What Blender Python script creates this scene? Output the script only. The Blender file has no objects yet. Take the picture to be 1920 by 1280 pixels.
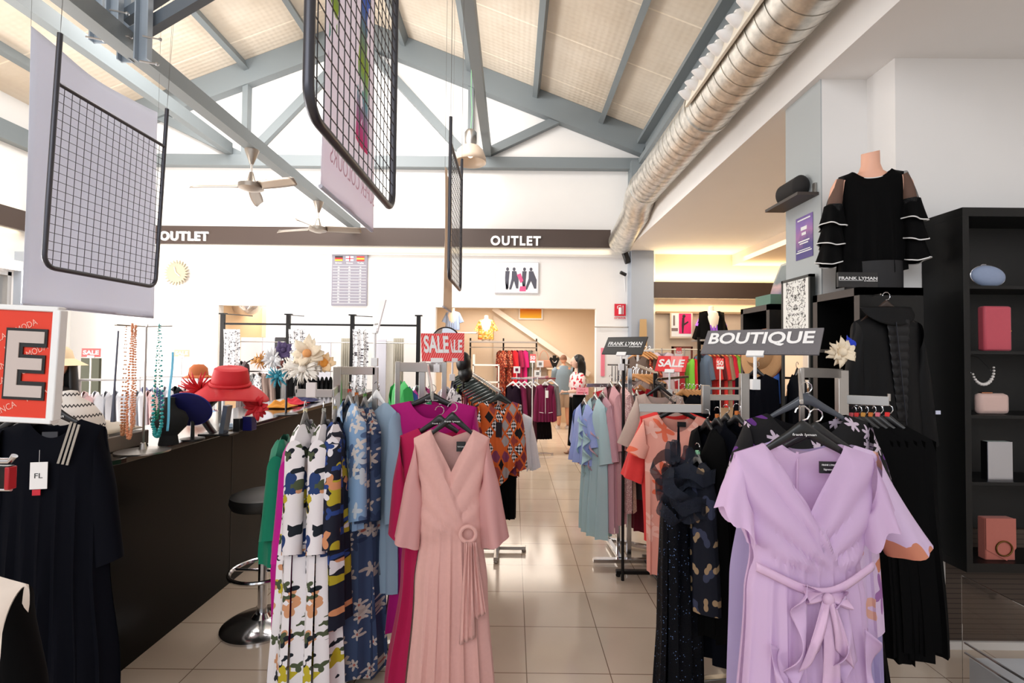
import bpy, bmesh, math, random
from mathutils import Vector, Matrix
R = math.radians
PI = math.pi
SC = bpy.context.scene
COL = SC.collection
rnd = random.Random(7)

# ---------------------------------------------------------------- camera
FPX, HC = 920.0, 1.72
VPX, VPY, ROLL = 962.0, 662.0, 0.010
yc = Vector(((VPX - 960) / FPX, -(VPY - 640) / FPX, -1.0)).normalized()   # world +Y in camera axes
xc = Vector((1.0, -ROLL, 0.0)); xc = (xc - yc * xc.dot(yc)).normalized()
zc = xc.cross(yc).normalized()
M_W2C = Matrix((xc, yc, zc)).transposed()
M_C2W = M_W2C.transposed()
cam_data = bpy.data.cameras.new('camera')
cam = bpy.data.objects.new('camera', cam_data); COL.objects.link(cam)
cam.matrix_world = Matrix.Translation((0, 0, HC)) @ M_C2W.to_4x4()
cam_data.sensor_width = 36.0; cam_data.lens = FPX / 1920 * 36.0
cam_data.clip_start = 0.05; cam_data.clip_end = 200
SC.camera = cam

def P(px, py, Y):
    """the world point seen at a pixel of the 1920x1280 photograph, at depth Y"""
    d = M_C2W @ Vector(((px - 960) / FPX, (640 - py) / FPX, -1.0))
    return Vector((d.x * Y / d.y, Y, HC + d.z * Y / d.y))
def XZ(px, py, Y):
    p = P(px, py, Y); return p.x, p.z

# ---------------------------------------------------------------- world, exposure, large lights
SC.view_settings.view_transform = 'Standard'; SC.view_settings.look = 'None'
SC.view_settings.exposure = 0.0; SC.view_settings.gamma = 1.0
SC.view_settings.use_curve_mapping = False
w = bpy.data.worlds.new('sky'); SC.world = w; w.use_nodes = True
bg = w.node_tree.nodes['Background']; bg.inputs[0].default_value = (0.89, 0.94, 1.0, 1); bg.inputs[1].default_value = 1.0

def area(name, loc, rot, sx, sy, power, color=(1, 1, 1)):
    l = bpy.data.lights.new(name, 'AREA'); l.shape = 'RECTANGLE'; l.size = sx; l.size_y = sy
    l.energy = power; l.color = color
    o = bpy.data.objects.new(name, l); COL.objects.link(o); o.location = loc; o.rotation_euler = rot
    return o
# daylight through the side windows, the glazed shopfront behind the camera and its gable
area('window_daylight', (-8.02, 4.6, 1.7), (0, R(-90), 0), 2.6, 7.0, 620, (1, 0.97, 0.93))
area('gable_daylight', (-3.0, -4.6, 4.9), (R(82), 0, 0), 8.5, 2.6, 310, (0.95, 0.97, 1))
area('rear_wall_fill', (-3.4, 6.0, 6.3), (R(30), 0, 0), 5.0, 1.2, 360, (1, 0.97, 0.93))  # added fill light aimed at the rear wall; the roof has no glazing here
area('backroom_lamp', (-0.2, 11.2, 2.9), (0, 0, 0), 2.5, 2.5, 120, (1, 0.9, 0.78))
area('fittingroom_lamp', (-5.0, 10.2, 2.8), (0, 0, 0), 2.0, 1.0, 30, (1, 0.9, 0.75))
area('mezzanine_lamp', (4.0, 6.8, 3.45), (0, 0, 0), 3.5, 3.5, 110, (1, 0.86, 0.68))
area('boutique_lamp', (3.2, 0.8, 3.5), (0, 0, 0), 1.2, 1.2, 11, (0.97, 0.97, 1))

# ---------------------------------------------------------------- materials
def srgb(r, g, b):
    f = lambda c: (c / 255) / 12.92 if c / 255 <= 0.04045 else (((c / 255) + 0.055) / 1.055) ** 2.4
    return (f(r), f(g), f(b), 1)
MATS = {}
def mat(name, rgb, rough=0.6, metal=0.0, alpha=1.0, spec=0.5, trans=0.0, emit=None, emit_s=0, noise=0.0, nscale=40, bump=0.0, sheen=0.0, coat=0.0):
    if name in MATS: return MATS[name]
    m = bpy.data.materials.new(name); m.use_nodes = True; nt = m.node_tree; b = nt.nodes['Principled BSDF']
    c = srgb(*rgb)
    b.inputs['Base Color'].default_value = c; b.inputs['Roughness'].default_value = rough
    b.inputs['Metallic'].default_value = metal; b.inputs['Alpha'].default_value = alpha
    b.inputs['Specular IOR Level'].default_value = spec; b.inputs['Transmission Weight'].default_value = trans
    b.inputs['Sheen Weight'].default_value = sheen; b.inputs['Coat Weight'].default_value = coat
    if emit: b.inputs['Emission Color'].default_value = srgb(*emit); b.inputs['Emission Strength'].default_value = emit_s
    if noise or bump:
        tc = nt.nodes.new('ShaderNodeTexCoord'); n = nt.nodes.new('ShaderNodeTexNoise'); n.inputs['Scale'].default_value = nscale
        n.inputs['Detail'].default_value = 3
        nt.links.new(tc.outputs['Object'], n.inputs['Vector'])
        if noise:
            mx = nt.nodes.new('ShaderNodeMix'); mx.data_type = 'RGBA'
            mx.inputs[6].default_value = tuple(v * (1 - noise) for v in c[:3]) + (1,)
            mx.inputs[7].default_value = tuple(min(1, v * (1 + noise)) for v in c[:3]) + (1,)
            nt.links.new(n.outputs['Fac'], mx.inputs[0]); nt.links.new(mx.outputs[2], b.inputs['Base Color'])
        if bump:
            bp = nt.nodes.new('ShaderNodeBump'); bp.inputs['Strength'].default_value = bump; bp.inputs['Distance'].default_value = 0.005
            nt.links.new(n.outputs['Fac'], bp.inputs['Height']); nt.links.new(bp.outputs[0], b.inputs['Normal'])
    MATS[name] = m; return m

class NT:
    """small helper for procedural patterns"""
    def __init__(s, name, rough=0.65, spec=0.3, metal=0.0):
        s.m = bpy.data.materials.new(name); s.m.use_nodes = True; s.t = s.m.node_tree; s.b = s.t.nodes['Principled BSDF']
        s.b.inputs['Roughness'].default_value = rough; s.b.inputs['Specular IOR Level'].default_value = spec; s.b.inputs['Metallic'].default_value = metal
        MATS[name] = s.m
        s.tc = s.t.nodes.new('ShaderNodeTexCoord')
    def L(s, a, b): s.t.links.new(a, b)
    def math(s, op, a, b=None, c=None):
        n = s.t.nodes.new('ShaderNodeMath'); n.operation = op
        for i, v in enumerate((a, b, c)):
            if v is None: continue
            if isinstance(v, (int, float)): n.inputs[i].default_value = v
            else: s.L(v, n.inputs[i])
        return n.outputs[0]
    def sep(s, v):
        n = s.t.nodes.new('ShaderNodeSeparateXYZ'); s.L(v, n.inputs[0]); return n.outputs
    def comb(s, x=0, y=0, z=0):
        n = s.t.nodes.new('ShaderNodeCombineXYZ')
        for i, v in enumerate((x, y, z)):
            if isinstance(v, (int, float)): n.inputs[i].default_value = v
            else: s.L(v, n.inputs[i])
        return n.outputs[0]
    def obj2d(s, ysq=0.6):
        o = s.sep(s.tc.outputs['Object'])
        x = s.math('ADD', o[0], s.math('MULTIPLY', o[1], ysq))
        return x, o[2]
    def noise(s, vec, scale, detail=2, out='Fac'):
        n = s.t.nodes.new('ShaderNodeTexNoise'); n.inputs['Scale'].default_value = scale; n.inputs['Detail'].default_value = detail
        s.L(vec, n.inputs['Vector']); return n.outputs[out]
    def vor(s, vec, scale, feature='F1', rnd=1.0):
        n = s.t.nodes.new('ShaderNodeTexVoronoi'); n.feature = feature; n.inputs['Scale'].default_value = scale
        n.inputs['Randomness'].default_value = rnd
        n.voronoi_dimensions = '2D' if feature == 'F1' else '3D'
        s.L(vec, n.inputs['Vector']); return n.outputs
    def mix(s, fac, a, b):
        n = s.t.nodes.new('ShaderNodeMix'); n.data_type = 'RGBA'
        for sock, v in ((n.inputs[0], fac), (n.inputs[6], a), (n.inputs[7], b)):
            if isinstance(v, (int, float)): sock.default_value = v
            elif isinstance(v, tuple): sock.default_value = srgb(*v)
            else: s.L(v, sock)
        return n.outputs[2]
    def ramp(s, fac, stops, interp='CONSTANT'):
        n = s.t.nodes.new('ShaderNodeValToRGB'); n.color_ramp.interpolation = interp
        e = n.color_ramp.elements
        while len(e) < len(stops): e.new(0.5)
        for i, (p, c) in enumerate(stops): e[i].position = p; e[i].color = srgb(*c)
        s.L(fac, n.inputs[0]); return n.outputs[0]
    def vmath(s, op, a, b):
        n = s.t.nodes.new('ShaderNodeVectorMath'); n.operation = op
        for i, v in enumerate((a, b)):
            if isinstance(v, tuple): n.inputs[i].default_value = v
            else: s.L(v, n.inputs[i])
        return n.outputs[0]
    def flower(s, x, z, scale, petals=5, keep=0.5, size=0.42, rnd=0.8, off=0.0):
        """mask of flowers scattered in cells; also a per-flower random value and the radius"""
        v = s.comb(s.math('ADD', s.math('MULTIPLY', x, scale), off), s.math('MULTIPLY', z, scale), 0)
        vo = s.vor(v, 1.0, rnd=rnd)
        d = s.sep(s.vmath('SUBTRACT', v, vo['Position']))
        r = s.math('SQRT', s.math('ADD', s.math('MULTIPLY', d[0], d[0]), s.math('MULTIPLY', d[1], d[1])))
        rc = s.sep(vo['Color'])
        ang = s.math('ADD', s.math('ARCTAN2', d[1], d[0]), s.math('MULTIPLY', rc[1], 6.28))
        pet = s.math('ADD', 0.68, s.math('MULTIPLY', s.math('COSINE', s.math('MULTIPLY', ang, float(petals))), 0.32))
        m = s.math('LESS_THAN', r, s.math('MULTIPLY', pet, size))
        return s.math('MULTIPLY', m, s.math('LESS_THAN', rc[0], keep)), rc[2], r
    def out(s, col, bump=None):
        if isinstance(col, tuple): s.b.inputs['Base Color'].default_value = srgb(*col)
        else: s.L(col, s.b.inputs['Base Color'])
        if bump is not None:
            bp = s.t.nodes.new('ShaderNodeBump'); bp.inputs['Strength'].default_value = 0.3; bp.inputs['Distance'].default_value = 0.004
            s.L(bump, bp.inputs['Height']); s.L(bp.outputs[0], s.b.inputs['Normal'])
        return s.m

# ---------------------------------------------------------------- mesh building
class MB:
    def __init__(s): s.v = []; s.f = []; s.mi = []
    def add(s, vs, fs, mi=0):
        o = len(s.v); s.v += [tuple(v) for v in vs]; s.f += [tuple(i + o for i in f) for f in fs]; s.mi += [mi] * len(fs); return s
    def box(s, a, b, mi=0, M=None):
        x0, y0, z0 = a; x1, y1, z1 = b
        vs = [Vector(p) for p in ((x0,y0,z0),(x1,y0,z0),(x1,y1,z0),(x0,y1,z0),(x0,y0,z1),(x1,y0,z1),(x1,y1,z1),(x0,y1,z1))]
        if M is not None: vs = [M @ v for v in vs]
        return s.add(vs, [(3,2,1,0),(4,5,6,7),(0,1,5,4),(1,2,6,5),(2,3,7,6),(3,0,4,7)], mi)
    def bar(s, p, q, wd, ht, mi=0, up=(0, 0, 1)):
        p = Vector(p); q = Vector(q); d = (q - p); L = d.length; d.normalize(); up = Vector(up)
        if abs(d.dot(up)) > 0.98: up = Vector((0, 1, 0))
        x = d.cross(up).normalized(); z = x.cross(d)
        M = Matrix((x, d, z)).transposed().to_4x4(); M.translation = p
        return s.box((-wd/2, 0, -ht/2), (wd/2, L, ht/2), mi, M)
    def tube(s, pts, r, n=8, mi=0, cap=True, closed=False):
        pts = [Vector(p) for p in pts]; N = len(pts)
        rs = r if isinstance(r, (list, tuple)) else [r] * N
        vs = []; prev = None
        for i, p in enumerate(pts):
            if closed: t = pts[(i+1) % N] - pts[i-1]
            else: t = pts[min(i+1, N-1)] - pts[max(i-1, 0)]
            if t.length < 1e-9: t = Vector((0, 0, 1))
            t.normalize()
            if prev is None:
                a = Vector((0, 0, 1)) if abs(t.z) < 0.9 else Vector((1, 0, 0)); x = t.cross(a).normalized()
            else:
                x = prev - t * prev.dot(t)
                x = x.normalized() if x.length > 1e-6 else prev
            prev = x; y = t.cross(x)
            for k in range(n):
                a = 2 * PI * k / n; vs.append(p + (x * math.cos(a) + y * math.sin(a)) * rs[i])
        fs = []
        for i in range(N if closed else N - 1):
            j = (i + 1) % N
            for k in range(n):
                k2 = (k + 1) % n; fs.append((i*n+k, i*n+k2, j*n+k2, j*n+k))
        if cap and not closed: fs += [tuple(range(n))[::-1], tuple((N-1)*n + k for k in range(n))]
        return s.add(vs, fs, mi)
    def lathe(s, prof, n=24, mi=0, M=None, cap=True):
        vs = []; fs = []
        for r, z in prof:
            for k in range(n):
                a = 2*PI*k/n; vs.append(Vector((r*math.cos(a), r*math.sin(a), z)))
        for i in range(len(prof)-1):
            for k in range(n):
                k2 = (k+1) % n; fs.append((i*n+k, i*n+k2, (i+1)*n+k2, (i+1)*n+k))
        if cap: fs += [tuple(range(n))[::-1], tuple((len(prof)-1)*n+k for k in range(n))]
        if M is not None: vs = [M @ v for v in vs]
        return s.add(vs, fs, mi)
    def ball(s, c, r, mi=0, n=10, m=6, sc=(1, 1, 1), M=None):
        prof = [(math.sin(PI*i/m), -math.cos(PI*i/m)) for i in range(m+1)]
        vs = []; fs = []
        for a, z in prof:
            for k in range(n):
                t = 2*PI*k/n; v = Vector((a*math.cos(t)*r*sc[0], a*math.sin(t)*r*sc[1], z*r*sc[2]))
                vs.append((M @ v if M is not None else v) + Vector(c))
        for i in range(m):
            for k in range(n):
                k2 = (k+1) % n; fs.append((i*n+k, i*n+k2, (i+1)*n+k2, (i+1)*n+k))
        return s.add(vs, fs, mi)
    def grid(s, fn, nu, nv, mi=0, thick=0.0):
        """fn(u, v) with u, v in 0..1"""
        vs = [Vector(fn(i/nu, j/nv)) for j in range(nv+1) for i in range(nu+1)]
        fs = [(j*(nu+1)+i, j*(nu+1)+i+1, (j+1)*(nu+1)+i+1, (j+1)*(nu+1)+i) for j in range(nv) for i in range(nu)]
        return s.add(vs, fs, mi)
    def prism(s, outline, y0, y1, mi=0, M=None):
        """outline in XZ, thickness along Y"""
        n = len(outline)
        vs = [Vector((x, y0, z)) for x, z in outline] + [Vector((x, y1, z)) for x, z in outline]
        if M is not None: vs = [M @ v for v in vs]
        return s.add(vs, [tuple(range(n)), tuple(range(2*n-1, n-1, -1))] + [(i, i+n, (i+1) % n + n, (i+1) % n) for i in range(n)], mi)
    def build(s, name, mats, parent=None, loc=None, rot=None, smooth=True, weld=True, bevel=0.0, solid=0.0):
        me = bpy.data.meshes.new(name); me.from_pydata([tuple(v) for v in s.v], [], s.f); 
        bm = bmesh.new(); bm.from_mesh(me)
        for f, i in zip(bm.faces, s.mi): f.material_index = i
        if weld: bmesh.ops.remove_doubles(bm, verts=bm.verts, dist=0.00005)
        bmesh.ops.recalc_face_normals(bm, faces=bm.faces)
        bm.to_mesh(me); bm.free()
        if not isinstance(mats, (list, tuple)): mats = [mats]
        for m in mats: me.materials.append(m)
        if smooth:
            me.polygons.foreach_set('use_smooth', [True] * len(me.polygons)); me.set_sharp_from_angle(angle=R(38))
        me.update()
        o = bpy.data.objects.new(name, me); COL.objects.link(o)
        if parent is not None: o.parent = parent
        if loc is not None: o.location = loc
        if rot is not None: o.rotation_euler = rot
        if bevel: b = o.modifiers.new('bevel', 'BEVEL'); b.width = bevel; b.segments = 2; b.limit_method = 'ANGLE'; b.angle_limit = R(50)
        if solid: b = o.modifiers.new('solid', 'SOLIDIFY'); b.thickness = solid; b.offset = 0
        return o
def tag(o, label, cat, group=None, kind=None):
    o['label'] = label; o['category'] = cat
    if group: o['group'] = group
    if kind: o['kind'] = kind
    return o
def thing(name, label, cat, loc=(0, 0, 0), rz=0.0, group=None):
    o = bpy.data.objects.new(name, None); COL.objects.link(o); o.location = loc; o.rotation_euler = (0, 0, rz)
    o.empty_display_size = 0.05
    return tag(o, label, cat, group)
def struct(name, mb, m, smooth=False, bevel=0):
    o = mb.build(name, m, smooth=smooth, bevel=bevel); o['kind'] = 'structure'; return o
def copy_tree(o, parent=None):
    c = o.copy(); COL.objects.link(c)
    if parent is not None: c.parent = parent
    for ch in [k for k in bpy.data.objects if k.parent == o]: copy_tree(ch, c)
    return c
_tcache = {}
def text_geo(s, ext=0.02, off=0.0, spacing=1.0):
    """glyph mesh in XZ facing -Y, box from (0,0); returns verts, faces, w, h"""
    key = (s, ext, off, spacing)
    if key in _tcache: return _tcache[key]
    c = bpy.data.curves.new('glyphs', 'FONT'); c.body = s; c.size = 1; c.extrude = ext; c.offset = off; c.space_character = spacing; c.resolution_u = 4
    o = bpy.data.objects.new('glyphs', c); COL.objects.link(o)
    bpy.context.view_layer.update()
    me = bpy.data.meshes.new_from_object(o.evaluated_get(bpy.context.evaluated_depsgraph_get()))
    vs = [(v.co.x, -v.co.z, v.co.y) for v in me.vertices]; fs = [tuple(p.vertices) for p in me.polygons]
    bpy.data.objects.remove(o); bpy.data.curves.remove(c); bpy.data.meshes.remove(me)
    x0 = min(v[0] for v in vs); x1 = max(v[0] for v in vs); z0 = min(v[2] for v in vs); z1 = max(v[2] for v in vs)
    vs = [(v[0]-x0, v[1], v[2]-z0) for v in vs]
    _tcache[key] = (vs, fs, x1-x0, z1-z0); return _tcache[key]
def put_text(mb, s, x, z, w_, h_, y=0.0, off=0.0, depth=0.004, mi=0, M=None, mirror=False, shear=0.0, spacing=1.0):
    vs, fs, W, H = text_geo(s, 0.02, off, spacing)
    out = []
    for a, b, c in vs:
        X = a / W * w_; Z = c / H * h_
        X += shear * Z
        if mirror: X = w_ - X
        v = Vector((x + X, y + (b / 0.02) * depth / 2, z + Z))
        out.append(M @ v if M is not None else v)
    mb.add(out, fs, mi)
# ================================================================ THE SETTING
white = mat('white_wall', (238, 236, 234), 0.8, noise=0.02, nscale=3)
cream = mat('cream_wall', (226, 208, 188), 0.85, noise=0.03, nscale=3)
steel = mat('grey_painted_steel', (122, 130, 134), 0.5)
steel_l = mat('light_grey_channel', (150, 162, 174), 0.45)
brownband = mat('dark_brown_board', (70, 56, 50), 0.5)
# floor: polished beige tiles
n = NT('beige_floor_tile', rough=0.13, spec=0.5)
br = n.t.nodes.new('ShaderNodeTexBrick'); br.offset = 0; br.inputs['Scale'].default_value = 1
br.inputs['Brick Width'].default_value = .45; br.inputs['Row Height'].default_value = .45; br.inputs['Mortar Size'].default_value = .0028
br.inputs['Color1'].default_value = srgb(216, 199, 182); br.inputs['Color2'].default_value = srgb(208, 190, 172); br.inputs['Mortar'].default_value = srgb(128, 106, 88)
mp = n.t.nodes.new('ShaderNodeMapping'); mp.inputs['Location'].default_value = (-.09 + .45 * 30, -.434 + .45 * 30, 0)
n.L(n.tc.outputs['Object'], mp.inputs[0]); n.L(mp.outputs[0], br.inputs[0])
cl = n.noise(n.tc.outputs['Object'], 2.2, 4)
mx = n.t.nodes.new('ShaderNodeMix'); mx.data_type = 'RGBA'; mx.blend_type = 'MULTIPLY'; mx.inputs[0].default_value = 0.25
n.L(br.outputs[0], mx.inputs[6]); n.L(cl, mx.inputs[7]); n.out(mx.outputs[2])
floor_m = n.m
struct('floor', MB().box((-9, -6, -0.1), (8, 14, 0)), floor_m)

YB = 9.0                                                   # plane of the rear wall
XL, XR, XC = -8.15, 2.38, -2.885                            # hall sides and ridge
EZ, RZ = 5.79, 7.83
o1a, o1b = P(410, 570, YB).x, P(500, 570, YB).x
o2a, o2b = P(817, 578, YB).x, P(1118, 580, YB).x
oz = P(960, 577, YB).z
wb = MB()
for a, b, z0, z1 in ((XL, o1a, 0, EZ), (o1b, o2a, 0, EZ), (o2b, 2.6, 0, EZ), (o1a, o1b, oz, EZ), (o2a, o2b, oz, EZ)):
    wb.box((a, YB, z0), (b, YB + .16, z1))
wb.prism([(XL, EZ), (XR + .2, EZ), (XC, RZ)], YB, YB + .16)
struct('wall_back', wb, white)
# rear wall of the mezzanine room
struct('wall_rear_boutique', MB().box((2.6, YB, 0), (7.2, YB + .16, 3.6)), cream)
struct('wall_right', MB().box((7.2, 3.0, 0), (7.35, YB + .16, 3.6)), cream)
# roof: two slopes of fibre panels
n = NT('cream_roof_panel', rough=0.85)
o_ = n.sep(n.tc.outputs['Object'])
seam = n.math('LESS_THAN', n.math('FRACT', n.math('DIVIDE', n.math('ADD', o_[1], 50.3), 1.15)), 0.022)
wv = n.math('SINE', n.math('MULTIPLY', o_[1], 75.0))
wx = n.math('SINE', n.math('MULTIPLY', o_[0], 75.0))
no = n.noise(n.tc.outputs['Object'], 1.3, 4)
cc = n.ramp(no, [(0.3, (216, 202, 184)), (0.7, (232, 221, 206))], 'LINEAR')
n.out(n.mix(seam, cc, (248, 236, 218)), bump=n.math('ADD', wv, wx))
roof_m = n.m
def slope_z(x): return RZ - abs(x - XC) * (RZ - EZ) / (XR - XC)
for sx, nm in ((XL, 'ceiling_left'), (XR, 'ceiling_right')):
    a = math.atan2(RZ - EZ, XR - XC)
    struct(nm, MB().prism([(XC, RZ), (sx, EZ), (sx, EZ + .12), (XC, RZ + .12)], -6, YB + .3), roof_m)
for k, d in enumerate((.88, 2.1, 3.3, 4.5)):
    for s in (-1, 1):
        x = XC + s * d; z = slope_z(x)
        tilt = s * math.atan2(RZ - EZ, XR - XC)
        M = Matrix.Translation((x, 0, z)) @ Matrix.Rotation(tilt, 4, 'Y')
        mb = MB().box((-.035, -6, -.17), (.035, YB - .02, -.002), 0, M).box((-.045, -6, -.185), (.045, YB - .02, -.17), 0, M)
        o = mb.build('roof_beam', steel, smooth=False); o['kind'] = 'structure'
# rear truss on the gable wall
def wbar(px0, py0, px1, py1, wd, name='truss_beam', y=YB - .08, th=.14):
    p = P(px0, py0, y); q = P(px1, py1, y); p.y = q.y = y
    o = MB().bar(p, q, th, wd, up=(0, 0, 1)).build(name, steel, smooth=False); o['kind'] = 'structure'; return o
for s in (-1, 1):
    xe = XC + s * (XR - XC)
    off = .21
    mb = MB().bar((XC, YB - .09, RZ - off - .02), (xe, YB - .09, EZ - off - .02), .16, .42)
    o = mb.build('rafter_beam', steel, smooth=False); o['kind'] = 'structure'
zc_ = P(1000, 307, YB - .08).z
o = MB().box((XL, YB - .15, zc_ - .10), (XR, YB - .01, zc_ + .10)).build('truss_beam', steel, smooth=False); o['kind'] = 'structure'
xn = P(882, 300, YB - .08).x - XC
for s in (-1, 1):
    for (p, q, wd) in (((XC + s*xn, zc_), (XC + s*xn, slope_z(XC + s*xn) - .3), .15), ((XC + s*xn, zc_ + .05), (XC + s*.1, 7.35), .15),
                       ((XC + s*xn, zc_ + .05), (XC + s*(xn + 1.65), slope_z(XC + s*(xn+1.65)) - .35), .15)):
        o = MB().bar((p[0], YB - .07, p[1]), (q[0], YB - .07, q[1]), .1, wd).build('truss_beam', steel, smooth=False); o['kind'] = 'structure'
# long ties running down the hall and the low centre beam the fans hang from
for x, z, wdt in ((-5.22, 5.40, .13), (-.50, 5.40, .13)):
    o = MB().box((x - wdt/2, -6, z - .1), (x + wdt/2, YB - .14, z + .1)).build('tie_beam', steel, smooth=False); o['kind'] = 'structure'
o = MB().box((-2.965, -6, 3.93), (-2.84, YB - .01, 4.07)).build('centre_beam', steel, smooth=False); o['kind'] = 'structure'
# eave beams
o = MB().box((XR - .16, -6, 5.14), (XR, YB - .14, 5.24)).box((XR - .02, -6, 5.14), (XR, YB, 5.62)).box((XR - .16, -6, 5.55), (XR, YB - .14, 5.62)).build('eave_beam', steel, smooth=False); o['kind'] = 'structure'
o = MB().box((XL, -6, 5.0), (XL + .16, YB - .14, 5.3)).build('eave_beam', steel, smooth=False); o['kind'] = 'structure'
o = MB().box((XR - .2, YB - .2, 0.0), (XR, YB - .003, 5.2)).build('wall_post', steel, smooth=False); o['kind'] = 'structure'
bpy.data.objects.remove(o)
# hanger channels and diagonal braces round the centre beam (the next truss towards the camera)
mb = MB()
for (px, pb, y) in ((188, 82, 3.72), (218, 78, 3.55), (240, 118, 3.72), (272, 117, 3.55)):
    p = P(px, pb, y); x = p.x
    mb.box((x-.045, y-.012, p.z), (x+.045, y+.0, 7.2)).box((x-.05, y-.05, p.z), (x-.04, y+.0, 7.2)).box((x+.04, y-.05, p.z), (x+.05, y+.0, 7.2))
o = mb.build('truss_hanger_beam', steel_l, smooth=False); o['kind'] = 'structure'
for (a, b, wd) in (((244, 72), (400, -20), .09), ((232, 36), (320, -20), .07)):
    p = P(a[0], a[1], 3.62); q = P(b[0], b[1], 3.62); d = (q - p) * 3.0
    o = MB().bar(p, p + d, .07, wd).build('brace_beam', mat('dark_grey_brace', (96, 106, 116), .4), smooth=False); o['kind'] = 'structure'
mb = MB()
for (px, py, y) in ((178, 72, 3.5), (222, 22, 3.5), (212, 70, 3.5), (284, 71, 3.5), (278, 117, 3.5), (228, 66, 3.5)):
    p = P(px, py, y); mb.tube([p - Vector((.05, .02, 0)), p + Vector((.05, .02, 0))], .006, 6).ball(p + Vector((.05, .02, 0)), .014, n=6, m=4)
o = mb.build('beam_bolt', mat('zinc', (190, 190, 190), .3, 1)); o['kind'] = 'structure'
# side walls of the hall
wl = MB()
y0, y1, z0, z1 = 1.0, 7.9, .1, 2.95
for a, b, c, d in ((-6, y0, 0, EZ), (y1, YB + .1, 0, EZ), (y0, y1, 0, z0), (y0, y1, z1, EZ)):
    wl.box((XL - .2, a, c), (XL, b, d))
struct('wall_left', wl, white)
fr = MB(); gl = MB()
for a in (y0, 3.3, 5.6, y1 - .06): fr.box((XL - .12, a, z0), (XL + .02, a + .06, z1))
for z in (z0, z1 - .06): fr.box((XL - .12, y0, z), (XL + .02, y1, z + .06))
w1 = struct('window_1', fr, mat('aluminium_frame', (170, 165, 160), .4, .3))
g = MB().box((XL - .07, y0, z0), (XL - .06, y1, z1)).build('glass_pane', mat('clear_glass', (255, 255, 255), 0.0, trans=1.0, spec=.2), parent=w1, smooth=False)
# bright pavement and sky seen through it: light rendered ground outside
struct('ground_outside', MB().box((-20, -6, -.12), (-8.4, 16, -.02)), mat('pale_paving', (235, 232, 228), .8))
struct('trim_1', MB().box((XL, 1.0, 2.98), (XL + .16, 8.4, 3.13)), white)
struct('trim_2', MB().box((XL + .0, 7.95, 0), (XL + .35, 8.35, 3.3)), mat('blue_grey_paint', (172, 180, 192), .7))
# left wall sign board and its continuation round the rear wall
zb1, zb0 = P(1000, 432, 8.9).z, P(1000, 465, 8.9).z
band_l = struct('trim_3', MB().box((XL + .12, -2, zb0), (XL + .16, YB - .25, zb1)), brownband)
bm_ = MB().box((XL + .12, YB - .2, zb0), (P(1145, 450, 8.8).x, YB - .15, zb1))
band_b = struct('trim_4', bm_, brownband)
struct('trim_5', MB().box((XL, YB - .05, zb0 - .14), (2.15, YB, zb0 - .10)), white)
bev = mat('white_letters', (255, 255, 255), .5)
for px0, px1 in ((300, 391), (920, 1014)):
    a = P(px0, 459 - (1000 - px0) * .0075 * 0 , 8.79)
    if px0 < 500: zlo, zhi = P(px0, 451, 8.79).z, P(px0, 433.5, 8.79).z
    else: zlo, zhi = P(px0, 460, 8.79).z, P(px0, 442, 8.79).z
    mb = MB(); put_text(mb, 'OUTLET', a.x, zlo, P(px1, 450, 8.79).x - a.x, zhi - zlo, y=8.785, off=.035, depth=.03, spacing=1.18)
    o = mb.build('sign_lettering', bev, smooth=False); 
    tag(o, 'white OUTLET letters on the brown board ' + ('beside the hanging fabric and clock' if px0 < 500 else 'above the framed sketch picture'), 'sign letters', 'wall letters')
# mezzanine: fascia, soffit, bulkhead
struct('wall_fascia', MB().box((1.99, -4, 3.57), (XR, YB, 3.90)), white)
struct('ceiling_soffit', MB().box((XR, -6, 3.57), (7.3, YB, 3.70)), white)
ob = P(1505, 100, 3.9)
uw = MB()
hx0, hx1, hz0, hz1 = 3.72, 4.25, 4.05, 4.55
for a, b, c, d in ((-6, hx0, 3.9, EZ + .05), (hx1, YB, 3.9, EZ + .05), (hx0, hx1, 3.9, hz0), (hx0, hx1, hz1, EZ + .05)):
    uw.box((XR, a, c), (XR + .14, b, d))
struct('wall_upper_right', uw, white)
struct('opening_dark_sheet', MB().box((XR + .5, hx0 - .3, hz0 - .2), (XR + .55, hx1 + .3, hz1 + .2)), mat('dark_void', (16, 14, 12), .9))  # near-black sheet, its colour stands in for the unlit depth behind the hole
bx = P(1373, 470, YB).x
struct('wall_bulkhead', MB().box((bx, 4.2, P(1373, 498, YB).z), (7.2, YB, 3.57)), cream)
# pillars
pg = mat('blue_grey_pillar', (158, 166, 178), .75)
struct('pillar_1', MB().box((P(1184, 500, 8.7).x, 8.7, 0), (P(1226, 500, 8.7).x, YB + .1, 3.57)), pg)
struct('wall_stub', MB().box((P(1184, 500, 8.7).x, 8.72, 3.9), (XR, YB, 5.2)), steel)
cx, cy0, cy1 = 2.035, 3.24, 3.66
struct('pillar_2', MB().box((cx, cy0, 0), (cx + .008, cy1, 3.57)), mat('pale_grey_pillar', (178, 184, 186), .8))
struct('wall_pillar_white', MB().box((cx + .008, cy0 + .0, 0), (2.36, cy1, 3.57)), white)
wr = MB().box((2.345, 3.0, 0), (7.3, 3.24, 3.57))
struct('wall_right_front', wr, white)
struct('wall_side_right', MB().box((4.6, -6, 0), (4.75, 3.0, 3.57)), white)
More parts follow.
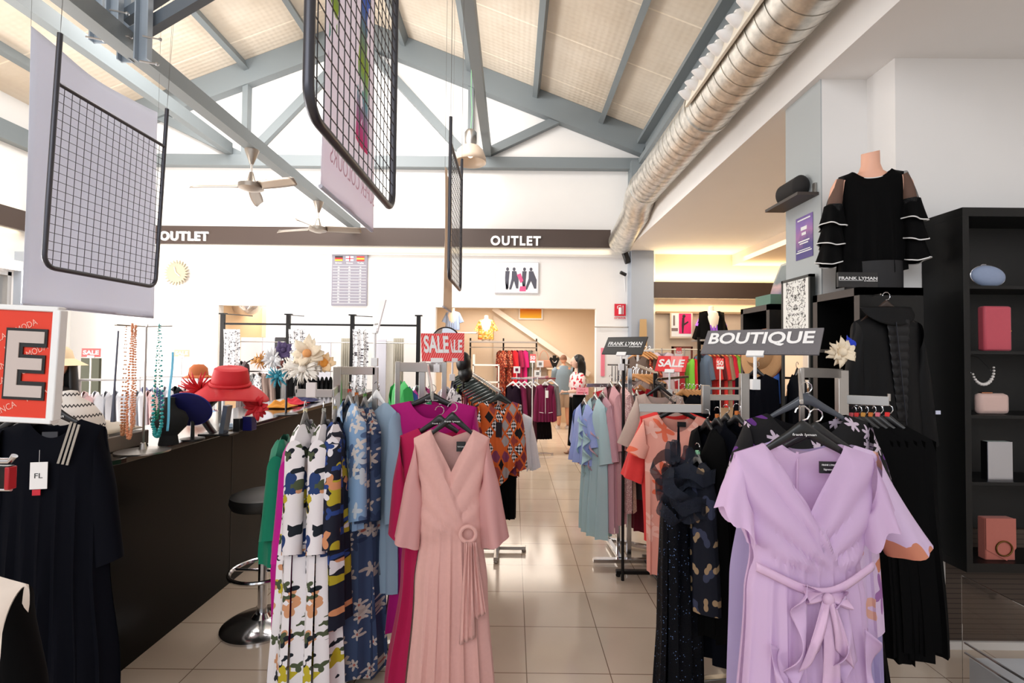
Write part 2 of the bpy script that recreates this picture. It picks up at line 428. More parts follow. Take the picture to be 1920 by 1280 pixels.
# roller shutter door under the wall unit
d1 = struct('door_1', MB().box((2.56, 2.955, .045), (4.3, 2.975, .7)), (lambda: (lambda n: n.out(n.mix(n.math('GREATER_THAN', n.math('FRACT', n.math('MULTIPLY', n.sep(n.tc.outputs['Object'])[2], 34.0)), .82), (74, 62, 54), (48, 40, 36))))(NT('brown_roller_slats', .6)))())
df = MB().box((2.50, 2.94, 0), (2.57, 3.0, .7)).box((2.50, 2.94, 0), (4.4, 3.0, .045)).build('door_frame', mat('white_frame', (212, 208, 204), .5), parent=d1, smooth=False)
struct('baseboard_right', MB().box((2.345, 2.985, 0), (2.5, 3.0, .09)).box((2.335, 3.0, 0), (2.345, 3.24, .09)), mat('beige_skirting', (190, 172, 150), .5))
# back room behind the opening
beige = mat('beige_room_wall', (236, 218, 196), .85)
struct('wall_back_room_rear', MB().box((-2.2, 13.2, 0), (2.4, 13.3, 3.0)), beige)
struct('wall_back_room_left', MB().box((-2.3, YB + .16, 0), (-2.2, 13.3, 3.0)), beige)
struct('wall_back_room_right', MB().box((2.3, YB + .16, 0), (2.4, 13.3, 3.0)), beige)
struct('ceiling_back_room', MB().box((-2.3, YB + .16, 3.0), (2.4, 13.3, 3.1)), beige)
struct('trim_6', MB().bar(P(925, 578, 13.05), P(1105, 702, 13.05), .06, .13), mat('white_stair_edge', (244, 236, 226), .7))
sp = [P(925, 590, 13.12), P(1105, 712, 13.12), P(1105, 790, 13.12), P(925, 790, 13.12)]
struct('wall_stair_side', MB().add(sp + [p + Vector((0, .06, 0)) for p in sp], [(0,1,2,3),(7,6,5,4),(0,4,5,1),(1,5,6,2),(2,6,7,3),(3,7,4,0)]), mat('grey_beige_wall', (214, 200, 184), .85))
# fitting-room passage with warm light behind the first opening
struct('wall_passage_rear', MB().box((-7.2, 10.6, 0), (-3.6, 10.7, 3.0)), mat('warm_white_wall', (244, 232, 214), .85))
struct('wall_passage_left', MB().box((o1a - .15, YB + .16, 0), (o1a - .02, 10.6, 3.0)), mat('peach_wall', (240, 208, 172), .85))
struct('ceiling_passage', MB().box((-7.2, YB + .16, 3.0), (-3.6, 10.7, 3.1)), white)
struct('trim_7', MB().box((P(424, 600, 10.5).x, 10.4, 0), (P(449, 600, 10.5).x, 10.6, 3.0)), mat('grey_beige_jamb', (206, 196, 180), .8))
# sign board in the mezzanine room, cove and shelf ledge
bz1, bz0 = P(1300, 530, 8.8).z, P(1300, 560, 8.8).z
struct('trim_8', MB().box((P(1226, 545, 8.7).x, 8.72, bz0), (7.2, 8.77, bz1)), brownband)
struct('trim_9', MB().box((2.6, 8.9, P(1300, 588, 8.9).z), (7.2, YB, P(1300, 584, 8.9).z)), mat('taupe_ledge', (150, 128, 108), .8))  # narrow ledge in one even taupe brown
mb = MB(); a = P(1449, 553, 8.7); put_text(mb, 'OUTLET', a.x, P(1450, 560, 8.7).z + .02, .9, P(1450, 541, 8.7).z - P(1450, 559, 8.7).z, y=8.70, off=.03, depth=.03, spacing=1.18)
tag(mb.build('sign_lettering', mat('cream_letters', (250, 226, 180), .5), smooth=False), 'cream OU letters on the brown board behind the green leaflet stand', 'sign letters', 'wall letters')
area('cove_light', (4.2, 8.86, bz0 - .02), (R(-20), 0, 0), 3.4, .05, 26, (1, .76, .42))
area('cove_light', (4.2, 8.86, bz1 + .03), (R(180), 0, 0), 3.4, .05, 26, (1, .76, .42))
area('cove_light', (-3.0, 8.93, zb0 + .02), (0, 0, 0), 9.5, .05, 12, (1, .8, .5))
area('cove_light', (XL + .06, 4.5, zb0 + .02), (0, 0, R(90)), 7, .05, 12, (1, .8, .5))
area('cove_light', (XL + .06, 4.5, zb1 - .02), (R(180), 0, R(90)), 7, .05, 12, (1, .8, .5))
# ================================================================ KIT: hangers, garments, racks, signs
chrome = mat('chrome', (205, 205, 208), .14, 1.0)
satin = mat('satin_steel', (176, 172, 168), .32, 1.0)
blackp = mat('black_plastic', (18, 18, 20), .35)
greyp = mat('grey_plastic', (128, 126, 124), .4)
whitep = mat('white_plastic', (236, 236, 236), .4)
woodp = mat('hanger_wood', (196, 138, 80), .45, noise=.1, nscale=30)
blackm = mat('black_metal', (28, 26, 26), .4, .6)
darkw = mat('black_wood_laminate', (9, 9, 9), .4, spec=.3, noise=.25, nscale=12)
darkedge = mat('dark_brown_edge', (66, 58, 54), .5)
paper = mat('white_card', (240, 240, 240), .7)

def cloth(name, rgb, rough=.75, sheen=.15, noise=.05, alpha=1.0):
    if max(rgb) < 60: sheen = 0; rough = .85; rgb = tuple(int(c * .55) for c in rgb)
    return mat(name, rgb, rough, spec=.25 if max(rgb) > 40 else .1, sheen=sheen, noise=noise, nscale=60, alpha=alpha)
def sheer_cloth(name, rgb, k=.45):
    m = mat(name, rgb, .8, spec=.2); nt = m.node_tree
    if 'thru' in nt.nodes: return m
    tr = nt.nodes.new('ShaderNodeBsdfTranslucent'); tr.name = 'thru'; tr.inputs[0].default_value = srgb(*rgb)
    b = nt.nodes['Principled BSDF']
    if b.inputs['Base Color'].links: nt.links.new(b.inputs['Base Color'].links[0].from_socket, tr.inputs[0])
    mx = nt.nodes.new('ShaderNodeMixShader'); mx.inputs[0].default_value = k
    nt.links.new(b.outputs[0], mx.inputs[1]); nt.links.new(tr.outputs[0], mx.inputs[2]); nt.links.new(mx.outputs[0], nt.nodes['Material Output'].inputs[0])
    return m
def lerp(a, b, t): return a + (b - a) * t
def interp(prof, t):
    if t <= prof[0][0]: return prof[0][1:]
    for a, b in zip(prof, prof[1:]):
        if t <= b[0]:
            k = (t - a[0]) / max(1e-6, b[0] - a[0]); k = k * k * (3 - 2 * k)
            return tuple(lerp(p, q, k) for p, q in zip(a[1:], b[1:]))
    return prof[-1][1:]
def body_mesh(L, prof, sw=.2, nw=.09, nf=.12, nb=.03, neckp=1.0, slope=.30, k=7, amp=.014, hem=None, wrap=0, nu=44, nv=40, seed=0.0, fold0=.18, only=None, mb=None, side_y=1.0, pleat=.017):
    """a hanging garment: front and back sheet, shoulders at z=0, local front toward -Y"""
    mb = mb or MB()
    hem = hem or (lambda u, s: 0.0)
    for side in (-1, 1):
        if only is not None and side != only: continue
        def fn(a, b, side=side):
            u = a * 2 - 1; x0 = u * sw; ax = abs(x0)
            if ax < nw: zt = -(nf if side < 0 else nb) * (1 - (ax / nw) ** neckp)
            else: zt = -slope * (ax - nw)
            z = zt + (-L + hem(u, side) - zt) * b
            d = -z
            hw, hd = interp(prof, d)
            x = u * lerp(sw, hw, min(1, max(0, (d - .02) / .10)))
            e = max(0.0, 1 - u * u) ** .5
            g = min(1, max(0, (d - fold0) / max(.2, L - fold0)))
            g = g ** .7
            dist = max(0.0, zt - z)
            fs_ = min(1.0, dist / .045) ** .5; fn_ = .55 + .45 * min(1.0, dist / .07)
            kb = min(1.0, max(0.0, (ax - nw * .9) / (nw * .2)))
            y = side * hd * e * (fn_ * (1 - kb) + fs_ * kb) * side_y
            ph = seed + (0 if side < 0 else 1.3)
            fx = math.sin(k * PI * u + ph + .9 * math.sin(2.2 * b + seed)) + .45 * math.sin(k * 1.9 * PI * u + ph * 2 + 1.5 * b)
            y += side * amp * g * fx * (0.25 + .75 * e)
            x += amp * .7 * g * math.cos(k * PI * u + ph) 
            if wrap and side < 0 and d < wrap + .06:
                # surplice folds fanning from each shoulder to the opposite waist
                fade = min(1, d / .05) * min(1, max(0, (wrap + .06 - d) / .07))
                Cx, Cz = .10, -wrap - .07
                edge = (x + nw) * (Cz) - (z) * (Cx + nw)      # side of the line from the left neck point to C
                fade *= min(1, math.hypot(x - (Cx if edge > 0 else -Cx), z - Cz) / .16) ** 1.5
                if edge > 0:
                    th = math.atan2(x - Cx, z - Cz); y -= fade * (.012 + pleat * abs(math.sin(th * 11 + seed)))
                else:
                    th = math.atan2(x + Cx, z - Cz); y -= fade * pleat * abs(math.sin(th * 11 + seed))
            return (x, y, z)
        mb.grid(fn, nu, nv)
    return mb
def sleeve_geo(side, sw, nw, slope, length, out=.10, r0=(.035, .085), r1=(.10, .05), k=5, amp=.01, seed=0.0, hem=None, n=28, m=14, mb=None, yoff=0.0, tiltb=0.0, inset=.018):
    mb = mb or MB()
    zs = -slope * (sw - nw)
    hem = hem or (lambda a: 0.0)
    def fn(a, b):
        t = 2 * PI * a
        cx_ = side * (sw - inset + out * b ** 1.25); cz = zs - .085 - (length - .085) * b
        A0 = Vector((side * .012, 0, .083)); A1 = Vector((side * r1[0], 0, .0 + r1[0] * .35))
        kk = min(1, b / .45); kk = kk * kk * (3 - 2 * kk)
        A = A0.lerp(Vector((side * lerp(r0[0], r1[0], b), 0, .03 * (1 - b) + r1[0] * .35 * b)), kk)
        rd = lerp(r0[1] * .55, r1[1], b)
        g = b ** 1.2
        rip = 1 + amp * 10 * g * math.sin(k * t + seed)
        p = Vector((cx_, yoff + tiltb * b, cz)) + A * math.cos(t) * rip + Vector((0, rd * math.sin(t) * rip, 0))
        p.z += hem(t) * b
        return p
    return mb.grid(fn, n, m)

_hang = {}
def hanger_proto(kind):
    """kind: (material, wide, hook material, clip colour)"""
    return None
def make_hanger(name, label, material, hookmat, loc, rz, width=.40, drop=.10, group=None, clip=None, hook_h=.075, logo=None, cat='hanger', thick=.012):
    t = thing(name, label, cat, loc, rz, group)
    hw = width / 2
    def arm(a, b):
        u = a * 2 - 1; ang = 2 * PI * b
        x = u * hw; z = -hook_h - drop * (abs(u) ** 1.35) + .012 * math.exp(-(u * 5) ** 2)
        y = -.006 * (u * u) 
        tz = lerp(.026, .005, abs(u) ** .7)
        return (x, y + thick * .75 * (1 - .7 * abs(u)) * math.sin(ang), z + tz * math.cos(ang))
    ar = MB().grid(arm, 26, 10)
    ar.build('arms', material, t)
    pts = [(0, 0, -hook_h + .02)] + [(0, 0, -.038)] + [(-.0 + .022 * math.sin(a), 0, -.018 + -.022 * math.cos(a)) for a in [R(d) for d in (0, 40, 80, 120, 160, 200, 235, 265)]]
    MB().tube(pts, .0023, 6).build('hook', hookmat, t)
    if clip: MB().box((-.009, -.009, -hook_h + .022), (.009, .009, -hook_h + .042)).build('size_cube', clip, t, bevel=.002)
    if logo:
        mb = MB(); put_text(mb, logo, -.035, -hook_h - .012, .07, .010, y=-thick * .8 - .001, depth=.001)
        mb.build('lettering', whitep, t, smooth=False)
    return t
def tilt_mat(yaw, tilt): return Matrix.Rotation(yaw, 4, 'Z') @ Matrix.Rotation(-tilt, 4, 'X')
hooks = {}
def garment(name, label, cat, loc, rz, m, length, prof, sleeves=None, sm=None, group=None, sw=.2, nw=.09, slope=.30, **kw):
    """loc is the shoulder point under the hanger hook"""
    t = thing(name, label, cat, loc, rz, group)
    body_mesh(length, prof, sw=sw, nw=nw, slope=slope, **kw).build('body', m, t)
    if sleeves:
        for s in (-1, 1):
            sleeve_geo(s, sw, nw, slope, seed=kw.get('seed', 0) + s, **sleeves).build('sleeve', sm or m, t)
    return t
def tagcard(parent, x, y, z, w_=.035, h_=.07, m=None, name='price_tag', rz=0.0):
    mb = MB().box((-w_/2, -.001, -h_), (w_/2, .001, 0)).tube([(0, 0, 0), (0, .0, .05)], .0008, 4)
    return mb.build(name, m or paper, parent, (x, y, z), (0, 0, rz), smooth=False)

DR = [(0, .19, .035), (.15, .185, .06), (.42, .165, .07), (.6, .19, .08), (1.3, .27, .10)]       # dress outline
TOPP = [(0, .19, .035), (.15, .19, .05), (.7, .21, .06)]
STR = [(0, .19, .035), (.15, .19, .06), (.6, .20, .07), (1.3, .23, .08)]
def simple_garment(mb, L, wdt, dep, sleeve, seed, nu=14, nv=8, flare=1.1, slope=.3):
    sw = wdt / 2
    prof = [(0, sw, dep * .5), (.15, sw * .97, dep), (L, sw * flare, dep * 1.1)]
    body_mesh(L, prof, sw=sw, nw=.07, nf=.07, nb=.02, neckp=1.6, slope=slope, k=4, amp=.012, nu=nu, nv=nv, seed=seed, mb=mb)
    if sleeve:
        for s in (-1, 1): sleeve_geo(s, sw, .07, slope, sleeve, out=.05, r0=(.035, .08), r1=(.045, .04), n=8, m=5, k=3, seed=seed, mb=mb)
    return mb
def rail_point(a, b, t): return Vector(a).lerp(Vector(b), t)

def sign_on_stand(name, label, cat, ctr, w_, h_, yaw, tilt, base_mat, draw, stem_len=.2, group=None, stem_mat=None, frame=False, clamp=True):
    """a card sign in a plastic holder; ctr = centre of the card; draw(mb_list) adds the print"""
    t = thing(name, label, cat, ctr, 0, group)
    M = tilt_mat(yaw, tilt)
    MB().box((-w_/2, -.004, -h_/2), (w_/2, .004, h_/2), 0, M).build('panel', base_mat, t, smooth=False)
    draw(t, M, w_, h_)
    bot = M @ Vector((0, 0, -h_/2))
    if stem_len > 1: stem_len = ctr.z + bot.z - .05
    sm = stem_mat or whitep
    mb = MB().box((-.04, -.008, -h_/2 - .012), (.04, .008, -h_/2 + .02), 0, M)
    mb.tube([bot, bot + Vector((0, 0, -.03)), bot + Vector((0, 0, -stem_len))], .008, 8)
    mb.box((bot.x - .02, bot.y - .014, bot.z - stem_len - .05), (bot.x + .02, bot.y + .014, bot.z - stem_len))
    mb.build('holder', sm, t, bevel=.002)
    return t
# red sale card with pale diagonal bars
n = NT('red_striped_card', .6)
o_ = n.sep(n.tc.outputs['Object'])
st = n.math('GREATER_THAN', n.math('FRACT', n.math('MULTIPLY', n.math('SUBTRACT', n.math('ADD', o_[0], n.math('MULTIPLY', o_[1], 1.0)), n.math('MULTIPLY', o_[2], .8)), 55.0)), .62)
n.out(n.mix(st, (226, 60, 62), (244, 140, 138))); redcard = n.m
def draw_sale(txt='SALE', frac=.62, m=None):
    def f(t, M, w_, h_):
        mb = MB(); put_text(mb, txt, -w_ * .42, -h_ * .22, w_ * .84, h_ * frac * .8, y=-.0055, off=.03, depth=.002, M=M)
        mb.build('lettering', m or whitep, t, smooth=False)
    return f
# ---- fabrics
C_pink = cloth('dusty_pink_jersey', (212, 164, 157))
C_pinkch = sheer_cloth('pink_chiffon', (224, 172, 170), .3)
C_fuch = cloth('fuchsia_crepe', (168, 6, 110)); C_mag = cloth('raspberry_crepe', (172, 14, 74))
C_lav = sheer_cloth('lavender_chiffon', (220, 192, 226), .3); C_lavs = cloth('lavender_satin', (206, 174, 204), .35, 0)
C_lilac = sheer_cloth('lilac_chiffon', (192, 178, 220), .3)
C_black = cloth('black_crepe', (10, 10, 12), .7, .05); C_navy = cloth('navy_crepe', (14, 18, 34), .7, .08)
C_white = cloth('white_cotton', (236, 238, 244)); C_bluech = sheer_cloth('powder_blue_chiffon', (164, 188, 210), .3); C_greych = sheer_cloth('slate_grey_chiffon', (128, 136, 148), .3)
C_green = cloth('emerald_crepe', (0, 118, 88)); C_coral = cloth('coral_red_chiffon', (228, 62, 60)); C_red = cloth('deep_red_crepe', (176, 18, 38))
C_beige = cloth('beige_knit', (196, 176, 164)); C_aqua = sheer_cloth('pale_aqua_chiffon', (196, 224, 228), .3); C_peri = cloth('periwinkle_crepe', (150, 164, 214))
C_rose = cloth('rose_pink_chiffon', (212, 158, 162)); C_wine = cloth('wine_knit', (112, 14, 62)); C_burg = cloth('burgundy_knit', (66, 12, 30)); C_plum = cloth('plum_knit', (48, 20, 48))
C_grey = cloth('grey_knit', (120, 118, 118)); C_brown = cloth('brown_knit', (96, 78, 68))
def floral(name, base, cols, scale=9, petals=5, keep=.6, size=.45, extra=None, sx=1.0):
    n = NT(name, .7, .25); x, z = n.obj2d(1.0)
    if sx != 1: x = n.math('MULTIPLY', x, sx)
    c = base
    ms = []
    for i, col in enumerate(cols):
        m_, r_, rr = n.flower(x, z, scale * (1 + .37 * i), petals, keep, size, off=13.7 * i)
        if i == 0 and c is base: prev = base
        prev = n.mix(m_, prev, col)
        if extra and i == len(cols) - 1:
            prev = n.mix(n.math('MULTIPLY', m_, n.math('LESS_THAN', rr, .10)), prev, extra)
    return n.out(prev)
F_white = floral('white_dress_with_mustard_and_navy_flowers', (232, 228, 232), [(36, 60, 112), (186, 170, 44), (206, 148, 110), (22, 30, 40), (74, 84, 60), (232, 228, 232)], 7.2, 3, .28, .50, sx=.8)
F_navyf = floral('slate_blue_dress_with_cream_blossoms', (56, 72, 104), [(40, 54, 84), (172, 160, 154), (190, 180, 174)], 8.5, 5, .42, .46, (170, 100, 90))
F_bluef = floral('light_blue_mottled_print', (134, 168, 206), [(84, 110, 150), (196, 206, 216), (214, 208, 204)], 8, 4, .5, .45)
F_black_purple = floral('black_with_purple_blossoms', (12, 11, 14), [(92, 44, 120), (160, 110, 190), (196, 180, 196)], 7.5, 6, .38, .46)
F_blackbloss = floral('black_with_grey_blossoms', (14, 14, 18), [(70, 72, 80), (168, 160, 158)], 7, 5, .45, .42)
F_lavfloral = floral('lavender_with_orange_blossoms', (206, 182, 214), [(196, 126, 100), (150, 100, 160), (214, 166, 150)], 5, 5, .34, .5)
F_peach = floral('peach_with_orange_roses', (236, 164, 148), [(232, 110, 80), (246, 190, 176)], 5.5, 5, .5, .4)
F_redfloral = floral('rust_patterned_print', (120, 44, 36), [(206, 150, 120), (60, 30, 30), (220, 100, 60)], 16, 4, .5, .45)
F_scarf = floral('white_scarf_with_black_script', (238, 238, 240), [(60, 56, 62), (238, 238, 240), (90, 84, 92)], 22, 3, .45, .40)
F_shirt = floral('orange_hawaiian_print', (226, 160, 70), [(196, 70, 50), (120, 120, 60), (240, 220, 180)], 16, 5, .5, .45)
F_redwhite = floral('white_blouse_with_red_leaves', (240, 226, 226), [(206, 40, 60), (236, 220, 222)], 10, 3, .5, .5)
F_goldleaf = floral('navy_lace_with_gold_leaves', (16, 20, 34), [(60, 66, 90), (166, 140, 108)], 11, 2, .5, .46)
# geometric patchwork print
n = NT('orange_patchwork_and_houndstooth', .7, .25); x, z = n.obj2d(1.0)
u_ = n.math('MULTIPLY', n.math('ADD', n.math('MULTIPLY', x, 1.55), z), 8.0); v_ = n.math('MULTIPLY', n.math('SUBTRACT', n.math('MULTIPLY', x, 1.55), z), 8.0)
fu, fv = n.math('FRACT', n.math('ADD', u_, 50.0)), n.math('FRACT', n.math('ADD', v_, 50.0))
wn = n.t.nodes.new('ShaderNodeTexWhiteNoise'); wn.noise_dimensions = '2D'; n.L(n.comb(n.math('FLOOR', n.math('ADD', u_, 50.0)), n.math('FLOOR', n.math('ADD', v_, 50.0)), 0), wn.inputs['Vector'])
ck = n.t.nodes.new('ShaderNodeTexChecker'); ck.inputs['Scale'].default_value = 62; ck.inputs['Color1'].default_value = srgb(16, 16, 18); ck.inputs['Color2'].default_value = srgb(226, 222, 222)
n.L(n.comb(u_, v_, 0), ck.inputs['Vector']); ck.inputs['Scale'].default_value = 4.5
c1 = n.ramp(wn.outputs['Value'], [(0, (116, 44, 56)), (.28, (150, 66, 60)), (.42, (160, 152, 150)), (.58, (20, 20, 24)), (.68, (206, 96, 40)), (.8, (126, 60, 90))])
c2 = n.mix(n.math('GREATER_THAN', n.math('FRACT', n.math('MULTIPLY', wn.outputs['Value'], 7.0)), .68), c1, ck.outputs[0])
edge = n.math('LESS_THAN', n.math('MINIMUM', n.math('MINIMUM', fu, n.math('SUBTRACT', 1.0, fu)), n.math('MINIMUM', fv, n.math('SUBTRACT', 1.0, fv))), .11)
G_geo = n.out(n.mix(edge, c2, (206, 96, 40)))
# sequins
def sequin(name, base, glint, thr=.93, scale=260, metal=.5):
    n = NT(name, .35 if metal > .3 else .55, .5 if metal > .3 else .15); vo = n.t.nodes.new('ShaderNodeTexVoronoi'); vo.inputs['Scale'].default_value = scale
    n.L(n.tc.outputs['Object'], vo.inputs['Vector']); n.b.inputs['Metallic'].default_value = metal
    n.out(n.mix(n.math('GREATER_THAN', n.sep(vo.outputs['Color'])[0], thr), base, glint)); 
    bp = n.t.nodes.new('ShaderNodeBump'); bp.inputs['Strength'].default_value = .6; bp.inputs['Distance'].default_value = .003
    n.L(vo.outputs['Distance'], bp.inputs['Height']); n.L(bp.outputs[0], n.b.inputs['Normal']); return n.m
S_pink = sequin('rose_sequins', (206, 160, 158), (250, 226, 222), .8); S_navy = sequin('navy_sequins', (5, 8, 16), (110, 140, 190), .985, metal=.15)
S_tulle = mat('navy_tulle', (18, 26, 42), .85, alpha=.84)
# ================================================================ THE NEAR RACKS
def hang(name, desc, cat, px, py, Y, rz, m, L, prof, hcol=None, hname='black plastic', hook=True, group=None, clip=None, logo=None, hw=.40, hdrop=.10, **kw):
    """garment on its own hanger; the pixel is the point where the neck edge meets the hanger"""
    p = P(px, py, Y)
    g = garment(name, desc, cat, p, rz, m, L, prof, group=group, **kw)
    h = None
    if hook:
        short = desc
        sw_, nw_, sl_ = kw.get('sw', .2), kw.get('nw', .09), kw.get('slope', .30)
        hl = sw_ - .03
        D = (sl_ * (hl - nw_) + .022) / (1 - (nw_ / hl) ** 1.35)
        D = min(D, .16)
        zoff = .075 + D * (nw_ / hl) ** 1.35 - .022
        h = make_hanger('clothes_hanger', hname + ' hanger holding the ' + short, hcol or blackp, chrome, p + Vector((0, 0, zoff)), rz, width=2 * hl, drop=D, clip=clip, logo=logo)
        ws = h['label'].split()
        if len(ws) > 16: h['label'] = ' '.join(ws[:16])
    return g, h
def rack(name, label, base, posts, bars, arms=(), m=None, foot=.5, group=None, basedir=0.0, feet=True):
    t = thing(name, label, 'clothes rack', (base[0], base[1], 0), 0, group); m = m or satin
    B = Vector((base[0], base[1], 0))
    for (a, b, w_) in posts: MB().box((a[0]-w_/2 - B.x, a[1]-w_/3 - B.y, a[2]), (a[0]+w_/2 - B.x, a[1]+w_/3 - B.y, b)).build('post', m, t, bevel=.002)
    for (a, b, w_, h_) in bars: MB().bar(Vector(a) - B, Vector(b) - B, w_, h_).build('rail', m, t, bevel=.0015)
    if feet:
        for ang in (0, PI/2):
            d = Vector((math.cos(ang + basedir), math.sin(ang + basedir), 0)) * foot
            mb = MB().bar(-d + Vector((0, 0, .035)), d + Vector((0, 0, .035)), .04, .028)
            for s in (-1, 1): mb.lathe([(.018, 0), (.02, .012), (.012, .022)], 12, M=Matrix.Translation(d * s * .94))
            mb.build('foot', m, t, bevel=.003)
    return t

# --- pink dress group (arm pointing to the camera)
PD = [(0, .172, .03), (.15, .158, .05), (.26, .135, .055), (.45, .138, .06), (.7, .165, .075), (1.3, .205, .10)]
g, h = hang('maxi_dress', 'dusty pink wrap maxi dress with a ring belt, frontmost beside the floral dresses', 'dress', 848, 805, 2.25, R(2), C_pink, 1.29, PD,
     hname='black plastic', logo='frank lyman', sw=.172, nw=.097, nf=.185, nb=.035, slope=.5, neckp=1.0, k=6, amp=.016, wrap=.44, pleat=.010, fold0=.42, nu=64, nv=64, seed=.4,
     sleeves=dict(length=.47, out=.045, r0=(.04, .08), r1=(.058, .075), k=4, amp=.014, n=32, m=18), sm=C_pinkch)
h['label'] = 'black hanger under the dusty pink wrap dress'
ring = MB(); 
ring.tube([(.082 + .034 * math.cos(a), -.078, -.445 + .034 * math.sin(a)) for a in [2*PI*i/20 for i in range(20)]], .009, 8, closed=True)
ring.build('belt_ring', C_pink, g)
def sash(parent, x0, z0, x1, z1, w0, w1, y=-.085, name='sash', m=None, k=3, amp=.008, seed=0.0, cut=.03, nv=18):
    def fn(a, b):
        x = lerp(x0, x1, b) + (a - .5) * lerp(w0, w1, b) 
        z = lerp(z0, z1 + cut * (a - .5), b)
        return (x, y + amp * math.sin(k * 2 * PI * a + seed + b * 2) - .01 * math.sin(PI * b), z)
    return MB().grid(fn, 10, nv).build(name, m, parent, solid=.002)
sash(g, .085, -.475, .085, -.90, .03, .07, -.095, m=C_pink); sash(g, .105, -.475, .135, -.80, .03, .06, -.09, m=C_pink, seed=1.4)
MB().box((.02, .0, -.10), (.062, .004, -.055)).build('neck_label', blackp, g)
mb = MB(); put_text(mb, 'frank lyman', .025, -.082, .032, .008, y=-.001, depth=.001); mb.build('neck_lettering', whitep, g, smooth=False)
g, h = hang('maxi_dress', 'raspberry maxi dress hanging between the pink and the fuchsia dress', 'dress', 824, 803, 2.45, R(-4), C_mag, 1.30,
     [(0, .2, .03), (.15, .19, .05), (.4, .17, .06), (.7, .19, .08), (1.3, .27, .11)], sw=.2, nw=.105, nf=.10, nb=.03, neckp=1.6, slope=.42, logo='frank lyman', seed=2.2, k=5, amp=.02,
     sleeves=dict(length=.5, out=.015, r0=(.04, .085), r1=(.05, .06), k=3))
h['label'] = 'black hanger under the raspberry dress'
g, h = hang('maxi_dress', 'bright fuchsia maxi dress, rearmost of the three pink ones', 'dress', 810, 752, 2.68, R(-3), C_fuch, 1.22,
     [(0, .25, .03), (.15, .24, .05), (.4, .21, .06), (.7, .2, .08), (1.3, .25, .10)], sw=.25, nw=.12, nf=.09, nb=.02, neckp=2.2, slope=.22, logo='frank lyman', seed=3.1, k=5, amp=.02,
     sleeves=dict(length=.58, out=.0, r0=(.05, .09), r1=(.05, .06), k=3), hdrop=.09)
h['label'] = 'black hanger under the bright fuchsia dress'
# --- chrome frames of the left front rack
zt = P(660, 688, 2.75).z; zl = P(590, 737, 2.45).z
xa, xb = P(632, 700, 2.75).x, P(703, 700, 2.75).x
px_, pz_ = XZ(729, 1000, 2.9)
rack('clothes_rack', 'chrome four-way rack carrying the floral dresses', (xa, 2.75),
     [((xa, 2.76, .03), zt, .045), ((xb, 2.76, .9), zt, .03)], [((xa, 2.76, zt - .02), (xb, 2.76, zt - .02), .02, .045), ((P(555, 737, 2.45).x, 2.45, zl), (P(624, 737, 2.45).x, 2.45, zl), .012, .04), ((P(624, 737, 2.45).x, 2.45, zl), (xa, 2.76, zl), .012, .04), ((P(556, 737, 2.45).x, 2.45, zl), (P(556, 737, 2.45).x, 2.45, zl+.035), .012, .012)], m=satin, foot=.32, basedir=.4)
xp = P(815, 690, 3.15).x; ph = P(800, 678, 3.15).z
x1, x2 = P(746, 700, 3.15).x, P(792, 700, 3.15).x
x3 = P(828, 700, 3.0).x
rack('clothes_rack', 'chrome rack behind the three pink dresses', (x2, 3.12),
     [((x1, 3.15, .9), ph, .03), ((x2, 3.15, .03), ph, .04), ((x3, 3.12, 1.2), ph, .03)],
     [((x1, 3.15, ph - .035), (x3, 3.12, ph - .035), .012, .06), ((x2 + .04, 3.12, P(812, 690, 2.9).z - .0), (P(811, 720, 2.2).x, 2.2, P(848, 748, 2.25).z + .02), .012, .04)], m=satin, foot=.28, basedir=.2)

# --- floral dresses seen edge-on
ED = [(0, .19, .04), (.12, .19, .055), (.4, .17, .075), (.7, .19, .09), (1.35, .22, .12)]
ss = dict(length=.52, out=.02, r0=(.035, .08), r1=(.05, .045), k=2, amp=.006, n=20, m=10)
E = R(-80)
hang('floral_dress', 'white maxi dress with mustard flowers, first on the short chrome arm', 'dress', 572, 790, 2.45, E, F_white, 1.28, ED, hcol=greyp, hname='grey plastic', clip=mat('cream_cube', (220, 210, 170)), nf=.12, neckp=1.3, slope=.5, seed=1., sleeves=ss, k=4, amp=.022, group=None, hw=.36)
hang('floral_dress', 'white and navy flowered maxi dress, second on the short chrome arm', 'dress', 607, 790, 2.45, R(-76), F_white, 1.30, ED, hcol=greyp, hname='grey plastic', clip=mat('grey_cube', (170, 170, 160)), nf=.12, neckp=1.3, slope=.5, seed=7., sleeves=ss, k=4, amp=.022, hw=.36)
hang('floral_dress', 'navy patterned dress with mustard leaves, third on the short chrome arm', 'dress', 628, 785, 2.47, R(-74), floral('navy_with_mustard_leaves', (24, 28, 44), [(176, 160, 44), (206, 140, 100), (226, 222, 228), (40, 66, 130)], 8, 3, .42, .5), .95, ED, hcol=greyp, hname='grey plastic', clip=mat('olive_cube', (150, 140, 90)), nf=.12, slope=.5, seed=3., sleeves=ss, k=4, hw=.36)
hang('printed_blouse', 'light blue mottled blouse under the chrome top bar', 'blouse', 655, 752, 2.62, R(-58), F_bluef, .62, TOPP, hcol=greyp, hname='slim grey', clip=mat('red_cube', (190, 70, 50)), nf=.16, neckp=1.3, slope=.5, seed=5., sleeves=ss, hw=.36)
hang('floral_dress', 'slate blue maxi dress with cream blossoms, beside the powder blue one', 'dress', 668, 758, 2.66, R(-64), F_navyf, 1.34, ED, hcol=greyp, hname='slim grey', clip=mat('orange_cube', (200, 110, 40)), nf=.12, slope=.5, seed=6., sleeves=ss, k=5, amp=.024, hw=.36)
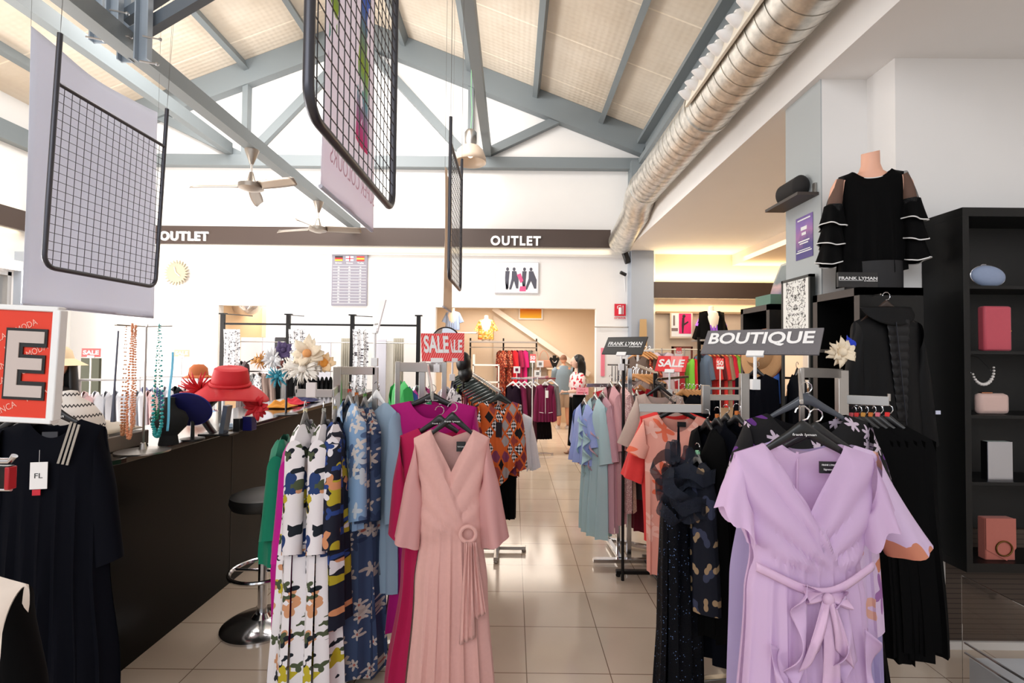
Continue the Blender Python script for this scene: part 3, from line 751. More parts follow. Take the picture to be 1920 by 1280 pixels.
hang('floral_dress', 'second slate blue blossom dress, pressed against the first one', 'dress', 684, 760, 2.72, R(-60), F_navyf, 1.36, ED, hcol=greyp, hname='slim grey', clip=mat('green_cube', (90, 140, 60)), nf=.12, slope=.5, seed=8., sleeves=ss, k=5, amp=.024, hw=.36)
g, h = hang('chiffon_dress', 'powder blue chiffon dress with wide cape sleeves', 'dress', 706, 752, 2.74, R(-38), C_bluech, 1.0, [(0, .17, .04), (.15, .17, .05), (1.0, .2, .07)], hcol=whitep, hname='white padded', nf=.06, slope=.5, seed=2., sw=.18,
     sleeves=dict(length=.56, out=.07, r0=(.04, .08), r1=(.085, .08), k=4, amp=.016, n=30, m=14), hw=.34)
for i, (dx, z0, z1, w_) in enumerate(((.02, -.5, -.95, .16), (.05, -.7, -1.18, .12), (.08, -.9, -1.38, .09))):
    sash(g, dx, z0, dx + .03, z1, w_ * .6, w_, -.07 - .01 * i, 'chiffon_tier', C_greych, k=3, amp=.018, seed=i * 1.7, cut=.10)
hang('long_dress', 'emerald green dress at the counter end of the rack', 'dress', 530, 818, 2.72, R(-74), C_green, .62, [(0, .18, .04), (.15, .19, .06), (.6, .23, .09)], hook=False, slope=.6, seed=4., sleeves=dict(length=.42, out=.05, r0=(.04, .08), r1=(.08, .06), k=4, amp=.012, n=20, m=10))
hang('long_dress', 'vivid magenta draped dress beside the emerald green one', 'dress', 552, 822, 2.62, R(-74), cloth('vivid_magenta', (190, 10, 140)), 1.0, [(0, .18, .04), (.15, .19, .06), (.5, .22, .09), (1.0, .16, .07)], hook=False, slope=.6, seed=5., sleeves=dict(length=.5, out=.03, r0=(.04, .08), r1=(.08, .06), k=4, amp=.012, n=20, m=10))

# --- lavender dress and its neighbours
LP = [(0, .205, .035), (.12, .195, .055), (.22, .18, .07), (.33, .155, .075), (.45, .17, .085), (.9, .195, .11), (1.25, .215, .13)]
g, h = hang('wrap_dress', 'lavender chiffon wrap dress with a satin bow sash', 'dress', 1505, 832, 1.5, R(-3), C_lav, 1.26, LP, logo='frank lyman', sw=.205, nw=.117, nf=.19, nb=.035, slope=.34, wrap=.33, fold0=.30, nu=80, nv=72, k=8, amp=.017, seed=.9, hw=.36, hdrop=.075,
     sleeves=dict(length=.22, out=.012, r0=(.04, .08), r1=(.052, .085), k=6, amp=.014, n=48, m=16, hem=lambda t: .035 * math.cos(t) - .012 * math.sin(5 * t)))
h['label'] = 'black hanger with chrome hook under the lavender wrap dress'
# waist seam, sash and bow
MB().grid(lambda a, b: ((a - .5) * .33, -.060 - .034 * math.cos((a - .5) * PI) - .006 * math.sin(PI * b), -.335 - .055 * math.sin(a * PI) + .012 * a - .026 * b + .004 * math.sin(9 * a)), 26, 6).build('sash', C_lavs, g, solid=.003)
bow = MB()
for s in (-1, 1):
    bow.grid(lambda a, b, s=s: (.008 + s * (.055 * math.sin(PI * b) + .004) , -.108 - .022 * math.sin(2 * PI * a) * math.sin(PI * b), -.408 - .014 * s * b + (a - .5) * .05 * math.sin(PI * min(1, b + .12)) * (1.0)), 12, 12)
bow.ball((.008, -.115, -.41), .016, n=12, m=8, sc=(1, .8, 1.1))
bow.build('bow', C_lavs, g)
sash(g, -.0, -.415, -.045, -.585, .02, .055, -.118, 'sash_tail', C_lavs, k=1, amp=.006, cut=.06); sash(g, .015, -.415, .045, -.565, .02, .05, -.12, 'sash_tail', C_lavs, k=1, amp=.006, seed=2., cut=-.05)
sash(g, .012, -.415, .015, -.70, .03, .055, -.112, 'sash_tail', C_lavs, k=1, amp=.004, seed=1., cut=.02)
def ruffle(parent, pts, w_, waves, amp, m, name='ruffle', y=-.10, seed=0.0):
    """a fluted strip: pts run down the attached edge, the free edge swings out"""
    def fn(a, b):
        i = b * (len(pts) - 1); j = min(int(i), len(pts) - 2); t = i - j
        x = lerp(pts[j][0], pts[j+1][0], t); z = lerp(pts[j][1], pts[j+1][1], t); s_ = pts[0][2] if len(pts[0]) > 2 else 1
        ph = waves * 2 * PI * b + seed; g_ = math.sin(PI * min(1, b * 1.0 + .08)) ** .5
        return (x + s_ * a * w_ * g_ * (.75 + .35 * math.sin(ph)), y - a * amp * math.cos(ph) - .01 * a, z - a * w_ * .35 + .0 * b)
    return MB().grid(fn, 8, 60).build(name, m, parent, solid=.0015)
ruffle(g, [(-.045, -.37, -1), (-.05, -.60), (-.10, -.72), (-.04, -.95)], .055, 4, .03, C_lav, y=-.108)
ruffle(g, [(.06, -.40, -1), (.09, -.58), (.04, -.66), (.10, -.95)], .07, 3.5, .03, C_lav, y=-.106, seed=1.)
ruffle(g, [(-.14, -.55, 1), (-.10, -.80), (-.13, -1.1)], .05, 3, .03, C_lav, y=-.09, seed=2.)
ruffle(g, [(.12, -.50, 1), (.13, -.80), (.11, -1.1)], .05, 3, .03, C_lav, y=-.09, seed=.5)
MB().box((.045, -.01, -.085), (.098, -.004, -.05)).build('neck_label', blackp, g)
mb = MB(); put_text(mb, 'FRANK LYMAN', .050, -.062, .042, .005, y=-.0115, depth=.001); put_text(mb, 'Signature', .055, -.077, .03, .007, y=-.0115, depth=.001); mb.build('neck_lettering', whitep, g, smooth=False)
MB().tube([(0, .03, -.03), (0, .035, -.19)], .004, 6).build('back_zip', C_lavs, g)
hang('print_blouse', 'lavender blouse with orange blossoms, its sleeve showing behind the lavender dress', 'blouse', 1530, 832, 1.68, R(-5), F_lavfloral, .62, TOPP, sw=.20, nw=.12, nf=.05, neckp=2, slope=.3, seed=3.)
for s_, o_ in ((-1, -.04), (1, .11)): sleeve_geo(s_, .20, .12, .3, .32, out=o_, r0=(.04, .08), r1=(.06, .07), k=4, amp=.012, seed=2).build('sleeve', F_lavfloral, [o for o in bpy.data.objects if o.name == 'print_blouse'][0])
hang('long_dress', 'lilac chiffon dress with long cape panels behind the lavender dress', 'dress', 1506, 828, 1.80, R(-5), C_lilac, .92, [(0, .2, .03), (.2, .22, .05), (.5, .255, .07), (.92, .26, .09)], sw=.205, nw=.11, nf=.10, neckp=2, slope=.35, seed=4., k=6, amp=.022, hw=.37,
     hem=lambda u, s: .14 * math.sin(3.2 * u + .5) if s < 0 else -.02, hook=False)
g, h = hang('blossom_tunic', 'black tunic with purple blossoms on the clear grey hanger', 'tunic', 1512, 775, 2.02, R(-6), F_black_purple, .98, [(0, .24, .035), (.2, .24, .06), (.6, .25, .08), (.98, .27, .09)], hcol=mat('smoky_plastic', (70, 74, 82), .2), hname='smoky grey', sw=.245, nw=.15, nf=.10, nb=.05, neckp=2.2, slope=.35, seed=5., hw=.50, hdrop=.13,
     sleeves=dict(length=.30, out=.05, r0=(.05, .09), r1=(.06, .06), k=3))
hang('trousers', 'black trousers hanging below the blossom tunic', 'trousers', 1590, 1080, 2.12, R(-10), C_black, .78, [(0, .12, .05), (.78, .18, .06)], sw=.12, nw=.05, nf=0, nb=0, slope=.0, seed=2., hook=False)
# chrome post and arm of that rack
xs = P(1503, 700, 2.2).x; zt2 = P(1503, 690, 2.2).z
xq, zq = XZ(1578, 700, 2.45)
rack('clothes_rack', 'chrome rack carrying the lavender and black dresses', (xq, 2.45),
     [((xs, 2.2, 1.35), zt2, .02), ((xq, 2.45, .03), P(1578, 694, 2.45).z, .05)],
     [((xs, 2.2, P(1503, 698, 2.2).z), (xq, 2.45, P(1578, 700, 2.45).z), .012, .045), ((xs, 2.22, P(1503, 700, 2.2).z + .01), (P(1503, 752, 1.48).x, 1.48, P(1503, 752, 1.5).z + .0), .01, .014), ((xq, 2.45, P(1580, 748, 2.45).z), (P(1667, 752, 2.35).x, 2.35, P(1667, 752, 2.35).z), .012, .045), ((P(1667, 752, 2.35).x, 2.35, P(1667, 752, 2.35).z), (P(1667, 741, 2.35).x, 2.35, P(1667, 738, 2.35).z), .01, .01)], foot=.38, basedir=.5)
# black dresses along the short arm
for i, (px, cc_, nm, L) in enumerate(((1597, (190, 80, 90), 'pink', 1.02), (1607, (200, 40, 40), 'dark red', 1.05), (1619, (196, 140, 60), 'amber', 1.0), (1633, (190, 130, 60), 'orange', 1.03), (1646, (214, 110, 130), 'rose', .98), (1664, (226, 40, 40), 'bright red', 1.0))):
    y = 2.44 - i * .016
    hang('black_dress', 'black long dress on the hanger with a %s size cube' % nm, 'dress', px, 795, y, R(-62 + 3 * i), C_black, L, [(0, .17, .03), (.2, .18, .05), (L, .22, .06)], hcol=blackp, hname='thin black', clip=mat(nm.replace(' ', '_') + '_cube', cc_), sw=.18, nw=.07, slope=.55, seed=i, nu=24, nv=20, hw=.34, amp=.02, k=5)
for i, (px, py, y) in enumerate(((1675, 1180, 2.3), (1716, 1163, 2.42))):
    p = P(px, py, y)
    t = thing('price_tag', ('black edged price tag dangling nearer the lavender dress', 'black edged price tag dangling beside the roller shutter')[i], 'tag', p, R(-35))
    MB().box((-.03, 0, -.12), (.03, .004, 0)).build('tag_back', blackp, t); MB().box((-.024, -.001, -.105), (.03, -.0005, -.002)).build('tag_face', mat('tag_face', (190, 192, 200), .6), t)
    mb = MB()
    for z in (-.02, -.03, -.075, -.085): mb.box((-.018, -.0018, z), (.02, -.001, z + .004))
    mb.build('tag_print', greyp, t, smooth=False); MB().box((.0, -.002, -.128), (.012, .002, -.118)).build('tag_seal', mat('tag_red', (200, 30, 50)), t)
    MB().tube([(0, 0, 0), (0, 0, .12)], .0012, 4).build('string', whitep, t)

# --- navy group on the flat chrome bracket
zb = P(1300, 765, 2.6).z
bx0, bx1 = P(1196, 765, 2.75).x, P(1330, 765, 2.55).x
rx, rz_ = XZ(1395, 700, 2.62)
rack('clothes_rack', 'chrome rack with flat brackets holding the navy dresses', (rx, 2.62),
     [((rx, 2.62, .03), P(1395, 700, 2.62).z, .045), ((P(1323, 740, 2.58).x, 2.58, P(1323, 775, 2.58).z), P(1323, 722, 2.58).z, .04)],
     [((bx0, 2.72, P(1196, 764, 2.72).z), (bx1, 2.58, P(1330, 766, 2.58).z), .01, .045), ((P(1316, 728, 2.58).x, 2.58, P(1316, 728, 2.58).z), (rx, 2.62, P(1400, 728, 2.62).z), .01, .012), ((P(1330, 745, 2.58).x, 2.58, P(1330, 745, 2.58).z), (rx, 2.62, P(1400, 745, 2.62).z), .01, .03)], foot=.34, basedir=.15)
g, h = hang('evening_gown', 'navy sequinned gown with a big tulle ruffle at the top', 'dress', 1272, 880, 2.52, R(50), S_navy, 1.14, [(0, .12, .05), (.3, .13, .08), (.6, .13, .09), (1.14, .14, .10)], sw=.12, nw=.05, nf=.05, slope=.2, seed=1., k=4, amp=.02, hook=False)
tl = MB()
for i in range(11):
    a = i * 2.4; c = Vector((-.05 + .075 * math.cos(a) * (1 - i * .03), -.03 + .05 * math.sin(a), .04 - .024 * i)); r_ = .055 + .014 * (i % 3)
    ax = Matrix.Rotation(a, 3, 'Z') @ Matrix.Rotation(.6 + .35 * (i % 4), 3, 'X')
    tl.grid(lambda p_, q_, c=c, r_=r_ * 1.25, ax=ax, i=i: c + ax @ Vector((r_ * math.cos(2*PI*p_) * (1 + .10 * math.sin(5*2*PI*p_ + i)), (q_ - .5) * .07 + .015 * math.sin(4*2*PI*p_ + i), r_ * math.sin(2*PI*p_) * (1 + .2 * (q_ - .5)))), 28, 4)
tl.build('tulle_ruffle', S_tulle, g)
lp = MB()
for k_ in (-.15, -.09):
    lp.grid(lambda a, b, k_=k_: (k_ + .035 * math.cos(2*PI*a), -.02 + (b - .5) * .03, .11 + .055 * math.sin(2*PI*a)), 24, 2)
lp.build('tulle_loops', S_tulle, g)
MB().tube([(-.02, 0, 0), (0, 0, .22), (.02, 0, 0)], .005, 6).build('strap', C_navy, g)
hang('lace_dress', 'navy lace dress with gold leaf embroidery', 'dress', 1308, 862, 2.50, R(-80), F_goldleaf, .70, [(0, .1, .04), (.2, .13, .07), (.7, .17, .09)], hcol=greyp, hname='grey', clip=mat('mint_cube', (150, 210, 170)), sw=.12, nw=.05, slope=.3, seed=2., k=3, hook=True, hw=.24)
for i, (px, py, m, dsc, L, y) in enumerate(((1326, 800, C_black, 'black evening dress right beside the gold leaf lace dress', 1.0, 2.56), (1345, 795, C_navy, 'navy evening dress nearest the brown reflecting post', 1.18, 2.6), (1362, 790, C_black, 'black chiffon dress with a sheer uneven hem', 1.12, 2.64), (1382, 790, C_navy, 'dark navy dress closest to the lavender dress', .92, 2.5))):
    hang('evening_dress', dsc, 'dress', px, py, y, R(-78 + 5 * i), m, L, [(0, .14, .04), (.2, .16, .06), (L, .22, .10)], hname='slim black', clip=(mat('orange_cube', (200, 110, 40)) if i % 2 else None), sw=.15, nw=.06, slope=.5, seed=i + .5, nu=30, nv=24, k=5, amp=.024, hw=.30,
         hem=(lambda u, s: .10 * math.sin(5 * u)) if i == 2 else None)
# --- coral dresses
hang('chiffon_dress', 'coral red layered chiffon dress behind the peach rose dress', 'dress', 1262, 772, 3.12, R(-12), C_coral, .82, [(0, .2, .03), (.2, .2, .05), (.82, .17, .08)], sw=.205, nw=.10, nf=.09, neckp=2, slope=.35, seed=1.,
     sleeves=dict(length=.40, out=.06, r0=(.045, .085), r1=(.07, .06), k=5, amp=.014))
g, h = hang('chiffon_dress', 'peach chiffon dress with orange roses and a black neck label', 'dress', 1270, 778, 2.98, R(-14), F_peach, .95, [(0, .2, .03), (.2, .19, .05), (.95, .18, .08)], sw=.205, nw=.11, nf=.10, neckp=2, slope=.35, seed=2.,
     sleeves=dict(length=.22, out=.05, r0=(.045, .085), r1=(.06, .05), k=3))
MB().box((.0, .0, -.07), (.05, .004, -.04)).build('neck_label', blackp, g)
hang('knit_sweater', 'beige knit top with ruffled cuffs on a black hanger', 'top', 1236, 738, 3.6, R(-8), C_beige, .62, [(0, .17, .03), (.2, .18, .05), (.62, .19, .06)], sw=.17, nw=.10, nf=.10, neckp=2, slope=.30, seed=3., hw=.36,
     sleeves=dict(length=.36, out=.10, r0=(.045, .085), r1=(.045, .045), k=3, hem=lambda t: .0))
# ================================================================ HANGING PANELS, BANNERS, FANS, DUCT
wire_m = mat('thin_wire', (120, 120, 120), .4, .8)
tube_m = mat('graphite_tube', (74, 74, 80), .35, .7)
def grid_panel(label, X, y0, y1, z0, z1, ext=.19, ywire=None):
    t = thing('wire_grid_panel', label, 'wire panel', (X, y0, z0))
    w_, h_ = y1 - y0, z1 - z0; r_ = .07
    pts = [(0, 0, h_ + ext)]
    pts += [(0, 0, h_ * .5)] + [(0, r_ - r_ * math.cos(a), r_ - r_ * math.sin(a)) for a in [R(k) for k in range(0, 91, 15)]]
    pts += [(0, w_ - r_ + r_ * math.sin(a), r_ - r_ * math.cos(a)) for a in [R(k) for k in range(0, 91, 15)]] + [(0, w_, h_ * .5), (0, w_, h_ + ext)]
    MB().tube(pts, .014, 10).build('frame', tube_m, t)
    MB().tube([(0, .01, h_), (0, w_ - .01, h_)], .012, 10).build('top_bar', tube_m, t)
    mb = MB(); ny = 17; nz = int(round(h_ / .05))
    for i in range(1, ny): 
        y = w_ * i / ny; mb.tube([(0, y, .012), (0, y, h_)], .0019, 5)
    for k in range(1, nz):
        z = h_ * k / nz; a = 0.0 if z > r_ else r_ - math.sqrt(max(0, r_*r_ - (r_-z)**2)); mb.tube([(.003, a, z), (.003, w_ - a, z)], .0019, 5)
    mb.build('wire_mesh', mat('dark_wire', (60, 58, 60), .4, .6), t)
    mb = MB()
    for y in (0, w_): mb.tube([(0, y, h_ + ext), (0, y + .03, 6.0 - z0)], .0012, 4).tube([(0, y, h_ + ext), (0, y - .03, 6.0 - z0)], .0012, 4)
    mb.build('hanging_wire', wire_m, t)
    return t
gp = grid_panel('graphite framed wire grid panel hanging before the plain grey fabric', -2.70, 2.80, 3.68, 2.19, 3.26, ext=.29); gp.rotation_euler = (0, R(2.2), 0)
grid_panel('largest graphite wire grid panel, hanging before the colour splashed banner', -.51, 1.19, 2.03, 2.31, 3.38, ext=.2)
grid_panel('small looking wire grid panel seen nearly edge-on above the aisle', -.51, 3.83, 4.67, 2.31, 3.38, ext=.2)
fab = sheer_cloth('pale_grey_canvas', (220, 222, 232), .4)
def banner(name, label, X, y0, y1, z0, z1, m, extra=None, sag=.06, bow=.02):
    t = thing(name, label, 'banner', (X, y0, z0))
    w_, h_ = y1 - y0, z1 - z0
    MB().grid(lambda a, b: (bow * math.sin(b * 7) * math.sin(PI * a) + .008 * math.sin(a * 11 + b * 3), a * w_, h_ - b * h_ - sag * math.sin(PI * a) * (1 - b) ** 3), 24, 30).build('fabric', m, t, solid=.002)
    MB().tube([(0, 0, .005), (0, w_, .005)], .009, 8).build('bottom_rod', fab, t)
    mb = MB()
    for y in (.0, w_): mb.tube([(0, y, h_ - .002), (0, y, 6.1 - z0)], .0012, 4)
    mb.build('hanging_wire', wire_m, t)
    if extra: extra(t, w_, h_)
    return t
banner('fabric_banner', 'plain pale grey fabric banner behind the wire grid panel', -2.86, 2.84, 3.88, 1.97, 3.62, fab)
n = NT('white_banner_with_colour_splashes', .8); o_ = n.sep(n.tc.outputs['Object'])
nz_ = n.noise(n.tc.outputs['Object'], 3.5, 4); zz = n.math('ADD', o_[2], n.math('MULTIPLY', nz_, .2))
colr = n.ramp(n.math('FRACT', n.math('DIVIDE', zz, 1.45)), [(0, (220, 60, 60)), (.28, (220, 60, 60)), (.38, (214, 110, 170)), (.5, (150, 190, 200)), (.62, (180, 200, 90)), (.8, (110, 140, 210))], 'LINEAR')
yy = o_[1]
b1 = n.math('MULTIPLY', n.math('GREATER_THAN', n.math('ADD', yy, n.math('MULTIPLY', nz_, .10)), .47), n.math('LESS_THAN', yy, .62))
b2 = n.math('MULTIPLY', n.math('GREATER_THAN', yy, .05), n.math('LESS_THAN', n.math('SUBTRACT', yy, n.math('MULTIPLY', nz_, .16)), .10))
mm = n.math('MULTIPLY', n.math('MAXIMUM', b1, b2), n.math('GREATER_THAN', o_[2], .38))
m3 = n.math('MULTIPLY', n.math('GREATER_THAN', nz_, .44), mm)
splash = n.out(n.mix(m3, (244, 238, 246), colr)); sheer_cloth('white_banner_with_colour_splashes', (240, 236, 244), .5)
def super_text(t, w_, h_):
    mb = MB(); M = Matrix.Rotation(R(90), 4, 'Z')
    put_text(mb, 'SUPER COLOURS', 0, .12, .62, .075, y=-.022, off=-.012, depth=.001, mi=0, M=Matrix.Translation((.0, .04, 0)) @ M, mirror=True)
    mb.build('lettering', mat('faint_pink_ink', (214, 170, 190), .7), t, smooth=False)
banner('colour_banner', 'white banner with red, green and blue splashes hanging above the aisle', -.76, 1.90, 2.60, 2.36, 3.9, splash, extra=super_text, sag=0, bow=.008)
banner('fabric_banner', 'narrow looking beige fabric banner hung edge-on below the distant wire panel', -.575, 4.0, 4.5, 2.09, 3.25, sheer_cloth('beige_canvas', (232, 214, 196), .3), sag=0, bow=.008)
sign_on_stand('leaflet_card', 'pale curved leaflet card above the powder blue dress', 'card', P(711, 592, 3.0), .10, .20, R(-55), R(14), mat('pale_card', (232, 226, 226), .4), lambda t, M, w_, h_: MB().box((-w_*.3, -.005, -h_*.3), (w_*.3, -.004, -h_*.25), 0, M).build('print', greyp, t, smooth=False), stem_len=.16)
# fans
fan_m = mat('brushed_fan_metal', (160, 150, 140), .35, .7)
def fan(label, y, angs, group):
    t = thing('ceiling_fan', label, 'ceiling fan', (-2.90, y, 3.93), 0, group)
    MB().lathe([(.02, -.16), (.03, -.13), (.075, -.01), (.075, 0)], 16).build('canopy', fan_m, t)
    MB().tube([(0, 0, -.15), (0, 0, -.30)], .012, 8).build('rod', mat('pale_rod', (230, 225, 220), .4), t)
    MB().lathe([(.02, -.25), (.04, -.33), (.055, -.36), (.13, -.385), (.13, -.43), (.06, -.455), (0.001, -.46)], 20).build('motor', fan_m, t)
    for a in angs:
        M = Matrix.Rotation(a, 4, 'Z')
        MB().grid(lambda u, v, M=M: M @ Vector((.12 + .52 * u, (v - .5) * (.085 + .03 * math.sin(PI * u)) * (1 if u < .97 else .6), -.405 - .06 * (v - .5) - .02 * u)), 14, 4).build('blade', fan_m, t, solid=.006)
    return t
fan('metal ceiling fan nearer the camera on the centre beam', 5.35, (R(-22), R(110), R(184)), None)
fan('metal ceiling fan farther along the centre beam', 7.2, (R(0), R(172), R(-95)), None)
# pendant lamp
pl = P(882, 290, 7.9)
t = thing('pendant_lamp', 'bell shaped industrial pendant lamp hung from the roof beam', 'lamp', (pl.x, 7.9, pl.z))
MB().lathe([(.255, -.13), (.25, -.05), (.21, .06), (.15, .12), (.09, .15)], 28, cap=False).build('lamp_shade', mat('prismatic_shade', (226, 206, 186), .35, trans=.25), t, solid=.006)
MB().lathe([(.09, .15), (.10, .2), (.10, .36), (.07, .40), (.01, .41)], 20).build('ballast_housing', satin, t)
MB().tube([(0, 0, .4), (0.02, 0, .7), (0, 0, 1.0), (0, 0, slope_z(pl.x) - pl.z + .02)], .006, 6).build('cable', mat('green_cord', (120, 180, 130), .6), t)
MB().ball((0, 0, -.0), .05, n=12, m=8).build('bulb', mat('lamp_bulb', (255, 240, 220), .4, emit=(255, 238, 214), emit_s=3), t)
# spiral duct
n = NT('galvanised_spiral_duct', .38, .5, 1.0)
duct_col = n.noise(n.tc.outputs['Object'], 14, 3)
n.out(n.ramp(duct_col, [(.3, (190, 188, 182)), (.7, (232, 228, 220))], 'LINEAR')); duct_m = n.m
dx, dz, dr = 1.755, 3.96, .215
t = thing('spiral_duct', 'large galvanised spiral air duct running along the white fascia', 'air duct', (0, 0, 0))
def duct_seg(pts, r_, nm='pipe', rib=.14):
    mb = MB(); mb.tube(pts, r_, 36, cap=False); o = mb.build(nm, duct_m, t); return o
elb = [(dx, 6.55, dz), (dx + .005, 6.8, dz - .01), (dx + .03, 7.0, dz - .05), (dx + .06, 7.2, dz - .12)]
endp = P(1163, 452, 8.6)
path = [(dx, -4, dz)] + [(dx, y, dz) for y in (0, 2, 4, 6)] + elb + [(endp.x, 8.55, endp.z - .02)]
duct_seg(path, dr)
mb = MB()
y = -.5
while y < 6.5:
    mb.tube([(dx, y, dz), (dx, y + .012, dz)], dr + .004, 36, cap=False); y += .13
mb.build('spiral_rib', duct_m, t)
for y in (1.2, 2.45, 4.40, 6.5): MB().tube([(dx, y, dz), (dx, y + .05, dz)], dr + .012, 36, cap=True).build('joint_collar', duct_m, t)
mb = MB()
for y in (2.1, 4.4, 5.9):
    mb.tube([(dx + dr, y, dz - .02), (1.99, y, dz - .02)], .012, 8).box((1.965, y - .03, dz - .06), (1.99, y + .03, dz + .02))
mb.build('wall_bracket', satin, t)
# nozzle strips
nd = Vector((-.80, 0, .12)).normalized()
def nozzles(y0, y1, cnt, label):
    q = thing('nozzle_strip', label, 'air nozzles', (dx, y0, dz))
    up = Vector((nd.z, 0, -nd.x))
    def pt(r_, s_, y): return nd * r_ + up * s_ + Vector((0, y, 0))
    vs = [pt(dr + .004, -.085, 0), pt(dr + .03, -.085, 0), pt(dr + .03, .085, 0), pt(dr + .004, .085, 0)]
    vs2 = [v + Vector((0, y1 - y0, 0)) for v in vs]
    MB().add(vs + vs2, [(0,1,2,3),(7,6,5,4),(0,4,5,1),(1,5,6,2),(2,6,7,3),(3,7,4,0)]).build('plate', mat('cream_plate', (236, 228, 212), .5), q, bevel=.004)
    L = y1 - y0
    for i in range(cnt):
        y = L * (i + .5) / cnt
        a = pt(dr + .03, 0, y)
        z_ = MB().tube([a, a + nd * .02, a + nd * .045, a + nd * .065, a + nd * .045], [.060, .056, .046, .034, .028], 18, cap=False).build('nozzle', mat('white_nozzle', (240, 240, 240), .35), q)
        MB().ball(a + nd * .038, .030, n=12, m=8).build('nozzle_ball', mat('grey_nozzle_ball', (170, 168, 164), .4), z_)
nozzles(2.55, 4.30, 11, 'long cream strip of eleven white ball nozzles on the duct')
nozzles(1.20, 2.35, 7, 'shorter strip of white ball nozzles on the nearer duct section')
# emergency light on fascia
p = P(1486, 103, 3.45)
t = thing('emergency_light', 'cream emergency light on top of the fascia below the dark opening', 'light', (2.02, 3.35, 3.905))
MB().box((0, 0, 0), (.07, .42, .11)).build('housing', mat('cream_plastic', (240, 226, 190), .4), t, bevel=.025)
MB().box((-.006, .03, .02), (.0, .39, .09)).build('lens', mat('frosted_lens', (250, 240, 214), .3), t, bevel=.003)
# small round things on rear wall
p = P(330, 511, 8.92)
t = thing('wall_clock', 'gold sunburst wall clock with white hands on the rear wall', 'clock', p)
mb = MB(); N = 24
mb.prism([((.165 if i % 2 else .235) * math.cos(2*PI*i/(2*N)) , (.165 if i % 2 else .235) * math.sin(2*PI*i/(2*N))) for i in range(2*N)], 0, .03)
mb.build('sunburst', mat('pale_gold', (176, 164, 142), .5), t, smooth=False)
mb = MB(); mb.bar((.0, -.012, .0), (.075, -.012, -.065), .004, .012).build('hand', whitep, t); MB().bar((0, -.012, 0), (-.03, -.012, .10), .004, .012).build('hand', whitep, t)
# prices board
a, b = P(622, 477, 8.95), P(687, 573, 8.95)
t = thing('price_board', 'grey board with three flags and columns of figures on the rear wall', 'board', ((a.x + b.x)/2, 8.97, (a.z + b.z)/2))
t.location.y = 8.965
w_, h_ = b.x - a.x, a.z - b.z
MB().box((-w_/2, 0, -h_/2), (w_/2, .03, h_/2)).build('panel', mat('grey_board', (140, 136, 148), .6), t, smooth=False)
mb = MB()
for i in range(14): 
    z = h_/2 - .20 - i * (h_ - .23) / 13.2; mb.box((-w_/2 + .02, -.003, z), (w_/2 - .02, 0, z + .006))
    for k, x in enumerate((-.20, 0, .20)):
        if i < 13: put_text(mb, str((36, 6, 4)[k] + 2 * i), x - .018, z - .040, .036, .026, y=-.002, depth=.002)
for k, (x, s) in enumerate(((-.20, 'Britain'), (0, 'Size'), (.20, 'Talla'))): put_text(mb, s, x - .06, h_/2 - .165, .12, .03, y=-.002, depth=.002)
mb.build('lettering', whitep, t, smooth=False)
for x, cols in ((-.20, ((30, 30, 30), (200, 40, 40), (240, 190, 60))), (.20, ((214, 50, 50), (246, 200, 70), (214, 50, 50)))):
    mb = MB()
    for i in range(3): mb.box((x - .07, -.004, h_/2 - .055 - i * .03), (x + .07, -.001, h_/2 - .025 - i * .03), i)
    mb.build('flag', [mat('flag_%d_%d_%d' % c, c, .6) for c in cols], t, smooth=False)
mb = MB().box((-.07, -.003, h_/2 - .115), (.07, -.001, h_/2 - .025), 0); mb.box((-.07, -.005, h_/2 - .078), (.07, -.003, h_/2 - .062), 1).box((-.01, -.005, h_/2 - .115), (.01, -.003, h_/2 - .025), 1)
mb.build('flag', [mat('flag_pale', (220, 220, 236), .6), mat('flag_red', (214, 60, 80), .6)], t, smooth=False)
# framed sketch of people
a, b = P(928, 490, 8.95), P(1010, 550, 8.95)
t = thing('framed_picture', 'framed sketch of fashion figures with pink bags on the rear wall', 'picture', ((a.x+b.x)/2, 8.97, (a.z+b.z)/2))
w_, h_ = b.x - a.x, a.z - b.z
MB().box((-w_/2, 0, -h_/2), (w_/2, .03, h_/2)).build('frame', mat('pale_frame', (200, 200, 206), .5), t, smooth=False)
MB().box((-w_/2 + .015, -.003, -h_/2 + .015), (w_/2 - .015, 0, h_/2 - .015)).build('print', mat('print_paper', (250, 248, 250), .7), t, smooth=False)
mb = MB()
for x, lean, c in ((-.17, -.03, 0), (-.05, .03, 0), (.14, -.03, 0), (.26, .05, 0)):
    mb.prism([(x-.04, .12), (x+.04, .12), (x+.055+lean, -.04), (x+.05+lean, -.2), (x+.01+lean, -.2), (x, -.06), (x-.02-lean, -.22), (x-.06-lean, -.22), (x-.045, -.02)], -.006, -.003, c)
    mb.ball((x, -.004, .155), .028, c, sc=(1, .1, 1.2))
mb.prism([(.0, .05), (.07, .08), (.12, -.06), (.07, -.10)], -.008, -.004, 1); mb.prism([(.06, -.16), (.17, -.16), (.165, -.25), (.05, -.25)], -.008, -.004, 1)
mb.build('drawing', [mat('ink_grey', (84, 84, 96), .7), mat('print_pink', (240, 90, 140), .7)], t, smooth=False)
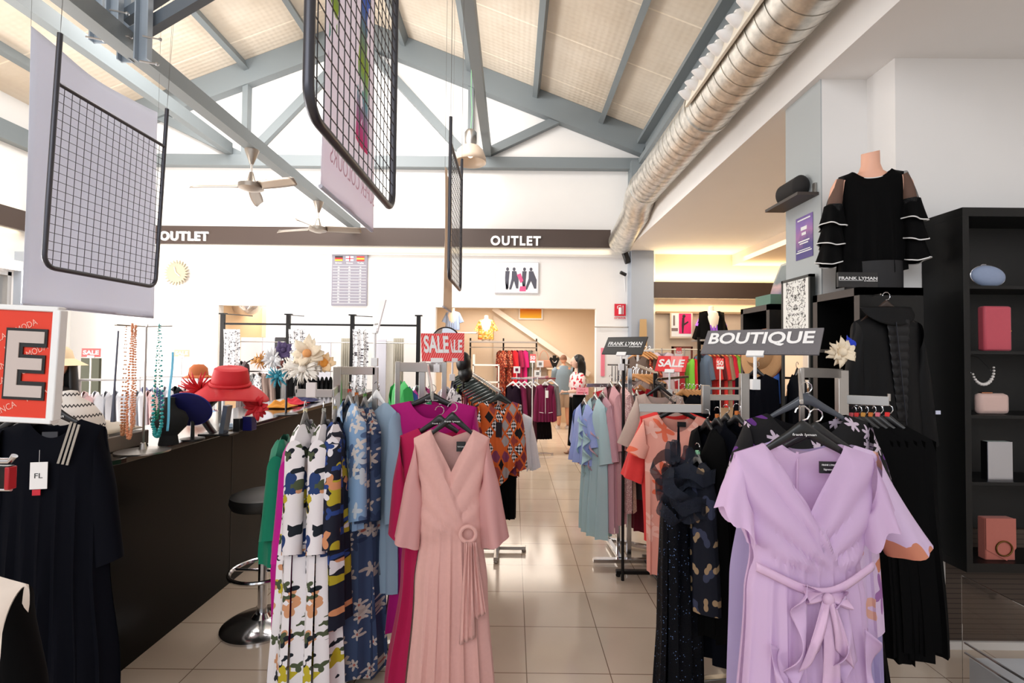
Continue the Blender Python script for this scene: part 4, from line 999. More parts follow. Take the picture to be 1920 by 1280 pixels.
# fire extinguisher sign
a, b = P(1153, 569, 8.95), P(1174, 592, 8.95)
t = thing('safety_sign', 'red extinguisher sign beside the grey pillar', 'sign', ((a.x+b.x)/2, 8.98, (a.z+b.z)/2)); w_, h_ = b.x - a.x, a.z - b.z
MB().box((-w_/2, 0, -h_/2), (w_/2, .01, h_/2)).build('panel', mat('sign_red', (214, 24, 50), .5), t, smooth=False)
mb = MB(); mb.tube([(-.0, -.004, -h_*.36), (0, -.004, h_*.2)], .030, 10).tube([(-.05, -.004, h_*.1), (-.05, -.004, h_*.3), (0, -.004, h_*.36), (.02, -.004, h_*.3)], .007, 6).box((.045, -.006, -h_*.36), (.058, -.003, h_*.36))
mb.build('pictogram', whitep, t)
mb = MB(); put_text(mb, 'EXTINTOR', -w_/2, -h_/2 - .055, w_, .035, y=0, depth=.004, off=.02); mb.build('lettering', mat('sign_red', (214, 24, 50)), t, smooth=False)
# speaker and camera by the pillar
p = P(1174, 482, 8.8); t = thing('wall_speaker', 'small black speaker angled under the duct end', 'speaker', p)
MB().box((-.05, -.05, -.12), (.05, .05, .12), 0, Matrix.Rotation(R(-18), 4, 'Y')).build('body', blackp, t, bevel=.02)
MB().tube([(0, .0, .08), (.0, .19, .12)], .012, 6).build('bracket', blackp, t)
p = P(1168, 513, 8.85); t = thing('security_camera', 'small black security camera on the wall by the grey pillar', 'camera', p)
MB().tube([(-.05, -.03, .02), (.05, 0, -.02)], .032, 12).build('body', blackp, t); MB().tube([(.03, 0, 0), (.06, .15, .03)], .008, 6).tube([(.06, .14, .0), (.075, .145, -.3)], .005, 5).build('arm', whitep, t)
p = P(1148, 613, 8.9)
t = thing('wall_rail', 'short chrome rail with white sheet beside the rear opening', 'rail', (p.x, 8.9, p.z))
MB().tube([(-.32, 0, 0), (.34, 0, 0)], .009, 8).tube([(-.25, 0, 0), (-.25, .1, 0)], .007, 6).tube([(.2, 0, 0), (.2, .1, 0)], .007, 6).build('bar', satin, t)
MB().box((-.28, .05, -1.3), (.3, .09, -.01)).build('white_sheet', whitep, t, smooth=False)
# dome mirror in passage
p = P(461, 568, 9.7); t = thing('dome_mirror', 'half dome security mirror at the top of the passage opening', 'mirror', p)
MB().lathe([(.30 * math.cos(R(a)), -.26 * math.sin(R(a))) for a in range(0, 91, 9)], 32).build('dome', mat('mirror_metal', (230, 230, 235), .03, 1.0), t)
MB().tube([(0, 0, 0), (0, 0, 3.0 - p.z)], .012, 6).build('stem', whitep, t)
# ================================================================ COUNTER AND WHAT IS ON IT
cz = 1.155; cxr = -2.08
t = thing('bar_counter', 'long glossy black bar counter with a rounded end', 'counter', (cxr, 2.46, 0))
glossb = mat('glossy_black_laminate', (4, 4, 5), .30, spec=.12, noise=.2, nscale=5)
mb = MB(); ln = 5.0
out = [(0, 0), (0, ln), (-.62, ln), (-.62, .5), (-1.7, .5), (-1.7, 0)]
def slab(outline, z0, z1, mb):
    n_ = len(outline); mb.add([(x, y, z0) for x, y in outline] + [(x, y, z1) for x, y in outline], [tuple(range(n_))[::-1], tuple(range(n_, 2*n_))] + [(i, (i+1) % n_, (i+1) % n_ + n_, i + n_) for i in range(n_)]); return mb
slab(out, 0, cz - .03, mb).build('body', glossb, t, smooth=False)
ov = .06; rr = .18
top = [(-1.75, -.06)] + [(ov - rr + rr * math.sin(R(a)), .12 - rr * math.cos(R(a))) for a in range(0, 91, 10)] + [(ov, ln), (-.66, ln), (-.66, .56), (-1.75, .56)]
slab(top, cz - .03, cz, MB()).build('countertop', mat('glossy_dark_top', (30, 26, 24), .10, spec=.8), t, smooth=False, bevel=.004)
for y in (1.2, 2.4, 3.6): MB().box((.0, y, .05), (.002, y + .004, cz - .04)).build('panel_joint', blackp, t, smooth=False)
# bar stool
t = thing('bar_stool', 'black and chrome bar stool at the counter behind the floral dresses', 'stool', (-1.56, 3.12, 0))
MB().lathe([(.235, 0), (.235, .012), (.20, .03), (.06, .055), (.04, .08)], 40).build('base', chrome, t)
MB().tube([(0, 0, .06), (0, 0, .5)], .028, 16).tube([(0, 0, .5), (0, 0, .74)], .018, 12).build('column', chrome, t)
mb = MB().tube([(.19 * math.cos(a) - .0, .19 * math.sin(a), .34) for a in [2*PI*i/32 for i in range(32)]], .013, 8, closed=True)
mb.tube([(0, 0, .34), (-.19, 0, .34)], .010, 8).tube([(0, 0, .34), (.19, 0, .34)], .010, 8); mb.build('footrest', chrome, t)
MB().lathe([(.10, .73), (.185, .745), (.20, .775), (.195, .815), (.15, .83), (.0, .832)], 36).build('seat', mat('black_leather', (16, 16, 16), .45), t)
# red straw hat on curved stand
def hat(name, label, c, crown_r, crown_h, brim, m, tilt=(0, 0), wav=.03, squash=1.0, sheer=None, bow=True):
    t = thing(name, label, 'hat', c); t.rotation_euler = (tilt[0], tilt[1], 0)
    MB().lathe([(crown_r, 0), (crown_r * .96, crown_h * .5), (crown_r * .86, crown_h * .92), (crown_r * .7, crown_h), (0.001, crown_h * 1.02)], 36, cap=False).build('crown', m, t, solid=.003)
    MB().tube([(crown_r * 1.02 * math.cos(a), crown_r * 1.02 * math.sin(a), .012) for a in [2*PI*i/30 for i in range(30)]], .012, 6, closed=True).build('hat_band', m, t)
    MB().grid(lambda a, b: ((crown_r + brim * b) * math.cos(2*PI*a), (crown_r + brim * b) * math.sin(2*PI*a), .0 - .35 * brim * b * b - wav * b * (1 + math.sin(2*PI*a * 2 + .6)) + (.0)), 48, 8).build('brim', sheer or m, t, solid=.002)
    return t
red_m = mat('red_sinamay', (206, 30, 40), .7, noise=.12, nscale=200); red_s = mat('sheer_red_sinamay', (210, 34, 44), .7, alpha=.86)
hp = P(432, 722, 3.42)
hr = hat('sun_hat', 'wide red straw hat on a curved black stand on the counter', hp, .118, .125, .13, red_m, (R(8), R(6)), sheer=red_s)
def petals(t, c, n_, L, w_, m, spread=1.0, seed=1, nm='petal', up=(0, 0, 1)):
    r_ = random.Random(seed); mb = MB()
    for i in range(n_):
        a = 2*PI*i/n_ + r_.uniform(-.2, .2); el = r_.uniform(-.5, .9) * spread
        d = Vector((math.cos(a) * math.cos(el), -abs(math.sin(el)) * .5 - .1, math.sin(a) * math.cos(el))).normalized(); s_ = d.cross(Vector((0, -1, .2))).normalized(); l_ = L * r_.uniform(.7, 1.15)
        mb.grid(lambda u, v, d=d, s_=s_, l_=l_: Vector(c) + d * l_ * v + s_ * (u - .5) * w_ * math.sin(PI * min(.97, v * .85 + .1)) + Vector((0, -.02 * math.sin(PI * v), .008 * math.sin(u * 6))), 3, 6)
    return mb.build(nm, m, t, solid=.001)
petals(hr, (-.215, .02, -.06), 60, .13, .016, red_m, seed=3, nm='feather_spray'); petals(hr, (.225, -.03, -.11), 16, .10, .04, red_m, 1.4, seed=4, nm='bow')
sp_ = P(415, 783, 3.3)
t = thing('hat_stand', 'curved black hat stand holding up the red hat', 'stand', (sp_.x, 3.3, cz))
MB().box((-.12, -.06, 0), (.09, .06, .012)).build('base', blackp, t, bevel=.003)
MB().grid(lambda a, b: (-.10 + .02 * math.cos(2*PI*a) + .20 * max(0, b - .45) ** 1.1 - .04 * math.sin(PI * b) + .05 * (1 - b) ** 2, .035 * math.sin(2*PI*a), .01 + .255 * b), 16, 16).build('curved_arm', blackp, t)
MB().box((.0, -.03, .01), (.03, .03, .20), 0, Matrix.Rotation(R(8), 4, 'Y')).build('support', mat('blue_grey_metal', (110, 120, 134), .3, .5), t)
# navy hat
nh = P(352, 768, 3.05)
t = thing('sun_hat', 'navy blue saucer hat tilted on the counter', 'hat', nh); t.rotation_euler = (R(-52), R(-22), 0)
MB().lathe([(.0, .03), (.06, .03), (.10, .0), (.128, .006), (.13, .0), (.09, -.012), (0, -.005)], 40).build('brim', mat('navy_straw', (16, 18, 84), .6, noise=.3, nscale=80), t)
MB().tube([(.129 * math.cos(a), .129 * math.sin(a), .003) for a in [2*PI*i/36 for i in range(36)]], .006, 6, closed=True).build('brim_edge', mat('navy_trim', (22, 26, 110), .5), t)
t = thing('hat_prop', 'small black prop under the navy hat', 'stand', (nh.x, 3.1, cz)); MB().lathe([(.07, 0), (.07, .01), (.012, .02), (.01, max(.03, nh.z - cz - .02))], 20).build('foot', blackp, t)
# necklace tree
ny = 2.72; nx = P(272, 700, ny).x; nzt = P(272, 612, ny).z
t = thing('necklace_tree', 'thin steel necklace tree at the rounded counter end', 'jewellery stand', (nx, ny, cz))
MB().lathe([(.13, 0), (.13, .008), (.02, .016), (.012, .05)], 32).build('base', satin, t)
MB().tube([(0, 0, .02), (0, 0, nzt - cz)], .006, 8).build('pole', satin, t)
arms = MB()
for x, y in ((-.16, -.02), (.13, .02), (-.10, -.08), (.06, -.07)): arms.tube([(0, 0, nzt - cz), (x, y, nzt - cz + .005)], .0035, 6)
arms.build('arm', satin, t)
def beads(label, px, ptop, pbot, y, wd, n_, r0, r1, m, name='necklace', grp=None):
    a, b = P(px, ptop, y), P(px - (pbot - ptop) * .02, pbot, y)
    L = (a.z - b.z); t = thing(name, label, 'necklace', a, 0, grp); mb = MB(); r_ = random.Random(n_)
    for i in range(n_ * 2):
        th = PI * 2 * i / (n_ * 2); s_ = (1 - math.cos(th)) / 2
        z = -L * s_ ** .75; x = math.sin(th) * wd * (.35 + .65 * s_); rr_ = lerp(r0, r1, s_)
        mb.ball((x + r_.uniform(-.002, .002), r_.uniform(-.004, .004), z), rr_, n=7, m=5, sc=(1, 1, .9))
    mb.build('beads', m, t); return t
turq = mat('turquoise_stone', (40, 150, 150), .25); peach = mat('peach_beads', (226, 150, 110), .35); teal = mat('green_teal_beads', (20, 120, 90), .3); amber = mat('bronze_beads', (190, 130, 90), .3, .3)
beads('long turquoise bead necklace, outermost loop on the necklace tree', 300, 608, 818, 2.66, .034, 32, .004, .0115, turq)
beads('dark green bead strand inside the turquoise necklace', 298, 612, 785, 2.68, .016, 44, .003, .0065, teal)
beads('thick peach bead necklace on the necklace tree', 248, 607, 822, 2.62, .020, 60, .006, .0075, peach)
beads('second peach bead necklace hanging against the thick one', 254, 610, 800, 2.65, .014, 56, .006, .006, mat('salmon_beads', (232, 172, 140), .35))
beads('bronze and white bead necklace at the till side of the tree', 236, 612, 815, 2.63, .012, 36, .003, .0085, amber)
mb = MB(); a = P(324, 660, 2.68); b = P(316, 808, 2.68)
t = thing('ribbon_necklace', 'light blue ribbon hanging at the outer arm of the necklace tree', 'ribbon', a); MB().grid(lambda u, v: ((u - .5) * .014 - .02 * v, .004 * math.sin(v * 9), (b.z - a.z) * v), 3, 20).build('ribbon', mat('sky_blue_satin', (110, 190, 220), .35), t, solid=.001)
MB().tube([(0, 0, 0), (-.0, 0, nzt - a.z)], .001, 4).build('cord', mat('sky_blue_satin', (110, 190, 220)), t)
a = P(222, 620, 2.7); t = thing('cord_necklace', 'dark cord necklace with tassel beside the peach beads', 'necklace', a)
MB().tube([(0, 0, 0), (-.012, 0, -.30), (-.015, 0, -.50)], [.004, .005, .012], 8).build('tassel_cord', mat('grey_blue_cord', (90, 94, 110), .7), t)
# black jewellery bust
bp_ = P(318, 760, 2.95)
t = thing('jewellery_bust', 'black necklace bust behind the turquoise necklace', 'bust', (bp_.x, 2.95, cz))
MB().lathe([(.06, 0), (.055, .03), (.05, .06), (.10, .12), (.11, .17), (.09, .215), (.045, .24), (.03, .27), (.032, .31), (.0, .315)], 28).build('bust', mat('black_velvet', (10, 10, 11), .9), t)
t.scale = (1, .6, .9)
# small mannequin hand-held bag silhouettes, box & clutter on the counter
def box_item(name, label, cat, px, py, y, sz, m, base=cz, rz=0, bev=.004):
    p = P(px, py, y); t = MB().box((-sz[0]/2, -sz[1]/2, 0), (sz[0]/2, sz[1]/2, sz[2])).build(name, m, None, (p.x, y, base), (0, 0, rz), bevel=bev); return tag(t, label, cat)
box_item('gift_tin', 'dark blue tin standing under the red hat', 'tin', 468, 775, 3.5, (.07, .07, .10), mat('dark_blue_tin', (20, 20, 90), .3))
box_item('gift_tin', 'slim black tin with gold edge under the red hat', 'tin', 447, 775, 3.45, (.05, .05, .09), mat('black_tin', (24, 22, 22), .3))
box_item('display_card', 'white and blue display card lying under the red hat brim', 'card', 428, 775, 3.62, (.11, .03, .03), mat('pale_blue_card', (190, 214, 232), .5))
for i, (px, c, dsc) in enumerate(((600, (200, 130, 30), 'ochre scarf lying at the far counter end'), (622, (190, 20, 44), 'crimson scarf lying at the far counter end'), (645, (30, 34, 80), 'navy scarf lying at the far counter end'))):
    y = 4.9 + .3 * i; p = P(px, 745, y); r_ = random.Random(i)
    t = MB().grid(lambda a, b: (-.12 + .26 * a, -.12 + .24 * b, .012 + .035 * math.sin(PI * a) * math.sin(PI * b) * (1.3 + math.sin(a * 13 + i) * math.cos(b * 9))), 18, 14).build('folded_scarf', mat('scarf_%d' % i, c, .8), None, (cxr - .25, y, cz), solid=.004)
    tag(t, dsc, 'scarf')
# till
p = P(195, 800, 2.75)
t = thing('cash_till', 'beige covered cash till on the counter behind the navy dresses', 'till', (P(205, 800, 2.8).x - .05, 2.76, cz))
MB().box((-.25, -.20, 0), (.16, .2, .085)).build('drawer', mat('taupe_metal', (110, 98, 90), .5), t, bevel=.006)
MB().grid(lambda a, b: (-.26 + .40 * a, -.19 + .37 * b, .10 + .05 * math.sin(PI * a) ** .5 * math.sin(PI * b) ** .5 + .03 * (1 - a)), 20, 12).build('cover', mat('beige_vinyl', (206, 196, 180), .5), t, solid=.006)
MB().tube([(.05, -.201, .045), (.05, -.206, .045)], .006, 10).build('lock', chrome, t)
# white zigzag knitted cap on a black bust
p = P(125, 752, 2.6)
t = thing('knitted_poncho', 'white knit with black zigzag rows behind the navy dress', 'knitwear', (p.x, 2.62, cz))
n = NT('white_knit_zigzag', .9); o_ = n.sep(n.tc.outputs['Object'])
tri = n.math('MULTIPLY', n.math('PINGPONG', n.math('MULTIPLY', n.math('ADD', n.math('ADD', o_[0], o_[1]), 3.0), 1.0), .011), 1.0)
row = n.math('FRACT', n.math('MULTIPLY', n.math('ADD', o_[2], tri), 18.0))
zig = n.out(n.mix(n.math('GREATER_THAN', row, .84), (228, 222, 216), (70, 66, 66)))
MB().lathe([(.17, 0), (.165, .1), (.14, .2), (.095, .27), (.05, .30), (.03, .34), (.0, .345)], 32).build('knit', zig, t)
# ================================================================ HAT AND FLOWER TREE ON THE COUNTER
dkm = mat('dark_iron', (50, 50, 54), .4, .7)
p = P(536, 785, 4.35)
t = thing('hat_tree', 'dark iron hat tree with curved arms at the far counter part', 'hat stand', (p.x, 4.35, cz))
MB().lathe([(.10, 0), (.10, .01), (.02, .02)], 28).tube([(0, 0, 0), (0, 0, .45)], .010, 8).build('pole', dkm, t)
mb = MB()
for px, py in ((462, 680), (505, 668), (575, 685), (600, 690)):
    q = P(px, py, 4.35); ex, ez = q.x - p.x, q.z - cz
    mb.tube([(0, 0, .42), (ex * .3, 0, ez + .03), (ex * .75, 0, ez + .05), (ex, 0, ez)], .006, 6)
mb.build('arm', dkm, t)
def fascin(label, px, py, y, m, L=.12, n_=22, w_=.03, seed=1, cat='hair fascinator', m2=None):
    q = P(px, py, y); t = thing('feather_fascinator', label, cat, q); petals(t, (0, 0, 0), n_, L, w_, m, seed=seed, nm='feathers')
    MB().ball((0, -.03, 0), .022, n=10, m=6).build('centre', m2 or m, t); return t
fea = lambda nm, c: mat(nm, c, .85, noise=.1, nscale=100)
fascin('pure white fluffy feather fascinator on the hat tree', 514, 672, 4.3, fea('white_feather', (240, 240, 240)), .10, 70, .022, 2)
fascin('turquoise feather fascinator hanging on the hat tree', 522, 705, 4.25, fea('turquoise_feather', (60, 150, 170)), .10, 34, .012, 5)
fascin('purple bow fascinator on top of the hat tree', 535, 656, 4.3, fea('purple_sinamay', (84, 70, 110)), .09, 9, .06, 6)
fascin('orange straw fascinator on the hat tree', 490, 676, 4.3, fea('orange_straw', (220, 160, 90)), .08, 30, .008, 7)
fascin('rose brown fascinator beside the white feathers', 527, 682, 4.35, fea('rose_brown', (160, 100, 96)), .05, 10, .04, 8)
fascin('cream fascinator with long loops beside the scarves', 548, 690, 4.2, fea('ivory_feather', (232, 224, 214)), .10, 22, .014, 9)
fascin('large cream silk flower on the chrome rack end', 580, 662, 2.5, fea('cream_silk', (238, 222, 196)), .085, 12, .05, 10, 'silk flower', fea('apricot_centre', (226, 160, 100)))
fascin('pale feather fan on the chrome rack end below the silk flower', 572, 690, 2.52, fea('pale_feather', (236, 230, 220)), .09, 60, .008, 11, 'feather ornament')
fascin('cream and orange silk flower beside the larger one', 612, 680, 2.56, fea('apricot_silk', (236, 204, 160)), .06, 10, .04, 12, 'silk flower', fea('orange_centre', (226, 150, 60)))
p = P(584, 725, 2.46); box_item('card_holder', 'translucent white card holder clipped on the short chrome arm', 'holder', 584, 735, 2.45, (.05, .02, .075), mat('frosted_plastic', (214, 206, 204), .4), base=P(584, 745, 2.45).z)
# ================================================================ NEAR LEFT: navy dresses and sale sign
t_, h_ = hang('long_dress', 'navy long dress with three pale shoulder stripes and white tag', 'dress', 104, 786, 2.10, R(14), C_navy, 1.10, [(0, .185, .03), (.2, .20, .06), (.6, .21, .07), (1.1, .26, .09)], sw=.185, nw=.09, nf=.075, nb=.03, neckp=2, slope=.38, seed=2., hw=.36,
     sleeves=dict(length=.58, out=.05, r0=(.045, .085), r1=(.05, .05), k=3), hem=lambda u, s: -.10 * (u - .4) if u > -.2 else .06, logo='FRANK LYMAN')
st = MB()
for i in range(3): st.bar((.085 + .016 * i, -.052 - .004 * i, -.005 - .006 * i), (.05 + .016 * i, -.066, -.175 - .004 * i), .006, .008)
st.build('stripe_trim', mat('silver_braid', (176, 170, 160), .5), t_)
tg = tagcard(t_, -.01, -.075, -.165, .06, .11); mb = MB(); put_text(mb, 'FL', -.014, -.065, .028, .02, y=-.0015, depth=.001); mb.build('tag_lettering', blackp, tg, smooth=False); MB().box((-.02, -.002, -.135), (.008, .001, -.112)).build('tag_seal', mat('tag_red', (200, 30, 50)), tg)
MB().box((-.035, -.02, -.075), (.02, -.015, -.05)).build('neck_label', mat('dark_label', (50, 52, 60), .6), t_)
for i, (px, y) in enumerate(((62, 2.25), (36, 2.32), (12, 2.40))):
    hang('long_dress', ('first plain black long dress behind the navy striped one', 'second plain black long dress, between two others at the picture edge', 'outermost plain black long dress at the picture edge')[i], 'dress', px, 797, y, R(14), C_black if i else C_navy, 1.2, [(0, .18, .03), (.2, .20, .06), (1.2, .26, .09)], sw=.185, nw=.09, slope=.38, seed=i, nu=24, nv=20)
r_ = P(60, 783, 2.2)
rack('clothes_rack', 'chrome rack carrying the navy and black dresses beside the counter', (P(30, 800, 2.35).x, 2.35), [((P(30, 800, 2.35).x, 2.35, .03), P(30, 760, 2.35).z, .04)], [((P(30, 764, 2.35).x, 2.35, P(30, 764, 2.35).z), (P(112, 764, 2.08).x, 2.08, P(112, 745, 2.08).z), .012, .03)], foot=.3)
# big sale sign at the picture edge
n = NT('orange_red_card', .55); sale_red = n.out((222, 64, 44))
c = P(52, 677, 1.25)
hh = (P(50, 573, 1.25).z - P(50, 780, 1.25).z); ww = hh * 1.75
t = thing('sale_sign', 'big orange red sale sign in a white frame at the picture edge', 'sign', (P(104, 677, 1.25).x - ww/2 + .0, 1.25 , c.z))
Ms = Matrix.Rotation(R(2.2), 4, 'Y')
MB().box((-ww/2, -.006, -hh/2), (ww/2, .006, hh/2), 0, Ms).build('panel', sale_red, t, smooth=False)
fm = MB()
for a_, b_ in (((-ww/2 - .008, -.012, -hh/2 - .008), (ww/2 + .008, .012, -hh/2 + .006)), ((-ww/2 - .008, -.012, hh/2 - .006), (ww/2 + .008, .012, hh/2 + .008)), ((ww/2 - .006, -.012, -hh/2), (ww/2 + .014, .012, hh/2)), ((-ww/2 - .008, -.012, -hh/2), (-ww/2 + .006, .012, hh/2))): fm.box(a_, b_, 0, Ms)
fm.build('frame', whitep, t, bevel=.003)
mb = MB(); Mr = Ms @ Matrix.Rotation(R(-27), 4, 'Y')
for i in range(-7, 8):
    for j in range(-6, 7):
        x, z = j * .085 + (i % 2) * .04, i * .034
        q = Mr @ Vector((x + .06, 0, z + .012))
        if abs(q.x - .03) < ww/2 - .035 and abs(q.z) < hh/2 - .03: put_text(mb, 'FINCA' if (i + j) % 2 else 'MODA', x, z, .056, .016, y=-.0068, depth=.0006, M=Mr)
mb.build('small_lettering', mat('pale_salmon_ink', (244, 172, 156), .6), t, smooth=False)
blk = MB(); gry = MB()
for k, ch in enumerate('SALE'):
    x = -ww/2 + .012 + k * ww * .245
    put_text(blk, ch, x - .003, -hh * .31 - .003, ww * .205 + .006, hh * .62 + .006, y=-.0085, off=.06, depth=.002, M=Ms); put_text(gry, ch, x + .003, -hh * .31 + .004, ww * .205 - .006, hh * .62 - .008, y=-.0105, off=.02, depth=.002, M=Ms)
blk.build('letter_outline', blackp, t, smooth=False); gry.build('lettering', mat('warm_grey_letters', (196, 182, 176), .6), t, smooth=False)
MB().box((-.05, -.01, -hh/2 - .04), (.05, .01, -hh/2)).tube([(0, 0, -hh/2 - .02), (0, 0, -c.z + .0)], .010, 8).build('holder', whitep, t)
MB().lathe([(.14, -c.z), (.14, -c.z + .012), (.02, -c.z + .02)], 28).build('base', satin, t)
# red and chrome rail end at the picture edge
p = P(10, 890, 1.15); t = thing('clothes_rack', 'black and red rack arm with chrome edge entering at the picture edge', 'clothes rack', (p.x - .5, 1.15, 0))
MB().box((0, -.008, p.z - .03), (.515, .008, p.z + .022)).build('arm', blackm, t, bevel=.002); MB().tube([(0, 0, p.z + .028), (.51, 0, p.z + .032), (.52, 0, p.z + .045)], .007, 10).tube([(0, 0, p.z - .036), (.515, 0, p.z - .034)], .004, 8).build('chrome_edge', chrome, t); MB().box((.507, -.01, p.z - .033), (.518, .01, p.z + .02)).build('end_cap', mat('red_plastic', (170, 16, 30), .3), t, bevel=.002)
MB().tube([(0, 0, 0.01), (0, 0, p.z + .03)], .02, 12).build('post', blackm, t); MB().box((-.22, -.2, 0), (.1, .2, .02)).build('foot', blackm, t)
# black and white jacket sleeve, very near
p = P(-62, 1150, 1.12)
g, h = hang('jacket', 'white jacket with black edging at the lower picture edge', 'jacket', -98, 1075, 1.14, R(10), cloth('ivory_wool', (226, 212, 200)), .55, [(0, .18, .03), (.2, .15, .06), (.55, .135, .07)], sw=.16, nw=.07, slope=.4, seed=2., hook=True,
     sleeves=None)
sleeve_geo(1, .16, .07, .4, .62, out=.0, r0=(.045, .08), r1=(.052, .055), k=3, amp=.01).build('sleeve', mat('ivory_wool', (226, 212, 200)), g)
sleeve_geo(1, .162, .07, .4, .50, out=.01, r0=(.046, .08), r1=(.060, .06), k=3, amp=.01).build('black_cuff', C_black, g)
# ================================================================ RIGHT WALL: shelving, torso, coat
# open wall unit with bags
ux0, ux1, uy0, uy1 = 2.495, 3.50, 2.72, 2.995
uz1, uz0 = P(1804, 405, uy0).z, .595
t = thing('wall_shelf_unit', 'tall black open shelf unit on the wall holding five bags', 'shelf unit', (ux0, uy0, 0))
U = lambda a, b: ((a[0] - ux0, a[1] - uy0, a[2]), (b[0] - ux0, b[1] - uy0, b[2]))
MB().box(*U((ux0, uy0, uz0), (ux0 + .035, uy1, uz1))).build('side_panel', darkw, t, smooth=False, bevel=.001); MB().box(*U((ux1, uy0, uz0), (ux1 + .05, uy1, uz1))).build('side_panel', darkw, t, smooth=False, bevel=.001)
MB().box(*U((ux0, uy0, uz1), (ux1 + .05, uy1, uz1 + .05))).build('top_panel', darkw, t, smooth=False, bevel=.001)
MB().box(*U((ux0, uy0, uz0 - .05), (ux1 + .05, uy1, uz0))).build('bottom_panel', darkw, t, smooth=False, bevel=.001)
MB().box(*U((ux0 + .035, uy1 - .015, uz0), (ux1, uy1, uz1))).build('back_panel', mat('black_back', (8, 8, 8), .6), t, smooth=False)
sh = [P(1870, y, uy0 + .02).z for y in (536, 658, 778, 903)]
for z in sh: MB().box(*U((ux0 + .035, uy0 + .01, z - .018), (ux1, uy1 - .015, z))).build('shelf', darkw, t, smooth=False)
yb = 2.79
def bag_at(px, z, y=yb): 
    p = P(px, 600, y); return (p.x, y, z)
c = bag_at(1853, sh[0]); t = thing('clutch_bag', 'pale blue oval clutch bag on the top shelf', 'bag', (c[0], c[1], c[2] + .062))
M = Matrix.Rotation(R(6), 4, 'Y'); MB().ball((0, 0, 0), 1, n=36, m=18, sc=(.098, .03, .060), M=M).build('body', cloth('pale_blue_satin', (138, 152, 180), .5), t)
MB().tube([M @ Vector((.099 * math.cos(a), 0, .0605 * math.sin(a))) for a in [2*PI*i/48 for i in range(48)]], .003, 6, closed=True).tube([(-.04, 0, .06), (-.03, 0, .066), (-.01, 0, .066)], .004, 6).build('clasp_rim', mat('pale_metal', (190, 190, 196), .25, 1), t)
def rbox(name, label, cat, px, z, w_, h_, d_, m, rz=0, y=yb, bev=.012):
    c = bag_at(px, z, y); t = thing(name, label, cat, c, rz)
    MB().box((-w_/2, -d_/2, 0), (w_/2, d_/2, h_)).build('body', m, t, bevel=bev); return t
hgt = lambda y0, y1: (P(1870, y0, yb).z - P(1870, y1, yb).z)
t = rbox('clutch_bag', 'coral pink upright clutch bag with a gold clasp', 'bag', 1864, sh[1], .155, hgt(573, 657), .05, cloth('coral_leather', (190, 78, 92), .5))
MB().box((.078, -.006, .105), (.084, .006, .125)).ball((.09, 0, .115), .007).build('clasp', mat('gold', (214, 180, 110), .2, 1), t)
t = rbox('clutch_bag', 'blush beige clutch bag below the pearl necklace', 'bag', 1856, sh[2], .175, hgt(738, 777), .05, cloth('blush_leather', (206, 176, 168), .5), bev=.022)
MB().box((-.06, -.01, hgt(738, 777)), (.0, .01, hgt(738, 777) + .006)).build('clasp_bar', mat('rose_gold', (180, 120, 90), .25, 1), t)
t = rbox('clutch_bag', 'mint grey hard case clutch on the fourth shelf', 'bag', 1865, sh[3], .135, hgt(828, 900), .04, cloth('mint_grey_glitter', (148, 164, 158), .5), bev=.004)
MB().box((-.0685, -.022, 0), (.0685, -.019, hgt(828, 900))).box((-.07, -.02, 0), (-.066, .02, hgt(828, 900))).build('metal_frame', mat('pale_metal', (190, 190, 196)), t)
hb = hgt(940, 1018)
t = rbox('clutch_bag', 'salmon leather flap bag with a dark gold ring', 'bag', 1862, uz0, .165, hb, .05, cloth('salmon_leather', (176, 100, 88), .45), bev=.006)
MB().prism([(-.083, hb), (.083, hb), (.083, .07), (.03, .0), (-.083, .06)], -.030, -.026).build('flap', cloth('salmon_leather', (176, 100, 88)), t)
MB().tube([(.012 + .044 * math.cos(a), -.034, .068 + .040 * math.sin(a)) for a in [2*PI*i/30 for i in range(30)]], .0045, 8, closed=True).build('ring', mat('dark_gold', (120, 90, 50), .25, 1), t)
c = bag_at(1858, sh[2]); zt_ = P(1858, 700, yb).z
t = thing('pearl_necklace', 'white pearl necklace hanging inside the third shelf space', 'necklace', (c[0], yb + .06, zt_ - .0))
mb = MB(); 
for i in range(15):
    a = PI * (1.10 + .95 * i / 14); mb.ball((.062 * math.cos(a), -.01, .02 + .085 * math.sin(a)), .006 + .004 * math.sin(PI * i / 14), n=8, m=6)
mb.build('pearls', mat('pearl', (226, 220, 216), .2), t)
MB().tube([(-.085, .05, .085), (-.06, 0, .0)], .001, 4).tube([(.035, .05, .085), (.06, 0, .01)], .001, 4).tube([(-.085, .05, .085), (-.06, .07, .10), (.02, .07, .10), (.035, .05, .085)], .001, 4).build('chain', chrome, t)
